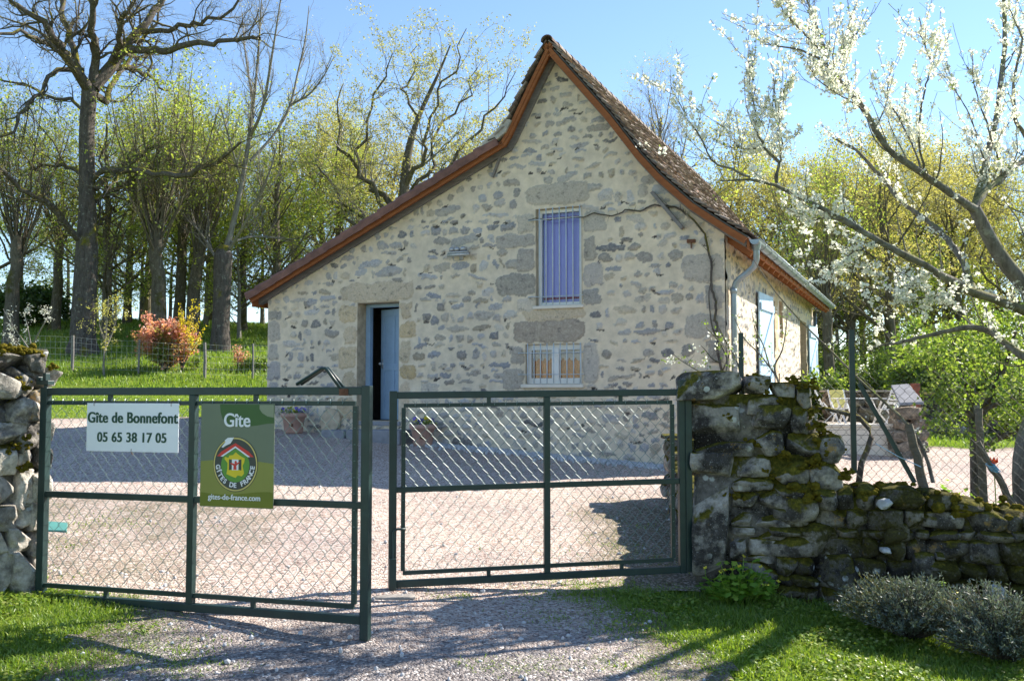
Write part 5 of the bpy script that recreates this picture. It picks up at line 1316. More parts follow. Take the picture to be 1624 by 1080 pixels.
b = MB(); x2, z2_ = FL.hit(1450, 765); x1_, z1_ = FL.hit(1362, 608); b.bar((x1_, -0.02, z1_), (x2, -0.02, z2_), 0.004, 0.035); b.bar((x1_, -0.008, z1_ + 0.018), (x2, -0.008, z2_ + 0.018), 0.028, 0.004); b.build('brace', M['gate'], cf)
b = MB(); chain_panel(b, xe, x4, 0.62, FL.hit(1355, 530)[1] - 0.28, 0.036, 0.040, 0.0013, 0.012)
for z in (1.58, 1.2): b.tube([(xe, 0.012, z), ((xe + xp) / 2, 0.012, z - 0.02), (xp, 0.012, z), ((x4 + xp) / 2, 0.012, z - 0.02), (x4, 0.012, z)], 0.0014, 5)
b.build('wire_mesh', M['dark_wire'], cf)
b = MB(); 
for u0, v0, u1, v1 in ((1388, 703, 1460, 740),): 
    xa, za = FL.hit(u0, v0); xb, zb2 = FL.hit(u1, v1); b.tube([(xa, -0.03, za), ((xa + xb) / 2, -0.02, (za + zb2) / 2 - 0.01), (xb, -0.02, zb2)], 0.004, 5)
b.build('tie_string', M['shutter'], cf)
# weathered wooden posts behind the wall
def wpost(u0, v0, u1, v1, Y, r, label, grp='old wooden stakes behind the low wall', name='wooden_post'):
    a = at(u0, v0, Y); c = at(u1, v1, Y + 0.05); a = a + (a - c) * 0.5
    b = MB(); n = 9; t = np.linspace(0, 1, n)[:, None]; pts = a + (c - a) * t + np.random.RandomState(int(u0)).normal(0, 0.006, (n, 3)); b.tube(pts, r * np.linspace(1.1, 0.9, n), 9)
    o = b.build(name, M['post_wood'], None, False); return tag(o, label, 'post', grp)
wpost(1462, 765, 1442, 672, 7.9, 0.038, 'grey split post leaning left beside the brace of the fence')
wpost(1559, 775, 1552, 645, 8.1, 0.032, 'grey straight stake under the leafy green tree')
wpost(1592, 775, 1550, 700, 7.95, 0.028, 'dark slanting stake bound with blue twine near the red tulip')
b = MB(); a = at(1571, 737, 7.93)
for k in range(5): c = a + np.array([0.01 * k, 0, -0.012 * k]); b.tube([c + 0.036 * np.array([math.cos(q), math.sin(q), 0.3 * math.sin(q)]) for q in np.linspace(0, 6.28, 12)], 0.004, 4)
tag(b.build('twine', M['blue_twine'], None), 'turns of blue twine tied round the slanting stake', 'twine')
# old vine stem looping behind the fence
b = MB(); pts = [at(u, v, Y) for u, v, Y in ((1285, 645, 7.6), (1310, 648, 7.7), (1340, 655, 7.75), (1362, 662, 7.8), (1378, 678, 7.8), (1382, 694, 7.8), (1376, 712, 7.8), (1366, 735, 7.75), (1362, 765, 7.7))]
b.tube(pts, [0.011, 0.015, 0.018, 0.02, 0.023, 0.024, 0.023, 0.024, 0.026], 10)
tag(b.build('vine_stem', M['bark_oak'], None, True), 'thick dark hooked vine stem curving beside the fence post', 'vine')
# ------------------------------------------------------------------ the yard on the right
yb_ = ground_at(1370, 722)
YB = yb_[1]
def atY(u, v, dy=0.0): return at(u, v, YB + dy)
tw = empty('terrace_wall', (yb_[0], YB, yb_[2])); tag(tw, 'low cream block wall holding up the terrace with the garden chairs', 'wall')
b = MB(); a = atY(1296, 674); c = atY(1436, 722)
b.box((a[0], YB, c[2] - 0.1), (c[0], YB + 0.2, a[2] - 0.03)); b.box((a[0], YB - 0.03, a[2] - 0.03), (c[0], YB + 0.24, a[2] + 0.02))
to_child(b.build('block_face', M['white_block'], None, bevel=0.01), tw)
b = MB()
for v in (690, 705.5):
    z = atY(1370, v)[2]; b.box((a[0], YB - 0.003, z - 0.006), (c[0], YB - 0.0005, z + 0.006))
to_child(b.build('joints', M['concrete'], None), tw)
TZ = a[2] - 0.05
b = MB(); b.box((a[0] - 0.6, YB + 0.21, yb_[2] - 0.4), (c[0] + 0.3, YB + 4.2, TZ)); o = b.build('terrace', M['concrete'], None); tag(o, kind='structure')
bw = empty('terrace_back_wall', (*atY(1360, 660, 3.9)[:2], TZ)); tag(bw, 'brown rubble wall at the back of the terrace behind the chairs', 'wall')
b = MB(); a2 = atY(1312, 640, 3.9); c2 = atY(1438, 620, 3.9); course_wall(b, a2[:2], c2[:2], 0.4, lambda t: TZ - 0.05, lambda t: atY(1360, 622, 3.9)[2], 51, 0.14, 0.3, 0.25, 0.6, 0.02, 0.35)
to_child(b.build('stones', M['brown_stone'], None, True), bw)
b = MB(); b.box((a2[0] - 0.1, YB + 3.66, atY(1360, 622, 3.9)[2]), (c2[0], YB + 4.14, atY(1360, 619, 3.9)[2])); to_child(b.build('coping', M['concrete'], None, bevel=0.02), bw)
pr_ = empty('brick_pier', (*atY(1440, 700)[:2], yb_[2])); tag(pr_, 'square brown stone pier with a tilted grey slate slab on top at the terrace corner', 'pier')
b = MB(); a3 = atY(1419, 645); c3 = atY(1453, 722)
course_wall(b, (a3[0], YB + 0.02), (c3[0], YB + 0.02), 0.5, lambda t: yb_[2] - 0.1, lambda t: a3[2], 61, 0.14, 0.24, 0.18, 0.4, 0.01, 0.25)
to_child(b.build('stones', M['brown_stone'], None, True), pr_)
b = MB(); z0 = atY(1430, 643)[2]; z1 = atY(1430, 612)[2]
b.add([(a3[0] - 0.04, YB - 0.32, z0), (c3[0] + 0.03, YB - 0.32, z0 + 0.02), (c3[0] + 0.03, YB + 0.3, z1 - 0.02), (a3[0] + 0.06, YB + 0.3, z1 - 0.05), (a3[0] - 0.04, YB - 0.30, z0 + 0.05), (c3[0] + 0.03, YB - 0.30, z0 + 0.07), (c3[0] + 0.03, YB + 0.32, z1 + 0.05), (a3[0] + 0.06, YB + 0.32, z1 + 0.02)], _BOXF)
to_child(b.build('slate_top', M['slate'], None, bevel=0.015), pr_)
b = MB(); q = atY(1452, 608, 0.4); b.box((q[0] - 0.06, YB + 0.34, z0 - 0.3), (q[0] + 0.06, YB + 0.50, q[2])); to_child(b.build('bricks', M['brick_red'], None, bevel=0.006), pr_)
# white folding garden chairs and table
def garden_chair(name, x, y, rz, label, cushion=False, lean=0.25):
    g = tag(empty(name, (x, y, TZ), rz), label, 'garden chair', 'white garden chairs on the terrace')
    b = MB()
    for s in (-0.22, 0.22): b.bar((s, -0.22, 0), (s, 0.24, 0.62), 0.025, 0.04, (1, 0, 0))
    g.scale = (0.74, 0.74, 0.70)
    b.build('front_frame', M['white_paint'], g)
    b = MB()
    for s in (-0.19, 0.19): b.bar((s, 0.28, 0), (s, -0.20, 0.52), 0.025, 0.04, (1, 0, 0))
    b.build('rear_frame', M['white_paint'], g)
    b = MB()
    for k in range(5): b.box((-0.2, -0.2 + k * 0.085, 0.42), (0.2, -0.13 + k * 0.085, 0.44))
    b.build('seat', M['white_paint'], g)
    b = MB()
    for s in (-0.22, 0.22): b.bar((s, 0.2, 0.42), (s, 0.2 + lean, 0.98), 0.025, 0.04, (1, 0, 0))
    for k in range(4): b.bar((-0.2, 0.22 + lean * (0.35 + 0.17 * k), 0.60 + 0.1 * k), (0.2, 0.22 + lean * (0.35 + 0.17 * k), 0.60 + 0.1 * k), 0.012, 0.06)
    b.build('backrest', M['white_paint'], g)
    if cushion:
        b = MB(); b.bar((0, 0.20 + lean * 0.1, 0.46), (0, 0.19 + lean * 0.95, 0.96), 0.40, 0.05, (0, -1, 0.3)); b.build('cushion', M['cushion'], g, bevel=0.02)
cx_ = lambda u: atY(u, 650, 1.6)[0]
garden_chair('garden_chair', cx_(1318), YB + 1.5, math.radians(70), 'white folding garden chair nearest the house, seen side on')
garden_chair('garden_chair', cx_(1362), YB + 2.5, math.radians(5), 'white garden chair with a pale yellow cushion behind the table', True)
garden_chair('garden_chair', cx_(1400), YB + 1.5, math.radians(-70), 'white folding garden chair leaning back beside the slate topped pier')
t_ = tag(empty('garden_table', (cx_(1358), YB + 1.45, TZ)), 'white garden table with crossed legs on the terrace', 'table')
b = MB()
for k in range(6): b.box((-0.55, -0.33 + k * 0.11, 0.70), (0.55, -0.23 + k * 0.11, 0.725))
t_.scale = (0.8, 0.8, 0.72); b.build('tabletop', M['white_paint'], t_)
for s in (-0.42, 0.42):
    b = MB(); b.bar((s, -0.3, 0), (s, 0.3, 0.69), 0.025, 0.045, (1, 0, 0)); b.build('leg', M['white_paint'], t_)
    b = MB(); b.bar((s + 0.028, 0.3, 0), (s + 0.028, -0.3, 0.69), 0.025, 0.045, (1, 0, 0)); b.build('leg', M['white_paint'], t_)
# far dark field wall on the right
fw_ = empty('field_wall', (*at(1500, 660, 27)[:2], 1.0)); tag(fw_, 'dark shaded dry stone field wall beyond the small lawn on the right', 'stone wall')
b = MB(); a = ground_at(1462, 688); c = ground_at(1660, 692); course_wall(b, a[:2], c[:2], 0.5, lambda t: float(ground_z(*(a[:2] + (c[:2] - a[:2]) * t))) - 0.1, lambda t: float(ground_z(*(a[:2] + (c[:2] - a[:2]) * t))) + 0.95, 71, 0.18, 0.34, 0.25, 0.6, 0.03, 0.4)
to_child(b.build('stones', M['dry_dark'], None, True), fw_)
# hose, teal cover
b = MB(); pts = [ground_at(u, v) + np.array([0, 0, 0.02]) for u, v in ((1225, 942), (1250, 940), (1272, 942), (1290, 939), (1310, 939), (1335, 942), (1360, 944))]; b.tube(pts, 0.012, 8)
tag(b.build('garden_hose', M['hose'], None, True), 'old red brown hose lying in the grass at the foot of the low wall', 'hose')
b = MB(); p = ground_at(88, 842); b.add([(p[0] - 0.22, p[1] - 0.1, 0), (p[0] + 0.14, p[1] - 0.09, 0), (p[0] + 0.02, p[1] + 0.18, 0.02), (p[0] - 0.22, p[1] + 0.22, 0.02), (p[0] - 0.22, p[1] - 0.1, 0.03), (p[0] + 0.14, p[1] - 0.09, 0.02), (p[0] + 0.02, p[1] + 0.18, 0.05), (p[0] - 0.22, p[1] + 0.22, 0.06)], _BOXF)
o = b.build('teal_cover', M['teal'], None, bevel=0.004); o.location.z = p[2]; tag(o, 'small teal plastic cover on the gravel behind the left pillar', 'cover')

# ------------------------------------------------------------------ trees
def resample(P, R, n):
    P = np.asarray(P, float); R = np.asarray(R, float)
    s_ = np.r_[0, np.cumsum(np.linalg.norm(np.diff(P, axis=0), axis=1))]; t = np.linspace(0, s_[-1], n)
    # smooth interpolation
    out = np.stack([np.interp(t, s_, P[:, k]) for k in range(3)], 1)
    for _ in range(2):
        o2 = out.copy(); o2[1:-1] = out[1:-1] * 0.5 + (out[:-2] + out[2:]) * 0.25; out = o2
    return out, np.interp(t, s_, R)
def unit(v): return v / (np.linalg.norm(v, axis=-1, keepdims=True) + 1e-9)
def sprout(rg, P, R, per, tmin, tmax, ang, length, lenvar, n, rad, wig, up, droop=0.0, taper=0.25, flat=0.0, lfall=0.5):
    """children along parents P (B,n0,3), R: returns points (B*per, n, 3), radii"""
    B, n0, _ = P.shape
    t = rg.uniform(tmin, tmax, (B, per)); t.sort(axis=1)
    ti = t * (n0 - 1); i = np.clip(ti.astype(int), 0, n0 - 2); f = (ti - i)[..., None]
    b = np.arange(B)[:, None]
    p0 = P[b, i] * (1 - f) + P[b, i + 1] * f
    tan = unit(P[b, i + 1] - P[b, i]); r0 = R[b, i] * (1 - f[..., 0]) + R[b, i + 1] * f[..., 0]
    rnd = rg.normal(0, 1, p0.shape); rnd[..., 2] *= (1 - flat); side = unit(rnd - tan * (rnd * tan).sum(-1, keepdims=True))
    a = rg.normal(ang, 0.22, (B, per))[..., None]
    d = unit(tan * np.cos(a) + side * np.sin(a) + np.array([0, 0, up]))
    plen = np.linalg.norm(np.diff(P, axis=1), axis=2).sum(1)[:, None]
    L = (length if length > 0 else -length * plen) * rg.uniform(1 - lenvar, 1 + lenvar, (B, per)) * (1 - lfall * (t - tmin) / max(tmax - tmin, 1e-6))
    rr = np.minimum(r0 * 0.75, np.maximum(r0 * rad, 0.002))
    N = B * per
    p = p0.reshape(N, 3); d = d.reshape(N, 3); L = L.reshape(N); rr = rr.reshape(N)
    pts = [p]
    for k in range(n - 1):
        d = unit(d + rg.normal(0, wig, (N, 3)) + np.array([0, 0, up * 0.25 - droop * k / n]))
        p = p + d * (L / (n - 1))[:, None]; pts.append(p)
    Pn = np.stack(pts, 1)
    Rn = rr[:, None] * np.linspace(1, taper, n)[None]
    return Pn, Rn
def bark_mesh(levels, sides):
    V = []; Fs = []; n = 0
    for (P, R), s in zip(levels, sides):
        for q in range(0, len(P), 4000):
            v, f = tubes(P[q:q + 4000], R[q:q + 4000], s); V.append(v); Fs.append(f + n); n += len(v)
    return np.concatenate(V), np.concatenate(Fs)
def leaf_quads(rg, pts, size, per, spread, var=0.4, tsel=None, flatness=0.0, cup=True):
    """leaf-sized diamonds in small sprays round points"""
    N = len(pts) * per
    c = np.repeat(pts, per, 0) + rg.normal(0, spread, (N, 3))
    a = rg.normal(0, 1, (N, 3)); a[:, 2] *= (1 - flatness); a = unit(a)
    b = rg.normal(0, 1, (N, 3)); b[:, 2] *= (1 - flatness); b = unit(b - a * (a * b).sum(1, keepdims=True))
    nn = np.cross(a, b)
    s = size * rg.uniform(1 - var, 1 + var, N)[:, None]
    V = np.stack([c, c + a * s * 0.5 + b * s * 0.32 + nn * s * 0.12, c + a * s, c + a * s * 0.5 - b * s * 0.32 + nn * s * 0.12], 1)
    t = np.repeat(np.clip(rg.normal(0.5, 0.22, len(pts)), 0, 1), per) + rg.normal(0, 0.12, N)
    return V.reshape(-1, 3), np.arange(N * 4).reshape(N, 4), np.repeat(np.clip(t, 0, 1), 4)
def pts_on(rg, P, count, tmin=0.3, tmax=1.0):
    B, n, _ = P.shape
    b = rg.randint(0, B, count); ti = rg.uniform(tmin, tmax, count) * (n - 1); i = np.clip(ti.astype(int), 0, n - 2); f = (ti - i)[:, None]
    return P[b, i] * (1 - f) + P[b, i + 1] * f
def single(polys, n):
    a = [resample(p, r, n) for p, r in polys]
    return np.stack([x[0] for x in a]), np.stack([x[1] for x in a])
def tree_parts(name, levels, sides, bark, leaves=None, leafmat=None, loc=(0, 0, 0), trunk_levels=1, leafname='crown', branch_name='branches', branchmat=None):
    root = empty(name, loc)
    off = -np.asarray(loc)
    V, Fq = bark_mesh(levels[:trunk_levels], sides[:trunk_levels])
    mk('trunk', V + off, [Fq], bark, root, True)
    if len(levels) > trunk_levels:
        V, Fq = bark_mesh(levels[trunk_levels:], sides[trunk_levels:])
        mk(branch_name, V + off, [Fq], branchmat or bark, root, True)
    if leaves is not None:
        V, Fq, t = leaves
        mk(leafname, V + off, [Fq], leafmat, root, False, {'tint': t})
    return root
def generic_tree(name, seed, H, r0, th, bark, leafmat, nleaf, lsize, style='oak', branchmat=None):
    """tree standing at the origin: H height, r0 trunk radius, th height of the bole"""
    rg = np.random.RandomState(seed)
    n = 14; z = np.linspace(0, H * (0.80 if style != 'pollard' else 0.42), n)
    wob = np.cumsum(rg.normal(0, 0.010 * H, (n, 2)), 0) * (z / H)[:, None]
    tr = np.c_[wob, z]
    rr = r0 * np.interp(z / z[-1], [0, 0.06, 0.3, 1], [1.45, 1.08, 0.9, 0.16 if style != 'pollard' else 0.72])
    T = (tr[None], rr[None]); lv = [T]; sd = [10]
    f = th / z[-1]
    if style == 'pollard':
        L1 = sprout(rg, *T, 26, min(f, 0.7), 1.0, 0.5, H * 0.50, 0.35, 9, 0.20, 0.10, 0.45, lfall=0.1); s1 = 5
        L2 = sprout(rg, *L1, 8, 0.2, 1.0, 0.65, H * 0.20, 0.5, 7, 0.42, 0.16, 0.12, flat=0.3); L3 = sprout(rg, *L2, 7, 0.15, 1.0, 0.8, H * 0.08, 0.5, 5, 0.5, 0.2, 0.05, flat=0.4)
    elif style == 'beech':
        L1 = sprout(rg, *T, 30, f, 1.0, 1.05, H * 0.36, 0.3, 10, 0.30, 0.13, 0.12, lfall=0.55, flat=0.2); s1 = 6
        L2 = sprout(rg, *L1, 9, 0.2, 1.0, 0.75, H * 0.13, 0.5, 7, 0.42, 0.15, 0.0, flat=0.75); L3 = sprout(rg, *L2, 7, 0.15, 1.0, 0.8, H * 0.055, 0.5, 5, 0.5, 0.2, 0.0, flat=0.75)
    elif style == 'oak':
        L1 = sprout(rg, *T, 18, f, 0.98, 0.85, H * 0.46, 0.3, 12, 0.46, 0.20, 0.14, lfall=0.45); s1 = 7
        L2 = sprout(rg, *L1, 9, 0.22, 1.0, 0.75, H * 0.19, 0.45, 8, 0.46, 0.25, 0.10); L3 = sprout(rg, *L2, 8, 0.2, 1.0, 0.8, H * 0.075, 0.5, 6, 0.5, 0.28, 0.08)
    else:                                            # slim
        L1 = sprout(rg, *T, 22, f, 0.98, 0.55, H * 0.36, 0.3, 10, 0.40, 0.10, 0.30, lfall=0.6); s1 = 5
        L2 = sprout(rg, *L1, 8, 0.2, 1.0, 0.6, H * 0.14, 0.5, 7, 0.45, 0.16, 0.15); L3 = sprout(rg, *L2, 7, 0.15, 1.0, 0.7, H * 0.06, 0.5, 5, 0.5, 0.2, 0.10)
    L4 = sprout(rg, *L3, 3, 0.2, 1.0, 0.7, H * 0.034, 0.5, 4, 0.6, 0.2, 0.06, flat=0.3)
    if branchmat is None: branchmat = M['twig_tan']
    lv += [L1, L2, L3, L4]; sd += [s1, 4, 3, 3]
    lf = None
    if nleaf:
        pts = np.concatenate([pts_on(rg, L4[0], nleaf // 2), pts_on(rg, L3[0], nleaf // 2, 0.2)])
        lf = leaf_quads(rg, pts, lsize, 3, lsize * 1.1, flatness=0.45 if style == 'beech' else 0.1)
    return tree_parts(name, lv, sd, bark, lf, leafmat, branchmat=branchmat, trunk_levels=2)
def place(o, x, y, s=1.0, rz=0.0, label=None, group=None, sink=0.1, cat='tree', sz=None):
    o.location = (x, y, float(ground_z(x, y)) - sink); o.rotation_euler = (0, 0, rz); o.scale = (s, s, sz or s)
    tag(o, label, cat, group); return o
# --- the old oak on the left, traced
def traced(specs, n):
    out = []
    for pts, r in specs:
        P = np.array([at(u, v, Y) for u, v, Y in pts]); out.append((P, np.asarray(r, float)))
    return single(out, n)
OB = ground_at(131, 560); OY = OB[1]
def oy(l): return [(u, v, OY + dy) for u, v, dy in l]
rg = np.random.RandomState(31)
trunk = (oy([(131, 566, 0), (131, 548, 0), (132, 500, 0), (135, 450, 0), (138, 400, 0), (139, 340, 0.1), (138, 280, 0.1), (137, 220, 0.1), (139, 170, 0.2), (143, 138, 0.2)]), [0.58, 0.40, 0.36, 0.35, 0.34, 0.27, 0.24, 0.235, 0.23, 0.25])
limbs = [
    (oy([(143, 145, 0.2), (128, 122, -0.3), (110, 95, -0.8), (88, 65, -1.4), (70, 38, -2), (40, 12, -2.5), (5, -10, -3)]), [0.2, 0.17, 0.15, 0.12, 0.10, 0.07, 0.04]),
    (oy([(140, 145, 0.2), (122, 110, 0.6), (112, 70, 1.0), (104, 30, 1.4), (92, -20, 1.8), (80, -70, 2.0)]), [0.17, 0.13, 0.11, 0.09, 0.07, 0.04]),
    (oy([(148, 140, 0.2), (150, 105, 0.2), (152, 70, -0.4), (146, 30, -1), (150, -15, -1.4), (146, -70, -1.8)]), [0.18, 0.14, 0.12, 0.1, 0.08, 0.04]),
    (oy([(148, 140, 0.2), (172, 112, 0.5), (190, 90, 0.8), (208, 65, 1.2), (235, 35, 1.5), (252, 5, 1.8), (275, -40, 2)]), [0.22, 0.2, 0.18, 0.15, 0.12, 0.10, 0.05]),
    (oy([(180, 103, 0.6), (188, 70, 0), (192, 40, -0.5), (205, 10, -1), (222, -30, -1.5)]), [0.14, 0.1, 0.085, 0.07, 0.04]),
    (oy([(200, 78, 1.0), (225, 80, 0.4), (250, 82, 0), (275, 82, -0.5), (300, 72, -0.8), (330, 66, -1), (360, 68, -1.2), (395, 55, -1.5), (425, 58, -1.8)]), [0.14, 0.12, 0.11, 0.10, 0.09, 0.08, 0.07, 0.05, 0.03]),
    (oy([(222, 50, 1.3), (260, 50, 1), (300, 45, 0.6), (330, 35, 0.4), (365, 20, 0.2), (385, -5, 0)]), [0.10, 0.08, 0.07, 0.06, 0.045, 0.03]),
    (oy([(170, 112, 0.4), (200, 105, 1.4), (225, 112, 2.2), (245, 130, 2.8), (272, 145, 3.2)]), [0.11, 0.08, 0.06, 0.05, 0.03]),
    (oy([(145, 290, 0.1), (160, 262, -0.3), (182, 272, -0.8), (215, 268, -1.2), (260, 275, -1.5), (310, 280, -2), (335, 265, -2.3), (352, 245, -2.6), (385, 228, -3)]), [0.05, 0.10, 0.11, 0.10, 0.09, 0.085, 0.07, 0.055, 0.03]),
    (oy([(150, 300, 0.1), (165, 285, 0.2), (185, 270, 0.6), (215, 250, 1.2), (252, 232, 1.6), (256, 228, 1.7)]), [0.12, 0.11, 0.1, 0.085, 0.075, 0.06]),
    (oy([(148, 318, 0.1), (172, 305, 0.6), (200, 290, 1.0), (228, 278, 1.4)]), [0.11, 0.09, 0.08, 0.06]),
    (oy([(137, 285, 0.1), (120, 268, 0.5), (95, 262, 1), (60, 268, 1.5), (25, 272, 2)]), [0.08, 0.07, 0.06, 0.05, 0.03]),
    (oy([(130, 385, 0), (112, 368, -0.5), (95, 342, -1), (70, 322, -1.4), (40, 305, -1.8), (15, 285, -2.2), (0, 262, -2.5), (-20, 240, -2.8)]), [0.12, 0.11, 0.10, 0.09, 0.08, 0.075, 0.06, 0.04]),
    (oy([(145, 370, 0), (158, 352, 0.5), (172, 342, 1), (188, 332, 1.4)]), [0.10, 0.08, 0.06, 0.03]),
    (oy([(132, 112, 0.2), (85, 108, -0.5), (70, 140, -0.9), (45, 165, -1.2), (20, 195, -1.6), (-5, 225, -2)]), [0.09, 0.075, 0.06, 0.055, 0.05, 0.03]),
    (oy([(137, 180, 0.1), (110, 155, 1), (70, 150, 1.8), (30, 130, 2.4), (0, 128, 2.8)]), [0.05, 0.06, 0.05, 0.04, 0.03]),
    (oy([(150, 150, 0.2), (175, 165, 1), (165, 160, 2), (180, 130, 3), (205, 105, 4), (230, 60, 4.5), (250, 20, 5)]), [0.12, 0.11, 0.1, 0.09, 0.08, 0.06, 0.04]),
    (oy([(115, 100, -0.6), (85, 75, -1.5), (50, 60, -2.2), (20, 50, -2.8), (-15, 52, -3.2)]), [0.09, 0.075, 0.06, 0.05, 0.03]),
]
T = traced([trunk], 18); Lm = traced(limbs, 16)
jit = rg.normal(0, 0.10, Lm[0].shape); jit[:, 0] = 0; Lm = (Lm[0] + jit * np.linspace(0, 1, 16)[None, :, None], Lm[1])
L2 = sprout(rg, *Lm, 11, 0.18, 1.0, 0.8, 1.9, 0.5, 9, 0.42, 0.26, 0.12, lfall=0.3)
L3 = sprout(rg, *L2, 8, 0.18, 1.0, 0.8, 0.85, 0.5, 7, 0.5, 0.28, 0.10)
L4 = sprout(rg, *L3, 5, 0.15, 1.0, 0.75, 0.36, 0.5, 5, 0.6, 0.25, 0.08)
epi = sprout(rg, *T, 70, 0.25, 0.75, 1.1, 0.7, 0.5, 6, 0.05, 0.25, 0.1)
bud = leaf_quads(rg, pts_on(rg, L4[0], 2600), 0.045, 1, 0.03)
oak = tree_parts('oak_tree', [T, Lm, L2, L3, L4, epi], [18, 9, 5, 3, 3, 3], M['bark_oak'], bud, M['leaf_bud'], loc=tuple(OB), trunk_levels=2, leafname='buds')
tag(oak, 'large old oak with mossy spreading limbs, almost leafless, on the left bank', 'tree')
# --- slim bare tree right of it
SB = ground_at(350, 556); SY = SB[1]
def sy(l): return [(u, v, SY + dy) for u, v, dy in l]
trunk = (sy([(349, 560, 0), (350, 520, 0), (352, 470, 0), (353, 430, 0), (354, 405, 0), (356, 392, 0.1)]), [0.36, 0.29, 0.28, 0.30, 0.30, 0.20])
stem = (sy([(355, 410, 0.1), (366, 372, 0.2), (374, 340, 0.2), (384, 290, 0.2), (392, 245, 0.2), (396, 215, 0.2), (402, 170, 0.2), (408, 110, 0.2), (412, 50, 0.2), (416, -20, 0.2)]), [0.13, 0.105, 0.095, 0.085, 0.08, 0.07, 0.055, 0.045, 0.035, 0.015])
limbs = [stem,
    (sy([(397, 215, 0.2), (412, 190, -0.3), (420, 160, -0.6), (428, 110, -1), (436, 60, -1.2), (445, 0, -1.5)]), [0.07, 0.055, 0.05, 0.045, 0.035, 0.02]),
    (sy([(397, 255, 0.2), (425, 228, 0.5), (450, 195, 0.8), (464, 165, 1), (470, 120, 1.2), (485, 70, 1.5), (490, 10, 1.7)]), [0.06, 0.05, 0.045, 0.04, 0.035, 0.03, 0.015]),
    (sy([(464, 165, 1), (490, 152, 0.6), (512, 125, 0.4), (530, 90, 0.2)]), [0.035, 0.03, 0.025, 0.01]),
    (sy([(402, 180, 0.2), (396, 130, 0.8), (388, 80, 1.2), (384, 20, 1.4)]), [0.045, 0.04, 0.03, 0.015]),
    (sy([(384, 290, 0.2), (372, 250, -0.5), (362, 215, -0.8), (350, 170, -1)]), [0.04, 0.035, 0.03, 0.015]),
    (sy([(362, 400, 0.1), (392, 350, -0.8), (412, 310, -1.2), (432, 265, -1.5), (440, 225, -1.8)]), [0.06, 0.05, 0.045, 0.035, 0.015]),
    (sy([(366, 385, 0.1), (395, 375, 0.6), (430, 376, 1.2), (470, 380, 1.8)]), [0.05, 0.04, 0.03, 0.015]),
    (sy([(346, 415, 0.1), (320, 372, 0.4), (302, 350, 0.8), (285, 345, 1.2)]), [0.05, 0.04, 0.03, 0.012]),
]
T = traced([trunk], 24); Lm = traced(limbs, 13)
L2 = sprout(rg, *Lm, 12, 0.12, 1.0, 0.55, 1.7, 0.5, 8, 0.45, 0.14, 0.25, lfall=0.4); L2b = sprout(rg, Lm[0][:1], Lm[1][:1], 22, 0.3, 1.0, 0.6, 1.8, 0.5, 8, 0.25, 0.14, 0.25)
L2 = (np.concatenate([L2[0], L2b[0]]), np.concatenate([L2[1], L2b[1]]))
L3 = sprout(rg, *L2, 8, 0.15, 1.0, 0.6, 0.65, 0.5, 6, 0.5, 0.18, 0.12); L4 = sprout(rg, *L3, 4, 0.15, 1.0, 0.6, 0.28, 0.5, 4, 0.6, 0.2, 0.08)
bud = leaf_quads(rg, pts_on(rg, L4[0], 1500), 0.04, 1, 0.03)
slim = tree_parts('slim_tree', [T, Lm, L2, L3, L4], [12, 6, 4, 3, 3], M['bark_oak'], bud, M['leaf_bud'], loc=tuple(SB), branchmat=M['bark_grey'], trunk_levels=1, leafname='buds')
tag(slim, 'slim bare grey tree rising from a thick old bole right of the big oak', 'tree')
# --- oak behind the low roof, traced main limbs, sparse young leaves
CY = 35.0
def cy(l): return [(u, v, CY + dy) for u, v, dy in l]
cb = at(625, 640, CY); cb[2] = float(ground_z(cb[0], CY))
trunk = (cy([(625, 590, 0), (628, 480, 0), (640, 380, 0), (640, 330, 0), (642, 270, 0.2), (648, 230, 0.2), (660, 190, 0.3), (680, 150, 0.3), (700, 110, 0.4), (715, 70, 0.4)]), [0.34, 0.30, 0.27, 0.25, 0.2, 0.16, 0.11, 0.085, 0.06, 0.03])
limbs = [
    (cy([(638, 340, 0), (612, 310, 0.5), (590, 300, 1), (560, 270, 1.2), (540, 230, 1.5), (530, 180, 1.7), (545, 130, 2)]), [0.2, 0.17, 0.14, 0.11, 0.09, 0.06, 0.03]),
    (cy([(630, 380, 0), (605, 330, -0.6), (585, 290, -1), (560, 250, -1.2), (575, 210, -1.5), (590, 160, -1.7), (615, 110, -2), (625, 80, -2)]), [0.18, 0.13, 0.11, 0.10, 0.08, 0.06, 0.045, 0.02]),
    (cy([(642, 300, 0.1), (655, 258, -0.6), (672, 245, -1), (690, 200, -1.2), (695, 150, -1.5), (720, 100, -1.8), (738, 50, -2)]), [0.16, 0.12, 0.1, 0.08, 0.06, 0.045, 0.02]),
    (cy([(642, 320, 0.1), (665, 290, 0.8), (690, 240, 1.2), (700, 190, 1.6), (745, 150, 2), (752, 90, 2.2)]), [0.14, 0.11, 0.09, 0.075, 0.05, 0.02]),
    (cy([(640, 370, 0), (690, 300, 0.4), (735, 240, 0.6), (770, 190, 0.8), (800, 150, 1), (815, 115, 1.2)]), [0.14, 0.11, 0.09, 0.07, 0.045, 0.02]),
    (cy([(625, 420, 0), (580, 370, -1), (545, 320, -1.5), (515, 290, -2), (500, 250, -2.3)]), [0.13, 0.1, 0.08, 0.06, 0.025]),
    (cy([(625, 400, 0), (555, 330, 1.4), (520, 330, 2), (490, 300, 2.3), (480, 260, 2.6)]), [0.12, 0.1, 0.08, 0.06, 0.025]),
    (cy([(660, 190, 0.3), (640, 150, 1), (650, 110, 1.4), (665, 75, 1.8)]), [0.08, 0.06, 0.045, 0.02]),
]
T = traced([trunk], 20); Lm = traced(limbs, 15); Lm = (Lm[0], Lm[1] * 0.68); T = (T[0], T[1] * 0.85)
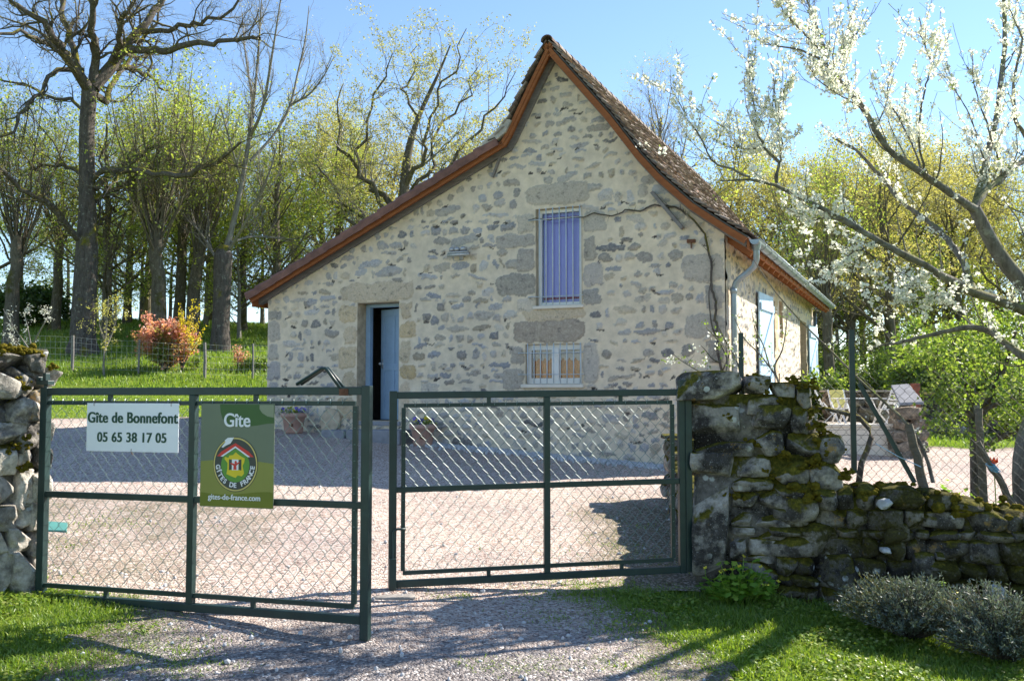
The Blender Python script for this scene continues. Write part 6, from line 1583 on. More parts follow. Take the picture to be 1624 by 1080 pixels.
jit = rg.normal(0, 0.12, Lm[0].shape); jit[:, 0] = 0; Lm = (Lm[0] + jit, Lm[1])
L2 = sprout(rg, *Lm, 15, 0.15, 1.0, 0.75, 2.4, 0.5, 9, 0.42, 0.24, 0.12, lfall=0.35); L3 = sprout(rg, *L2, 8, 0.18, 1.0, 0.8, 0.9, 0.5, 6, 0.5, 0.26, 0.1); L4 = sprout(rg, *L3, 4, 0.15, 1.0, 0.75, 0.38, 0.5, 4, 0.6, 0.25, 0.08)
lf = leaf_quads(rg, np.concatenate([pts_on(rg, L4[0], 4300), pts_on(rg, L3[0], 1200, 0.4)]), 0.075, 3, 0.08)
tag(tree_parts('oak_tree', [T, Lm, L2, L3, L4], [12, 7, 4, 3, 3], M['bark_mossy'], lf, M['leaf_oak_sparse'], loc=tuple(cb), trunk_levels=2, branchmat=M['bark_grey']), 'twisted oak with sparse yellow young leaves rising behind the low roof', 'tree')
# --- the wood: one of each kind, then copies
kinds = {
    'pollard': generic_tree('pollard_tree', 101, 9.5, 0.27, 3.0, M['bark_mossy'], M['leaf_fresh'], 1400, 0.09, 'pollard'),
    'pollard2': generic_tree('pollard_tree', 102, 10, 0.22, 3.6, M['bark_mossy'], M['leaf_fresh'], 1500, 0.095, 'pollard'),
    'beech': generic_tree('hornbeam_tree', 103, 10.5, 0.18, 1.2, M['bark_mossy'], M['leaf_fresh'], 2100, 0.09, 'beech'),
    'beech2': generic_tree('hornbeam_tree', 104, 9.5, 0.15, 0.9, M['bark_mossy'], M['leaf_fresh'], 1900, 0.09, 'beech'),
    'oak': generic_tree('young_oak_tree', 105, 11.5, 0.22, 2.4, M['bark_mossy'], M['leaf_yellow'], 4200, 0.09, 'oak'),
    'oak2': generic_tree('young_oak_tree', 106, 10.5, 0.21, 2.0, M['bark_mossy'], M['leaf_bud'], 4300, 0.085, 'oak'),
    'bare': generic_tree('bare_tree', 107, 14, 0.30, 4.0, M['bark_grey'], M['leaf_bud'], 500, 0.08, 'slim', M['twig_purple']),
}
first = set()
kinds['hazel'] = generic_tree('hazel_tree', 108, 5.5, 0.07, 0.5, M['bark_grey'], M['leaf_fresh'], 1500, 0.085, 'beech')
def wood_tree(kind, u, Y, s, rz, label, group, sz=None):
    o = kinds[kind]; s = s * (1.18 if group == GB else 1.0)
    if kind in first: o = copy_tree(o)
    first.add(kind)
    p = at(u, 600, Y); return place(o, p[0], Y, s, rz, label, group, sz=sz)
for k, (u, Y, s, rz, lab) in enumerate(()): pass
GA = 'trees of the wood on the left bank'; GB = 'trees of the wood beyond the house'
for k, (kind, u, Y, s, rz, lab) in enumerate((
    ('pollard', 14, 30, 0.95, 0.3, 'pollard with dark knobbly bole at the left edge of the wood'),
    ('pollard2', 84, 35, 0.90, 1.2, 'thin leaning pollard seen in the gap left of the big oak'),
    ('oak2', -60, 33, 0.90, 4.2, 'olive budding oak standing past the left edge pollard'),
    ('beech', 168, 33, 0.95, 2.2, 'fresh green tree whose trunk stands just right of the big oak'),
    ('beech2', 200, 37, 1.00, 0.4, 'fresh green tree with slim trunk between the big oak and the red shrub'),
    ('pollard', 251, 31, 1.05, 3.3, 'stout pollard behind the red shrub, sprouting straight shoots'),
    ('pollard2', 283, 35, 1.00, 2.4, 'dark pollard bole right behind the yellow flowering shrub'),
    ('pollard', 304, 33, 0.95, 5.0, 'dark pollard bole between the yellow shrub and the slim bare tree'),
    ('beech', 330, 39, 1.05, 4.4, 'tall fresh green tree behind the slim bare tree'),
    ('beech2', 384, 36, 0.90, 2.9, 'small fresh green tree right of the slim bare tree'),
    ('beech', 440, 34, 0.95, 0.9, 'bright green tree beside the left corner of the house roof'),
    ('oak2', 230, 44, 1.05, 0.7, 'olive oak far back behind the red shrub'),
    ('oak', 300, 43, 0.82, 3.7, 'yellowish oak far back over the stout pollards'),
    ('oak2', 470, 41, 0.80, 2.5, 'olive oak half hidden by the left end of the roof'),
    ('beech', 530, 38, 0.90, 3.9, 'green tree showing low over the long roof'),
    ('oak', 560, 44, 0.95, 5.5, 'yellowish oak behind the twisted oak'),
    ('hazel', 30, 38, 1.0, 0.2, 'low leafy hazel filling the gap at the left edge of the wood'),
    ('hazel', 105, 39, 1.1, 1.4, 'low leafy hazel behind the big oak, left side'),
    ('hazel', 180, 36, 0.95, 2.6, 'low leafy hazel just right of the big oak trunk'),
    ('hazel', 222, 38, 1.15, 3.5, 'low leafy hazel left of the stout pollard'),
    ('hazel', 268, 39, 1.0, 4.4, 'low leafy hazel between the two dark pollard boles'),
    ('hazel', 325, 37, 1.1, 5.3, 'low leafy hazel left of the slim bare tree'),
    ('hazel', 378, 34, 1.0, 0.9, 'low leafy hazel right of the slim bare tree'),
    ('hazel', 415, 38, 1.2, 2.0, 'low leafy hazel at the left house corner'),
    ('hazel', 460, 36, 1.2, 3.0, 'low leafy hazel just above the end of the long roof'),
    ('hazel', 150, 43, 1.2, 4.0, 'low leafy hazel far back behind the big oak'),
    ('oak', 515, 40, 0.85, 1.7, 'yellowish oak left of the twisted oak'),
    ('oak2', 610, 44, 1.0, 0.5, 'olive oak right behind the twisted oak'),
    ('oak2', 760, 40, 0.92, 1.1, 'olive oak showing beside the steep gable'))):
    wood_tree(kind, u, Y, s, rz, lab, GA)
for k, (kind, u, Y, s, rz, lab) in enumerate((
    ('bare', 1050, 46, 1.0, 0.5, 'bare grey twiggy tree showing over the brown roof slope'),
    ('oak', 1185, 44, 0.92, 1.3, 'young yellow oak just right of the tiled roof slope'),
    ('oak2', 1262, 40, 0.85, 2.6, 'olive budding oak above the gutter end'),
    ('beech2', 1300, 47, 0.95, 0.2, 'fresh green tree above the terrace, half behind the plum blossom'),
    ('oak', 1350, 42, 0.82, 4.0, 'young yellow oak above the terrace chairs'),
    ('oak2', 1412, 36, 0.85, 5.2, 'olive oak with a thick dark trunk behind the slate topped pier'),
    ('oak', 1470, 48, 0.95, 0.9, 'young yellow oak far back between plum branches'),
    ('oak2', 1530, 44, 0.92, 3.1, 'brownish oak far back behind the leafy green tree'),
    ('beech', 1590, 48, 0.85, 1.7, 'green tree far back at the right edge'),
    ('oak', 1660, 42, 0.90, 2.2, 'young yellow oak past the right edge'),
    ('pollard2', 1316, 33, 0.80, 4.8, 'leaning forked dark trunk between house corner and fence post'),
    ('bare', 1560, 52, 0.9, 2.0, 'bare purple grey treetop far back above the plum branches'),
    ('oak2', 1120, 50, 0.85, 0.4, 'olive oak low behind the tiled roof slope'),
    ('beech2', 1240, 56, 1.0, 3.0, 'fresh green tree far back behind the gutter end'),
    ('oak', 1420, 58, 1.0, 2.7, 'young yellow oak farthest back above the terrace'),
    ('oak', 1215, 50, 1.0, 4.6, 'young yellow oak behind the first one right of the roof'),
    ('oak2', 1310, 52, 1.05, 1.5, 'olive budding oak far behind the gutter end'),
    ('oak', 1395, 50, 1.0, 2.0, 'young yellow oak far behind the slate topped pier'),
    ('oak2', 1500, 53, 1.0, 5.9, 'olive oak far back above the fence'),
    ('oak', 1580, 56, 1.05, 0.4, 'young yellow oak far back beside the plum fork'),
    ('beech2', 1160, 56, 1.0, 2.4, 'fresh green tree far behind the tiled roof slope'),
    ('hazel', 1330, 44, 1.2, 0.6, 'low leafy hazel far behind the fence post'),
    ('hazel', 1390, 46, 1.3, 1.9, 'low leafy hazel far behind the terrace chairs'),
    ('hazel', 1450, 42, 1.2, 2.8, 'low leafy hazel far behind the slate topped pier'),
    ('hazel', 1510, 46, 1.3, 3.9, 'low leafy hazel far back over the field wall'),
    ('beech2', 1370, 52, 1.0, 4.1, 'fresh green tree far behind the terrace chairs'),
    ('beech', 1480, 56, 1.05, 5.0, 'fresh green tree farthest back behind the plum branches'),
    ('beech', 1700, 54, 1.0, 0.1, 'green tree far back past the right edge'))):
    wood_tree(kind, u, Y, s, rz, lab, GB)
sh_ = None and place(copy_tree(kinds['bare']), 8.4, 9.7, 0.80, 2.0, 'bare twiggy tree standing outside the frame at the right', GB)
# --- flowering plum at the right, traced
PY = 8.2
def py_(l): return [(u, v, PY + dy) for u, v, dy in l]
pb = ground_at(1660, 800); pbase = at(1652, 800, PY); pbase[2] = float(ground_z(pbase[0], PY)) - 0.05
trunk = ([(1638, 860, PY), (1634, 800, PY), (1628, 740, PY), (1632, 690, PY), (1652, 650, PY), (1682, 600, PY), (1690, 555, PY), (1670, 500, PY - 0.1), (1624, 453, PY - 0.2), (1580, 402, PY - 0.2), (1556, 350, PY - 0.25), (1545, 330, PY - 0.3)], [0.17, 0.15, 0.14, 0.125, 0.12, 0.115, 0.10, 0.085, 0.075, 0.068, 0.060, 0.055])
limbs = [
    (py_([(1547, 333, -.3), (1517, 315, -.4), (1484, 290, -.5), (1454, 267, -.6), (1430, 248, -.7), (1406, 233, -.7), (1388, 204, -.8), (1377, 174, -.8), (1360, 150, -.8), (1343, 133, -.8), (1325, 107, -.9), (1306, 85, -.9), (1283, 76, -.95), (1258, 70, -1), (1214, 63, -1)]), [.05, .046, .042, .040, .036, .034, .033, .032, .030, .028, .024, .018, .013, .010, .005]),
    (py_([(1545, 330, -.3), (1560, 303, -.2), (1577, 289, 0), (1600, 272, .2), (1624, 259, .4), (1660, 235, .6), (1690, 190, .8), (1710, 120, 1.0)]), [.05, .046, .044, .042, .04, .035, .028, .012]),
    (py_([(1688, 560, 0), (1662, 515, -.2), (1624, 491, -.3), (1580, 473, -.5), (1536, 457, -.6), (1484, 428, -.8), (1450, 410, -.9), (1417, 391, -1), (1395, 381, -1), (1343, 348, -1.1), (1306, 326, -1.1), (1262, 307, -1.2), (1228, 289, -1.2), (1188, 281, -1.3), (1140, 284, -1.3)]), [.07, .062, .056, .052, .048, .042, .04, .038, .034, .030, .026, .022, .018, .012, .005]),
    (py_([(1682, 605, .1), (1652, 582, .3), (1624, 565, .4), (1600, 548, .5), (1577, 531, .6), (1550, 520, .6), (1528, 519, .6), (1491, 528, .7), (1450, 536, .7), (1417, 543, .8), (1373, 552, .8)]), [.06, .052, .048, .044, .042, .04, .036, .032, .028, .022, .014]),
    (py_([(1545, 460, -.5), (1520, 410, -.2), (1488, 367, 0), (1458, 343, .1), (1428, 322, .2), (1399, 289, .3), (1377, 256, .3), (1343, 230, .4), (1321, 219, .4)]), [.04, .036, .032, .03, .027, .024, .021, .017, .010]),
    (py_([(1232, 290, -1.2), (1231, 272, -1.2), (1238, 255, -1.2), (1215, 240, -1.25), (1204, 205, -1.3), (1198, 160, -1.3), (1195, 92, -1.3)]), [.018, .016, .014, .012, .010, .007, .003]),
    (py_([(1190, 281, -1.3), (1165, 268, -1.3), (1145, 262, -1.3), (1126, 245, -1.35), (1115, 215, -1.4), (1090, 185, -1.4), (1080, 165, -1.4), (1069, 143, -1.4)]), [.012, .011, .010, .009, .008, .006, .005, .003]),
    (py_([(1236, 258, -1.2), (1222, 230, -1.1), (1180, 228, -1.0), (1160, 205, -1.0), (1150, 180, -1.0)]), [.012, .010, .008, .006, .003]),
    (py_([(1238, 258, -1.2), (1244, 220, -1.3), (1240, 190, -1.4), (1254, 150, -1.4)]), [.010, .008, .006, .003]),
    (py_([(1465, 275, -.6), (1448, 230, -.5), (1425, 180, -.4), (1410, 150, -.3), (1418, 98, -.3)]), [.014, .012, .010, .008, .003]),
    (py_([(1470, 280, -.6), (1455, 210, -.9), (1462, 160, -1.0), (1480, 105, -1.0), (1472, 80, -1.0), (1464, 30, -1.1)]), [.014, .012, .010, .008, .006, .003]),
    (py_([(1310, 88, -.9), (1302, 55, -.8), (1290, 20, -.8), (1275, -20, -.8)]), [.016, .013, .010, .004]),
    (py_([(1300, 80, -.9), (1270, 50, -1.0), (1250, 20, -1.1), (1228, -8, -1.2)]), [.012, .010, .008, .003]),
    (py_([(1325, 105, -.9), (1338, 85, -.7), (1346, 55, -.7), (1348, 28, -.7)]), [.011, .009, .007, .004]),
    (py_([(1355, 145, -.8), (1320, 125, -.6), (1300, 110, -.5), (1281, 100, -.5)]), [.010, .008, .006, .003]),
    (py_([(1380, 185, -.8), (1330, 160, -1), (1300, 140, -1.1), (1282, 105, -1.2)]), [.010, .008, .006, .003]),
    (py_([(1577, 289, 0), (1560, 240, .2), (1548, 190, .3), (1525, 150, .4), (1508, 92, .5)]), [.014, .011, .009, .006, .003]),
    (py_([(1590, 282, .1), (1570, 215, -.2), (1555, 170, -.3), (1545, 130, -.3), (1541, 84, -.4)]), [.014, .011, .009, .006, .003]),
    (py_([(1640, 245, .5), (1610, 190, .2), (1612, 130, .1), (1628, 60, .1), (1615, 35, 0), (1600, 5, 0)]), [.03, .022, .018, .014, .010, .005]),
    (py_([(1343, 348, -1.1), (1300, 345, -1.0), (1285, 350, -1.0), (1262, 340, -.9)]), [.010, .008, .006, .003]),
    (py_([(1395, 381, -1), (1350, 395, -.9), (1330, 420, -.8), (1320, 440, -.8)]), [.012, .010, .007, .003]),
    (py_([(1484, 428, -.8), (1450, 450, -.7), (1425, 480, -.6), (1405, 500, -.6)]), [.014, .011, .008, .004]),
    (py_([(1536, 457, -.6), (1500, 470, -.7), (1460, 470, -.8), (1420, 478, -.8)]), [.014, .011, .008, .004]),
    # the part of the crown that stands outside the frame
    (py_([(1686, 590, 0), (1705, 480, .4), (1740, 360, .7), (1800, 230, 1.0), (1850, 90, 1.3)]), [.09, .075, .06, .045, .02]),
    (py_([(1680, 520, -.1), (1710, 420, -1.0), (1740, 300, -1.7), (1790, 180, -2.2), (1850, 60, -2.6)]), [.075, .06, .05, .035, .015]),
    (py_([(1640, 470, -.2), (1670, 330, -1.0), (1690, 210, -1.6), (1700, 80, -2.2), (1700, -80, -2.6)]), [.065, .055, .045, .032, .014]),
    (py_([(1670, 500, -.1), (1700, 400, -1.2), (1690, 320, -2.2), (1500, 220, -3.0), (1440, 60, -3.4)][:3] + [(1740, 250, -2.6), (1800, 120, -3.0)]), [.06, .05, .042, .03, .014]),
    (py_([(1545, 330, -.3), (1580, 200, .6), (1600, 60, 1.0), (1590, -60, 1.3), (1570, -180, 1.5)]), [.045, .038, .03, .022, .010]),
    (py_([(1660, 235, .6), (1640, 100, .9), (1650, -40, 1.0), (1640, -170, 1.0)]), [.035, .028, .02, .010]),
]
rg = np.random.RandomState(77)
T = traced([trunk], 24); Lm = traced(limbs, 34); Lm = (Lm[0], Lm[1] * 0.70 * rg.uniform(0.86, 1.16, Lm[1].shape)); T = (T[0], T[1] * 0.88)
jit = np.cumsum(rg.normal(0, 0.010, Lm[0].shape), 1); jit -= jit[:, :1]; Lm = (Lm[0] + jit * 0.45, np.maximum(Lm[1], 0.0035))
L2 = sprout(rg, *Lm, 14, 0.10, 0.98, 0.9, 0.42, 0.65, 9, 0.30, 0.10, 0.42, lfall=0.2)
L2 = (L2[0], np.clip(L2[1], 0.0022, 0.009))
L3 = sprout(rg, *L2, 4, 0.1, 0.95, 0.8, 0.11, 0.7, 5, 0.5, 0.16, 0.15); L3 = (L3[0], np.clip(L3[1], 0.0012, 0.004))
spur = sprout(rg, *Lm, 16, 0.1, 1.0, 1.3, 0.07, 0.6, 3, 0.2, 0.2, 0.2); spur = (spur[0], np.clip(spur[1], 0.0015, 0.004))
plum = empty('plum_tree', tuple(pbase))
off = -np.asarray(pbase)
V, Fq = bark_mesh([T, Lm], [16, 10]); mk('trunk', V + off, [Fq], M['bark_plum'], plum, True)
V, Fq = bark_mesh([L2, L3, spur], [4, 3, 3]); mk('branches', V + off, [Fq], M['bark_plum'], plum, True)
def blossoms(rg, centers, per, spread, r):
    N = len(centers) * per
    c = np.repeat(centers, per, 0) + rg.normal(0, spread, (N, 3))
    f = unit(rg.normal(0, 1, (N, 3)) + np.array([0, -0.1, 0.25])); u = unit(np.cross(f, rg.normal(0, 1, (N, 3)))); w = np.cross(f, u)
    s = (r * rg.uniform(0.75, 1.15, N))[:, None]; Vs = []; 
    for q in range(5):
        a = q * 1.25664; d = u * math.cos(a) + w * math.sin(a); e = -u * math.sin(a) + w * math.cos(a)
        Vs.append(np.stack([c, c + d * s * 0.6 + e * s * 0.48 + f * s * 0.22, c + d * s * 1.0 + f * s * 0.30, c + d * s * 0.6 - e * s * 0.48 + f * s * 0.22], 1))
    V = np.stack(Vs, 1).reshape(-1, 3); n = N * 5
    return V, np.arange(n * 4).reshape(n, 4), np.repeat(rg.rand(N), 20)
clump = pts_on(rg, L2[0], 2900, 0.0, 0.95); dens = vn3(clump * 1.9, 5); clump = clump[dens > 0.27]
cl2 = np.concatenate([pts_on(rg, spur[0], 1100, 0.6, 1.0), pts_on(rg, L3[0], 800)])
cl2 = cl2[vn3(cl2 * 1.9, 5) > 0.25]
V, Fq, t = blossoms(rg, np.concatenate([clump, cl2]), 5, 0.014, 0.0132)
mk('blossom', V + off, [Fq], M['blossom'], plum, False, {'tint': t})
lf = leaf_quads(rg, pts_on(rg, L3[0], 700), 0.022, 2, 0.012); mk('leaf_buds', lf[0] + off, [lf[1]], M['leaf_hedge'], plum, False, {'tint': lf[2]})
tag(plum, 'old plum tree in white blossom leaning in from the right edge', 'tree')

# ------------------------------------------------------------------ grass and low plants
def blades(rg, x, y, h, w, lean=0.5, z0=0.0):
    """one bent blade per root: 2 quads-ish (quad + tip triangle)"""
    N = len(x); z = ground_z(x, y) + z0
    a = rg.uniform(0, 2 * math.pi, N); d = np.stack([np.cos(a), np.sin(a), 0 * a], 1)
    b = rg.uniform(0, 2 * math.pi, N); l = np.stack([np.cos(b), np.sin(b), 0 * b], 1) * (lean * np.abs(rg.normal(0, 1, N)) * h)[:, None]
    p = np.stack([x, y, z], 1); W = (w * rg.uniform(0.6, 1.2, N))[:, None] * d
    up = np.stack([0 * h, 0 * h, h], 1)
    V = np.stack([p - W, p + W, p + l * 0.35 + up * 0.6 + W * 0.7, p + l * 0.35 + up * 0.6 - W * 0.7, p + l + up], 1)
    i = np.arange(N) * 5
    return V.reshape(-1, 3), [np.stack([i, i + 1, i + 2, i + 3], 1), np.stack([i + 3, i + 2, i + 4], 1)], np.repeat(np.clip(rg.normal(0.45, 0.2, N), 0, 1), 5)
class Grass:
    def __init__(self): self.V = []; self.Q = []; self.T3 = []; self.t = []; self.n = 0
    def add(self, V, Fs, t):
        self.V.append(V); self.Q.append(Fs[0] + self.n); self.T3.append(Fs[1] + self.n); self.t.append(t); self.n += len(V)
    def build(self, name, mat):
        return mk(name, np.concatenate(self.V), [np.concatenate(self.Q), np.concatenate(self.T3)], mat, None, False, {'tint': np.concatenate(self.t)})
rg = np.random.RandomState(5)
lxly = lambda x, y: to_house(x, y)
def in_house(x, y, m=0.05):
    a, c = to_house(x, y); return (a > -HW - m) & (a < m) & (c > -m) & (c < HD)
def scatter(x0, x1, y0, y1, n):
    return rg.uniform(x0, x1, n), rg.uniform(y0, y1, n)
G = Grass()
# front verge, right and left of the drive
for (x0, x1, y0, y1, n, hm) in ((0.2, 5.5, 3.4, 7.2, 150000, 0.026), (-6.0, -2.0, 3.4, 7.0, 100000, 0.028)):
    x, y = scatter(x0, x1, y0, y1, n)
    g = gravel_field(x, y); tuft = fbm2(x * 2.6, y * 2.6, 41); fine = fbm2(x * 9, y * 9, 43)
    pr = sstep(0.75, -0.40, g + (fine - 0.5) * 0.6 + (tuft - 0.5) * 0.8) * (0.35 + 0.65 * sstep(0.35, 0.6, tuft + (fine - 0.5) * 0.3))
    k = rg.rand(n) < pr; x, y = x[k], y[k]
    h = hm * (0.5 + 1.1 * tuft[k]) * rg.uniform(0.6, 1.5, len(x))
    G.add(*blades(rg, x, y, h, 0.0034, 0.9))
# taller fringe at the foot of the low wall and pillars
n = 5000; t = rg.rand(n); c = (PW.A + PW.d * 0.3)[None] + PW.d[None] * (t * 4.2)[:, None] - PW.n[None] * (np.abs(rg.normal(0, 0.09, n)) - 0.02)[:, None]
G.add(*blades(rg, c[:, 0], c[:, 1], 0.09 * rg.uniform(0.4, 2.2, n) * sstep(0.25, 0.7, fbm2(c[:, 0] * 3, c[:, 1] * 3, 4)), 0.004, 0.5))
# clover and other small round leaves in the turf
def clover(x0, x1, y0, y1, n, gmax):
    x, y = scatter(x0, x1, y0, y1, n); g = gravel_field(x, y); cl = fbm2(x * 3.1, y * 3.1, 61)
    k = (g < gmax + (fbm2(x * 6, y * 6, 62) - 0.5) * 1.2) & (rg.rand(n) < sstep(0.42, 0.62, cl)); x, y, cl = x[k], y[k], cl[k]; m_ = len(x)
    c = np.stack([x, y, ground_z(x, y) + 0.012 + 0.045 * rg.rand(m_) * sstep(0.42, 0.7, cl)], 1)
    a = rg.uniform(0, 6.283, m_); u_ = np.stack([np.cos(a), np.sin(a), rg.normal(0, 0.35, m_)], 1); w_ = np.stack([-np.sin(a), np.cos(a), rg.normal(0, 0.35, m_)], 1); s_ = (0.010 * rg.uniform(0.6, 1.6, m_))[:, None]
    V = np.stack([c - u_ * s_, c - w_ * s_ * 0.9, c + u_ * s_, c + w_ * s_ * 0.9], 1).reshape(-1, 3)
    G.V.append(V); G.Q.append(np.arange(len(V)).reshape(-1, 4) + G.n); G.t.append(np.repeat(np.clip(rg.normal(0.6, 0.22, m_), 0, 1), 4)); G.n += len(V)
clover(0.2, 5.5, 3.6, 7.1, 60000, 0.05); clover(-6, -1.8, 3.6, 6.9, 45000, 0.05)
tag(G.build('verge_grass', M['grass']), 'short sunlit grass on the verge in front of the walls', 'grass', kind='stuff')
# weeds on the gravel
G = Grass()
for (u, v, r, n) in ((235, 1030, 0.20, 700), (260, 1060, 0.18, 600), (160, 990, 0.25, 700), (800, 1060, 0.12, 420), (870, 1065, 0.15, 380), (990, 1062, 0.16, 500), (960, 970, 0.3, 700), (905, 945, 0.25, 600), (700, 950, 0.08, 120), (735, 948, 0.05, 90), (1010, 940, 0.30, 900), (930, 930, 0.15, 400), (880, 985, 0.15, 250), (1040, 990, 0.3, 900)):
    p = ground_at(u, v); x = p[0] + rg.normal(0, r, n); y = p[1] + rg.normal(0, r * 0.7, n); G.add(*blades(rg, x, y, 0.020 * rg.uniform(0.4, 1.7, n), 0.0042, 1.5))
for (u, v, r, n) in ((150, 850, 0.5, 500), (110, 870, 0.4, 400), (200, 890, 0.3, 260), (130, 820, 0.4, 300), (240, 960, 0.35, 500), (95, 795, 0.3, 200), (1010, 850, 0.35, 900), (1040, 800, 0.5, 1000), (960, 880, 0.4, 500), (1060, 880, 0.25, 700), (930, 830, 0.6, 220), (230, 925, 0.4, 250)):
    p = ground_at(u, v); x = p[0] + rg.normal(0, r, n); y = p[1] + rg.normal(0, r * 1.2, n)
    G.add(*blades(rg, x, y, 0.012 * rg.uniform(0.4, 1.8, n), 0.006, 1.8))
for (x0, x1, y0, y1, n) in ((-0.2, 2.2, 3.6, 7.2, 90000), (-4.0, -1.2, 3.6, 7.2, 60000)):
    x, y = scatter(x0, x1, y0, y1, n); g = gravel_field(x, y); k = rg.rand(n) < np.exp(-((g - 0.06) / 0.22) ** 2) * sstep(0.38, 0.62, fbm2(x * 4, y * 4, 71)); x, y = x[k], y[k]
    G.add(*blades(rg, x, y, 0.018 * rg.uniform(0.4, 1.8, len(x)), 0.0045, 1.4, 0.008))
tag(G.build('gravel_weeds', M['grass']), 'low weeds and moss scattered over the edges of the gravel', 'weeds', kind='stuff')
b = MB()
for k in range(420):
    x = rg.uniform(-3.5, 2.0); y = rg.uniform(4.3, 12) if k % 2 else rg.uniform(4.3, 7); s_ = rg.uniform(0.008, 0.02)
    if gravel_field(np.array([x]), np.array([y]))[0] > 0.05: b.add(ico * s_ * rg.uniform(0.6, 1.2, 3) + np.array([x, y, float(ground_z(x, y)) + 0.016]), icf)
tag(b.build('loose_stones', M['pebble'], None), 'larger loose pale stones lying about on the gravel drive', 'pebbles', kind='stuff')
# lawn and rough bank behind
G = Grass()
x, y = scatter(-20, -1.5, 14.0, 26.5, 120000); k = (gravel_field(x, y) < 0.05) & ~in_house(x, y); x, y = x[k], y[k]
G.add(*blades(rg, x, y, 0.020 * rg.uniform(0.5, 1.5, len(x)), 0.010, 0.9))
x, y = scatter(-26, 2, 24.9, 40, 110000); k = ~in_house(x, y); x, y = x[k], y[k]
G.add(*blades(rg, x, y, (0.09 + 0.22 * sstep(0.4, 0.7, fbm2(x * 0.6, y * 0.6, 8)) * sstep(30, 24, y)) * rg.uniform(0.5, 1.4, len(x)), 0.014, 0.5))
x, y = scatter(2.5, 26, 16.5, 34, 70000); k = (gravel_field(x, y) < 0.05) & ~in_house(x, y) & ~((x > yb_[0] - 1.6) & (x < yb_[0] + 1.3) & (y > YB - 0.1) & (y < YB + 4.3)); x, y = x[k], y[k]
G.add(*blades(rg, x, y, 0.07 * rg.uniform(0.5, 1.7, len(x)), 0.011, 0.6))
x, y = scatter(3.6, 9, 7.6, 12, 26000); k = gravel_field(x, y) < 0.1; x, y = x[k], y[k]
G.add(*blades(rg, x, y, 0.07 * rg.uniform(0.5, 1.7, len(x)), 0.006, 0.6))
tag(G.build('lawn_grass', M['grass']), 'mown lawn and rough meadow grass behind the house and gates', 'grass', kind='stuff')

def bush(name, label, cat, x, y, w, d, h, n_stems, nleaf, lsize, leafmat, barkmat, seed, group=None, z=None, tmap=None, flat=0.1, dome=True):
    """many stems fanning from the base, leaves through the volume with an uneven outline"""
    r = np.random.RandomState(seed); z = float(ground_z(x, y)) - 0.03 if z is None else z
    root = tag(empty(name, (x, y, z)), label, cat, group)
    th = r.uniform(0, 6.283, n_stems); el = np.sqrt(r.rand(n_stems)) * 0.95
    tip = np.stack([np.cos(th) * el * w / 2, np.sin(th) * el * d / 2, h * (np.sqrt(np.clip(1 - el ** 2 * 0.75, 0, 1)) if dome else np.ones(n_stems)) * r.uniform(0.72, 1.08, n_stems)], 1)
    n = 8; t = np.linspace(0, 1, n)[None, :, None]
    base = np.stack([np.cos(th) * 0.05, np.sin(th) * 0.05, 0 * th], 1)[:, None]
    P = base + (tip[:, None] - base) * np.concatenate([t ** 1.25, t ** 1.25, t ** 0.85], 2) + np.cumsum(r.normal(0, 0.02 * h, (n_stems, n, 3)), 1) * t
    R = np.linspace(0.013, 0.004, n)[None].repeat(n_stems, 0) * max(h, 0.6)
    S2 = sprout(r, P, R, 6, 0.3, 1.0, 0.7, h * 0.22, 0.5, 5, 0.4, 0.5, 0.15)
    V, Fq = bark_mesh([(P, R), S2], [4, 3]); mk('stems', V, [Fq], barkmat, root, True)
    pts = np.concatenate([pts_on(r, S2[0], int(nleaf * 0.8), 0.2), pts_on(r, P, nleaf - int(nleaf * 0.8), 0.35)])
    V, Fq, tt = leaf_quads(r, pts, lsize, 3, lsize * 0.9, flatness=flat)
    if tmap is not None: tt = tmap(V, tt, r)
    mk('leaves', V, [Fq], leafmat, root, False, {'tint': tt})
    return root
p = ground_at(252, 593)
red = bush('red_shrub', 'round shrub with coral red young leaves on the lawn edge', 'shrub', p[0], p[1] + 0.5, 2.0, 1.8, 1.50, 60, 3600, 0.085, M['photinia'], M['bark_oak'], 3,
     tmap=lambda V, t, r: np.clip(np.repeat(0.10 + 0.75 * sstep(0.25, 0.75, vn3(V[::4] * 2.2, 4) * 0.7 + 0.35 * (V[::4, 2] / 1.5)) + r.normal(0, 0.12, len(V) // 4), 4), 0, 1))
p = ground_at(290, 590)
fo = tag(empty('forsythia', (p[0] - 0.05, p[1] + 0.05, p[2])), 'yellow flowering shrub with upright wands beside the red shrub', 'shrub')
r = np.random.RandomState(6); ns = 34; th = r.uniform(0, 6.28, ns); P = []
for k in range(ns):
    tip = np.array([math.cos(th[k]) * r.uniform(0.1, 0.6) + 0.1, math.sin(th[k]) * r.uniform(0.1, 0.5), r.uniform(0.9, 2.15)]); t = np.linspace(0, 1, 9)[:, None]
    P.append(tip * np.c_[t ** 1.4, t ** 1.4, t])
P = np.array(P); V, Fq = tubes(P, np.linspace(0.012, 0.004, 9)[None].repeat(ns, 0), 4); mk('stems', V, [Fq], M['bark_oak'], fo, True)
V, Fq, t = leaf_quads(r, pts_on(r, P, 560, 0.45), 0.06, 3, 0.025); mk('blossom', V, [Fq], M['forsythia'], fo, False, {'tint': t})
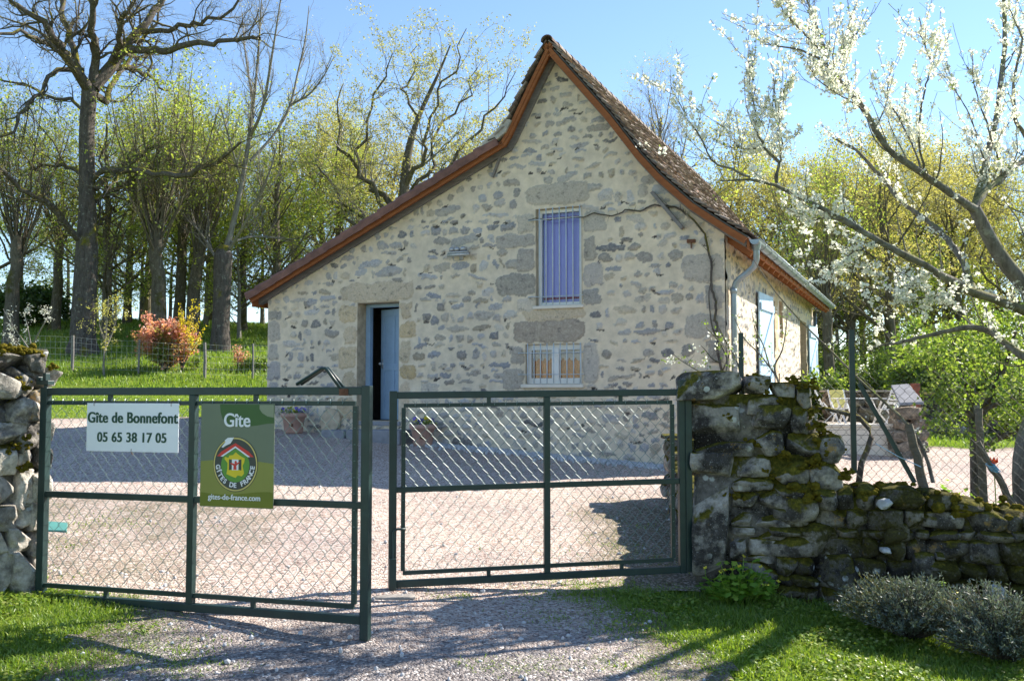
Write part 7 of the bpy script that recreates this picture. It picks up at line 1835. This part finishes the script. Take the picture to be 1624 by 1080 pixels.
def sapling(name, label, u, v, Y, pts, r0, seed, leafmat, nleaf, lsize, barkmat, cat='tree', per=8, blen=0.5, group=None):
    r = np.random.RandomState(seed); b0 = at(u, v, Y); b0[2] = float(ground_z(b0[0], Y)) - 0.03
    root = tag(empty(name, tuple(b0)), label, cat, group)
    lim = traced([([(a, c, Y + dy) for a, c, dy in q], np.linspace(r0 * w_, r0 * w_ * 0.3, len(q))) for q, w_ in pts], 12)
    lim[0][0][0] = b0
    L2 = sprout(r, *lim, per, 0.25, 1.0, 0.6, blen, 0.5, 7, 0.3, 0.3, 0.25); L3 = sprout(r, *L2, 5, 0.2, 1.0, 0.7, blen * 0.4, 0.5, 5, 0.4, 0.3, 0.1)
    V, Fq = bark_mesh([lim, L2, L3], [7, 4, 3]); mk('stems', V - b0, [Fq], barkmat, root, True)
    if nleaf:
        V, Fq, t = leaf_quads(r, np.concatenate([pts_on(r, L3[0], nleaf // 2), pts_on(r, L2[0], nleaf // 2, 0.3)]), lsize, 3, lsize); mk('leaves', V - b0, [Fq], leafmat, root, False, {'tint': t})
    return root
g1 = ground_at(50, 596); Y1 = g1[1] + 0.5
sapling('cherry_sapling', 'bare young fruit tree with a few white flowers left of the big oak trunk', 52, 596, Y1, [([(50, 596, 0), (48, 575, 0), (50, 550, 0), (44, 520, 0.1), (38, 495, 0.2)], 1), ([(50, 560, 0), (30, 530, 0.3), (15, 510, 0.4), (5, 490, 0.5)], .7), ([(50, 552, 0), (60, 530, -0.2), (72, 510, -0.3), (86, 490, -0.4)], .7), ([(49, 565, 0), (28, 548, -0.3), (10, 540, -0.3)], .5)], 0.035, 8, M['blossom'], 150, 0.045, M['bark_grey'], per=5, blen=0.55)
sapling('leafing_sapling', 'slender young tree with fresh yellow green leaves right of the big oak trunk', 165, 590, Y1, [([(164, 590, 0), (165, 560, 0), (168, 530, 0), (170, 500, 0), (172, 470, 0)], 1), ([(166, 555, 0), (178, 530, 0.2), (186, 500, 0.3), (192, 480, 0.3)], .7), ([(167, 545, 0), (158, 520, -0.2), (156, 495, -0.3)], .6)], 0.035, 9, M['leaf_yellow'], 240, 0.055, M['bark_grey'], per=9, blen=0.7)
p = ground_at(405, 590); bush('box_bush', 'small olive clump near the left house corner on the lawn', 'shrub', p[0], p[1] + 0.3, 1.0, 0.9, 0.42, 40, 1500, 0.06, M['leaf_hedge'], M['bark_oak'], 10)
p = ground_at(376, 588); bush('rose_bush', 'thin reddish leafed rose bush left of the olive clump', 'shrub', p[0], p[1] + 0.2, 0.6, 0.6, 0.75, 12, 160, 0.06, M['photinia'], M['bark_oak'], 11)
p = ground_at(305, 590); bush('rose_bush', 'thin green rose bush right of the yellow flowering shrub', 'shrub', p[0], p[1] + 0.2, 0.5, 0.5, 0.6, 10, 120, 0.06, M['leaf_hedge'], M['bark_oak'], 12)
p = at(45, 515, 36); bush('laurel_bush', 'dark evergreen bush on the crest left of the big oak', 'shrub', p[0], 36.0, 4.2, 2.5, 1.5, 60, 3600, 0.14, M['leaf_dark'], M['bark_oak'], 13)
p = ground_at(115, 592)
# wire fence along the meadow
FY = p[1] + 0.4
fpts = [(-20, FY + 0.2), (at(115, 560, FY)[0], FY), (at(220, 560, FY - 0.2)[0], FY - 0.2), (at(325, 560, FY - 0.3)[0], FY - 0.3), (at(401, 560, FY - 0.1)[0], FY - 0.1), (at(430, 560, FY)[0] + 3, FY + 0.2)]
wf = tag(empty('wire_fence', (fpts[1][0], FY, float(ground_z(fpts[1][0], FY)))), 'sheep wire fence on thin grey posts between lawn and meadow', 'fence')
for k, (x, y) in enumerate(fpts):
    z = float(ground_z(x, y)); b = MB(); b.tube([(x, y, z - 0.1), (x + 0.01, y, z + 0.5), (x + 0.015 * (k % 3 - 1), y, z + 1.0)], 0.045 if k in (1, 3) else 0.03, 7); to_child(b.build('post', M['grey_timber'], None), wf)
b = MB()
for h in (0.12, 0.28, 0.45, 0.62, 0.80, 0.95):
    for (x, y), (x2, y2) in zip(fpts[:-1], fpts[1:]):
        q = [(x + (x2 - x) * t, y + (y2 - y) * t - 0.03, float(ground_z(x + (x2 - x) * t, y + (y2 - y) * t)) + h - 0.03 * math.sin(math.pi * t)) for t in np.linspace(0, 1, 6)]
        b.tube(q, 0.004, 3, cap=False)
for x in np.arange(fpts[0][0], fpts[-1][0], 0.15):
    y = float(np.interp(x, [q[0] for q in fpts], [q[1] for q in fpts])) - 0.03; z = float(ground_z(x, y)); b.tube([(x, y, z + 0.12), (x, y, z + 0.93)], 0.0022, 3, cap=False)
to_child(b.build('wires', M['galv'], None), wf)
# climbing vine on the gable
def fh(lx, ly, z):
    q = house_xy(lx, ly); return np.array([q[0], q[1], z])
def front_pt(u, v, off=-0.05):
    r_ = ray(u, v); n3 = np.array([HY[0], HY[1], 0]); o = np.array([*house_xy(0, off), 0]); t = ((o - EYE) @ n3) / (r_ @ n3); return EYE + r_ * t
vine = tag(empty('climbing_vine', tuple(front_pt(1146, 600))), 'bare knotty vine climbing the right corner and trained over the window', 'vine')
v0 = np.array(vine.location)
c7 = lambda l: [front_pt(740 + a / 2.7, 280 + b / 2.7) for a, b in l]
main = c7([(1110, 960), (1098, 860), (1085, 790), (1070, 735), (1080, 680), (1062, 610), (1066, 540), (1046, 460), (1050, 385), (1032, 310), (1022, 245), (1000, 215), (945, 165), (905, 135), (880, 123), (835, 128), (790, 124), (748, 152), (712, 146), (682, 134), (660, 162), (620, 172), (560, 160), (545, 148), (520, 172), (480, 178), (420, 174), (360, 186), (300, 178), (262, 184)])
lim = single([(main, np.interp(np.linspace(0, 1, len(main)), [0, 0.35, 1], [0.020, 0.016, 0.006]))], 90)
lim = (lim[0] + np.random.RandomState(3).normal(0, 0.007, lim[0].shape), lim[1])
sp = sprout(rg, *lim, 46, 0.02, 0.95, 1.1, 0.12, 0.6, 5, 0.4, 0.35, 0.2); side = single([(c7([(1075, 700), (1050, 650), (1040, 560), (1035, 500), (1048, 440)]), [0.012, 0.01, 0.009, 0.007, 0.004]), (c7([(1085, 800), (1050, 780), (1020, 740), (1005, 725)]), [0.010, 0.009, 0.006, 0.004]), (c7([(1092, 840), (1120, 780), (1130, 740), (1100, 690), (1082, 650)]), [0.012, 0.01, 0.009, 0.008, 0.004])], 14)
V, Fq = bark_mesh([lim, side, sp], [7, 6, 4]); mk('stem', V - v0, [Fq], M['bark_oak'], vine, True)
# pear whips trained on the fence in front of the side wall
fy = lambda l, Y: [at(u, v, Y + dy) for u, v, dy in l]
pear = tag(empty('pear_espalier', tuple(at(1240, 610, 8.2))), 'thin white flowering pear whips trained along the fence by the house corner', 'fruit tree')
o_ = np.array(pear.location)
sp_ = [(fy([(1240, 640, 0), (1236, 600, 0), (1222, 585, 0), (1205, 560, .1), (1180, 540, .1), (1165, 505, .1)], 8.2), [.012, .010, .008, .006, .005, .003]),
       (fy([(1232, 600, 0), (1226, 580, 0), (1240, 560, -.1), (1246, 530, -.1), (1249, 490, -.1)], 8.2), [.010, .008, .006, .005, .003]),
       (fy([(1222, 585, 0), (1210, 545, .2), (1196, 520, .3), (1192, 490, .3)], 8.2), [.008, .006, .005, .003]),
       (fy([(1195, 412, -.2), (1207, 435, -.2), (1222, 455, -.2), (1247, 485, -.1), (1282, 523, 0), (1320, 557, .1), (1352, 592, .1), (1385, 625, .1), (1420, 650, .1), (1455, 685, .1), (1475, 730, .1), (1480, 765, 0)], 8.1), [.003, .004, .005, .006, .007, .008, .009, .010, .012, .014, .016, .018]),
       (fy([(1150, 600, 0), (1155, 570, 0), (1140, 540, 0), (1120, 520, .1)], 8.0), [.010, .008, .006, .003]), (fy([(1130, 600, -.2), (1110, 590, -.2), (1080, 572, -.2), (1066, 560, -.2)], 7.7), [.006, .005, .004, .002]),
       (fy([(1175, 600, -.1), (1170, 575, -.1), (1160, 555, -.1), (1140, 545, -.1)], 7.8), [.007, .006, .004, .002])]
lim = single(sp_, 16); s2 = sprout(rg, *lim, 12, 0.1, 1.0, 0.9, 0.16, 0.6, 5, 0.3, 0.5, 0.2)
V, Fq = bark_mesh([lim, s2], [6, 3]); mk('stems', V - o_, [Fq], M['bark_plum'], pear, True)
V, Fq, t = blossoms(rg, pts_on(rg, s2[0], 42, 0.5), 5, 0.016, 0.012); mk('blossom', V - o_, [Fq], M['blossom'], pear, False, {'tint': t})
V, Fq, t = leaf_quads(rg, pts_on(rg, s2[0], 130, 0.4), 0.024, 2, 0.014); mk('leaves', V - o_, [Fq], M['leaf_hedge'], pear, False, {'tint': t})
# leafy green tree behind the fence on the right
sapling('hawthorn_tree', 'bushy fresh green small tree behind the fence at the right', 1545, 720, 10.0, [([(1548, 720, 0), (1545, 690, 0), (1540, 650, 0), (1530, 610, 0), (1520, 570, .1), (1505, 530, .2)], 1), ([(1545, 690, 0), (1560, 650, -.3), (1580, 610, -.5), (1600, 570, -.7), (1612, 520, -.8)], .8), ([(1545, 700, 0), (1568, 660, .4), (1600, 640, .6), (1640, 600, .8), (1680, 560, 1)], .8), ([(1540, 660, 0), (1515, 630, -.3), (1490, 600, -.5), (1462, 575, -.6)], .7), ([(1538, 640, 0), (1545, 580, .5), (1560, 530, .8), (1575, 490, 1)], .8), ([(1550, 715, 0), (1590, 690, -.4), (1640, 670, -.7), (1690, 640, -.9)], .7), ([(1530, 610, 0), (1500, 590, .5), (1475, 560, .8), (1460, 530, 1)], .6), ([(1560, 650, -.3), (1600, 630, -.8), (1640, 620, -1.2)], .6), ([(1520, 640, 0), (1505, 650, -.3), (1490, 660, -.5)], .4), ([(1610, 600, .4), (1640, 540, .6), (1660, 490, .8)], .6)], 0.055, 14, M['leaf_hedge'], 3300, 0.045, M['bark_oak'], per=15, blen=0.55)
for (u, v, Y, w, h, lab, sd, m_) in ((1548, 745, 9.4, 1.0, 0.42, 'low leafy plants round the foot of the stakes on the right', 21, 'leaf_hedge'), (1500, 745, 10.4, 0.5, 0.30, 'small leafy clump left of the straight stake', 22, 'celandine'), (1610, 745, 9.0, 0.7, 0.40, 'leafy clump between the red tulip and the dark trunk', 23, 'celandine')):
    q = at(u, v, Y); bush('leafy_plant', lab, 'plant', q[0], Y, w, w * 0.8, h, 26, 420, 0.07, M[m_], M['leaf_dark'], sd)
for (u, Y, w, h, lab, sd) in ((1300, 22.0, 1.8, 1.3, 'dark green bush between the house corner and the terrace', 24), (1470, 30.0, 3.0, 2.0, 'leafy bush behind the slate topped pier', 25), (1560, 29.5, 3.4, 2.2, 'leafy bush over the dark field wall', 26), (1640, 30.0, 3.4, 2.6, 'leafy bush over the field wall at the right edge', 27), (1385, 34, 4.2, 2.0, 'wide hedge bush behind the terrace back wall', 28), (1325, 36, 3.6, 2.2, 'wide hedge bush far behind the house corner', 29), (1520, 38, 5, 2.8, 'tall hedge bush far back between the trunks', 30), (1440, 40, 5, 2.6, 'tall hedge bush far behind the pier', 31)):
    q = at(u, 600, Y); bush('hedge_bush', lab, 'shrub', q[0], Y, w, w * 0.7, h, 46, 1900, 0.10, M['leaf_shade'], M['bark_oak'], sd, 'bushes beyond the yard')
# red tulip
q = at(1577, 760, 8.9); q[2] = float(ground_z(q[0], 8.9)); hz = at(1577, 737, 8.9)[2] - q[2]
tu = tag(empty('tulip', tuple(q)), 'single red tulip beside the slanting stake', 'flower')
b = MB(); b.tube([(0, 0, 0), (0.01, 0, hz * 0.5), (0.0, 0, hz)], 0.005, 6); b.build('stem', M['celandine'], tu)
b = MB()
for k in range(6):
    a = k * 1.047; d = np.array([math.cos(a), math.sin(a), 0]); e = np.array([-d[1], d[0], 0]); c = np.array([0, 0, hz])
    b.add([c, c + d * 0.03 + e * 0.022 + (0, 0, 0.025), c + d * 0.034 + (0, 0, 0.075), c + d * 0.03 - e * 0.022 + (0, 0, 0.025)], np.array([[0, 1, 2, 3]]))
b.build('petals', M['red_petal'], tu)
b = MB()
for k in range(4):
    a = k * 1.7; d = np.array([math.cos(a), math.sin(a), 0]); e = np.array([-d[1], d[0], 0]); b.add([(0, 0, 0), d * 0.05 + e * 0.018 + (0, 0, 0.09), d * 0.13 + (0, 0, 0.16), d * 0.05 - e * 0.018 + (0, 0, 0.09)], np.array([[0, 1, 2, 3]]))
b.build('leaves', M['celandine'], tu)
# celandine clump at the foot of the pillar
def lobed(b, c, d, n_, s, t):
    """broad lobed leaf: three blunt lobes"""
    e = np.cross(n_, d); pts = [(0, 0), (0.25, 0.32), (0.45, 0.22), (0.62, 0.50), (0.80, 0.25), (1.05, 0.0), (0.80, -0.25), (0.62, -0.50), (0.45, -0.22), (0.25, -0.32)]
    V = [c + d * s * x + e * s * y * 0.85 + n_ * s * (0.16 * x - 0.22 * x * x - 0.12 * abs(y)) for x, y in pts]
    b.add(V, [np.array([[0, 1, 2, 8], [0, 8, 9, 9]][:1]), np.array([[0, 8, 9], [2, 3, 4], [8, 6, 7]]), np.array([[2, 4, 6, 8]]), np.array([[4, 5, 6]])], t)
def flower4(b, c, n_, s, t, k=4):
    u = np.cross(n_, (0.3, 0.2, 1)); u /= np.linalg.norm(u); w = np.cross(n_, u)
    for q in range(k):
        a = q * 6.2832 / k; d = u * math.cos(a) + w * math.sin(a); e = -u * math.sin(a) + w * math.cos(a)
        b.add([c, c + d * s * 0.6 + e * s * 0.42 + n_ * s * 0.15, c + d * s + n_ * s * 0.2, c + d * s * 0.6 - e * s * 0.42 + n_ * s * 0.15], np.array([[0, 1, 2, 3]]), t)
def herb(label, u, v, w, h, n, seed, nfl):
    r = np.random.RandomState(seed); q = ground_at(u, v); root = tag(empty('celandine_plant', tuple(q)), label, 'plant')
    S = MB(); L = MB(); Fl = MB()
    for k in range(n):
        a = r.uniform(0, 6.28); e = math.sqrt(r.rand()); c0 = np.array([math.cos(a) * e * w * 0.25, math.sin(a) * e * w * 0.18, 0]); tip = np.array([math.cos(a) * e * w * 0.5, math.sin(a) * e * w * 0.35, h * (1 - 0.6 * e * e) * r.uniform(0.5, 1.1)])
        S.tube([c0, c0 * 0.5 + tip * 0.5 + (0, 0, h * 0.08), tip], 0.0028, 4, cap=False)
        for j in range(r.randint(3, 6)):
            d = r.normal(0, 1, 3); d[2] = abs(d[2]) * 0.3; d /= np.linalg.norm(d); nn_ = np.array([r.normal(0, 0.35), r.normal(0, 0.35) - 0.15, 1.0]); nn_ -= d * (nn_ @ d); nn_ /= np.linalg.norm(nn_)
            lobed(L, tip * r.uniform(0.55, 1.0) + r.normal(0, 0.015, 3) * (1, 1, 0.5), d, nn_, r.uniform(0.045, 0.085), float(np.clip(r.normal(0.5, 0.25), 0, 1)))
        if k < nfl:
            c = tip + (0, 0, r.uniform(0.03, 0.08)); S.tube([tip, c], 0.002, 4, cap=False); nn_ = unit(np.array([r.normal(0, 0.4), -0.5, 1.0])); flower4(Fl, c, nn_, 0.018, r.rand())
    S.build('stems', M['celandine'], root); L.build('leaves', M['celandine'], root)
    if nfl: Fl.build('flowers', M['yellow_petal'], root)
    return root
herb('bright green leafy plant with small yellow flowers at the foot of the right pillar', 1170, 955, 0.62, 0.30, 62, 31, 12)
herb('small green leafy plant with yellow flowers growing out of the grey lavender', 1500, 1000, 0.30, 0.36, 12, 32, 7)
# lavender bush
def lavender(label, u, v, w, d_, h, ns, seed):
    r = np.random.RandomState(seed); q = ground_at(u, v); root = tag(empty('lavender_bush', tuple(q)), label, 'shrub', 'lavender bushes by the low wall')
    th = r.uniform(0, 6.283, ns); e = np.sqrt(r.rand(ns)); lump = 0.72 + 0.5 * vn2(np.cos(th) * e * 2.2 + 5, np.sin(th) * e * 2.2 + seed, seed)
    dirv = np.stack([np.cos(th) * e * w / 2, np.sin(th) * e * d_ / 2, h * (1 - 0.55 * e ** 2)], 1) * lump[:, None]
    t = np.linspace(0, 1, 7)[None, :, None]; P = dirv[:, None] * np.concatenate([t ** 1.0, t ** 1.0, t ** 0.8], 2) + np.cumsum(r.normal(0, 0.006, (ns, 7, 3)), 1)
    V, Fq = tubes(P, np.linspace(0.0045, 0.0016, 7)[None].repeat(ns, 0), 3); mk('stems', V, [Fq], M['bark_oak'], root, True)
    n = 40; b_ = np.repeat(np.arange(ns), n); ti = r.uniform(0.30, 1.0, ns * n) * 6; i = np.clip(ti.astype(int), 0, 5); f = (ti - i)[:, None]; c = P[b_, i] * (1 - f) + P[b_, i + 1] * f
    tan = unit(P[b_, i + 1] - P[b_, i]); dd = unit(tan * 0.7 + r.normal(0, 0.65, c.shape) + (0, 0, 0.25)); wv = unit(np.cross(dd, r.normal(0, 1, c.shape))); L = (0.034 * r.uniform(0.5, 1.2, len(c)))[:, None]; ww = 0.0034
    V = np.stack([c, c + dd * L * 0.5 + wv * ww, c + dd * L, c + dd * L * 0.5 - wv * ww], 1).reshape(-1, 3)
    tt = np.repeat(np.clip(r.normal(0.55, 0.25, len(c)), 0, 1), 4)
    mk('leaves', V, [np.arange(len(V)).reshape(-1, 4)], M['lavender'], root, False, {'tint': tt})
lavender('grey green lavender bush on the verge before the low wall, left and larger one', 1445, 1015, 1.0, 0.75, 0.40, 430, 41)
lavender('grey green lavender bush on the verge cut off by the right edge', 1590, 1050, 1.05, 0.8, 0.42, 430, 42)
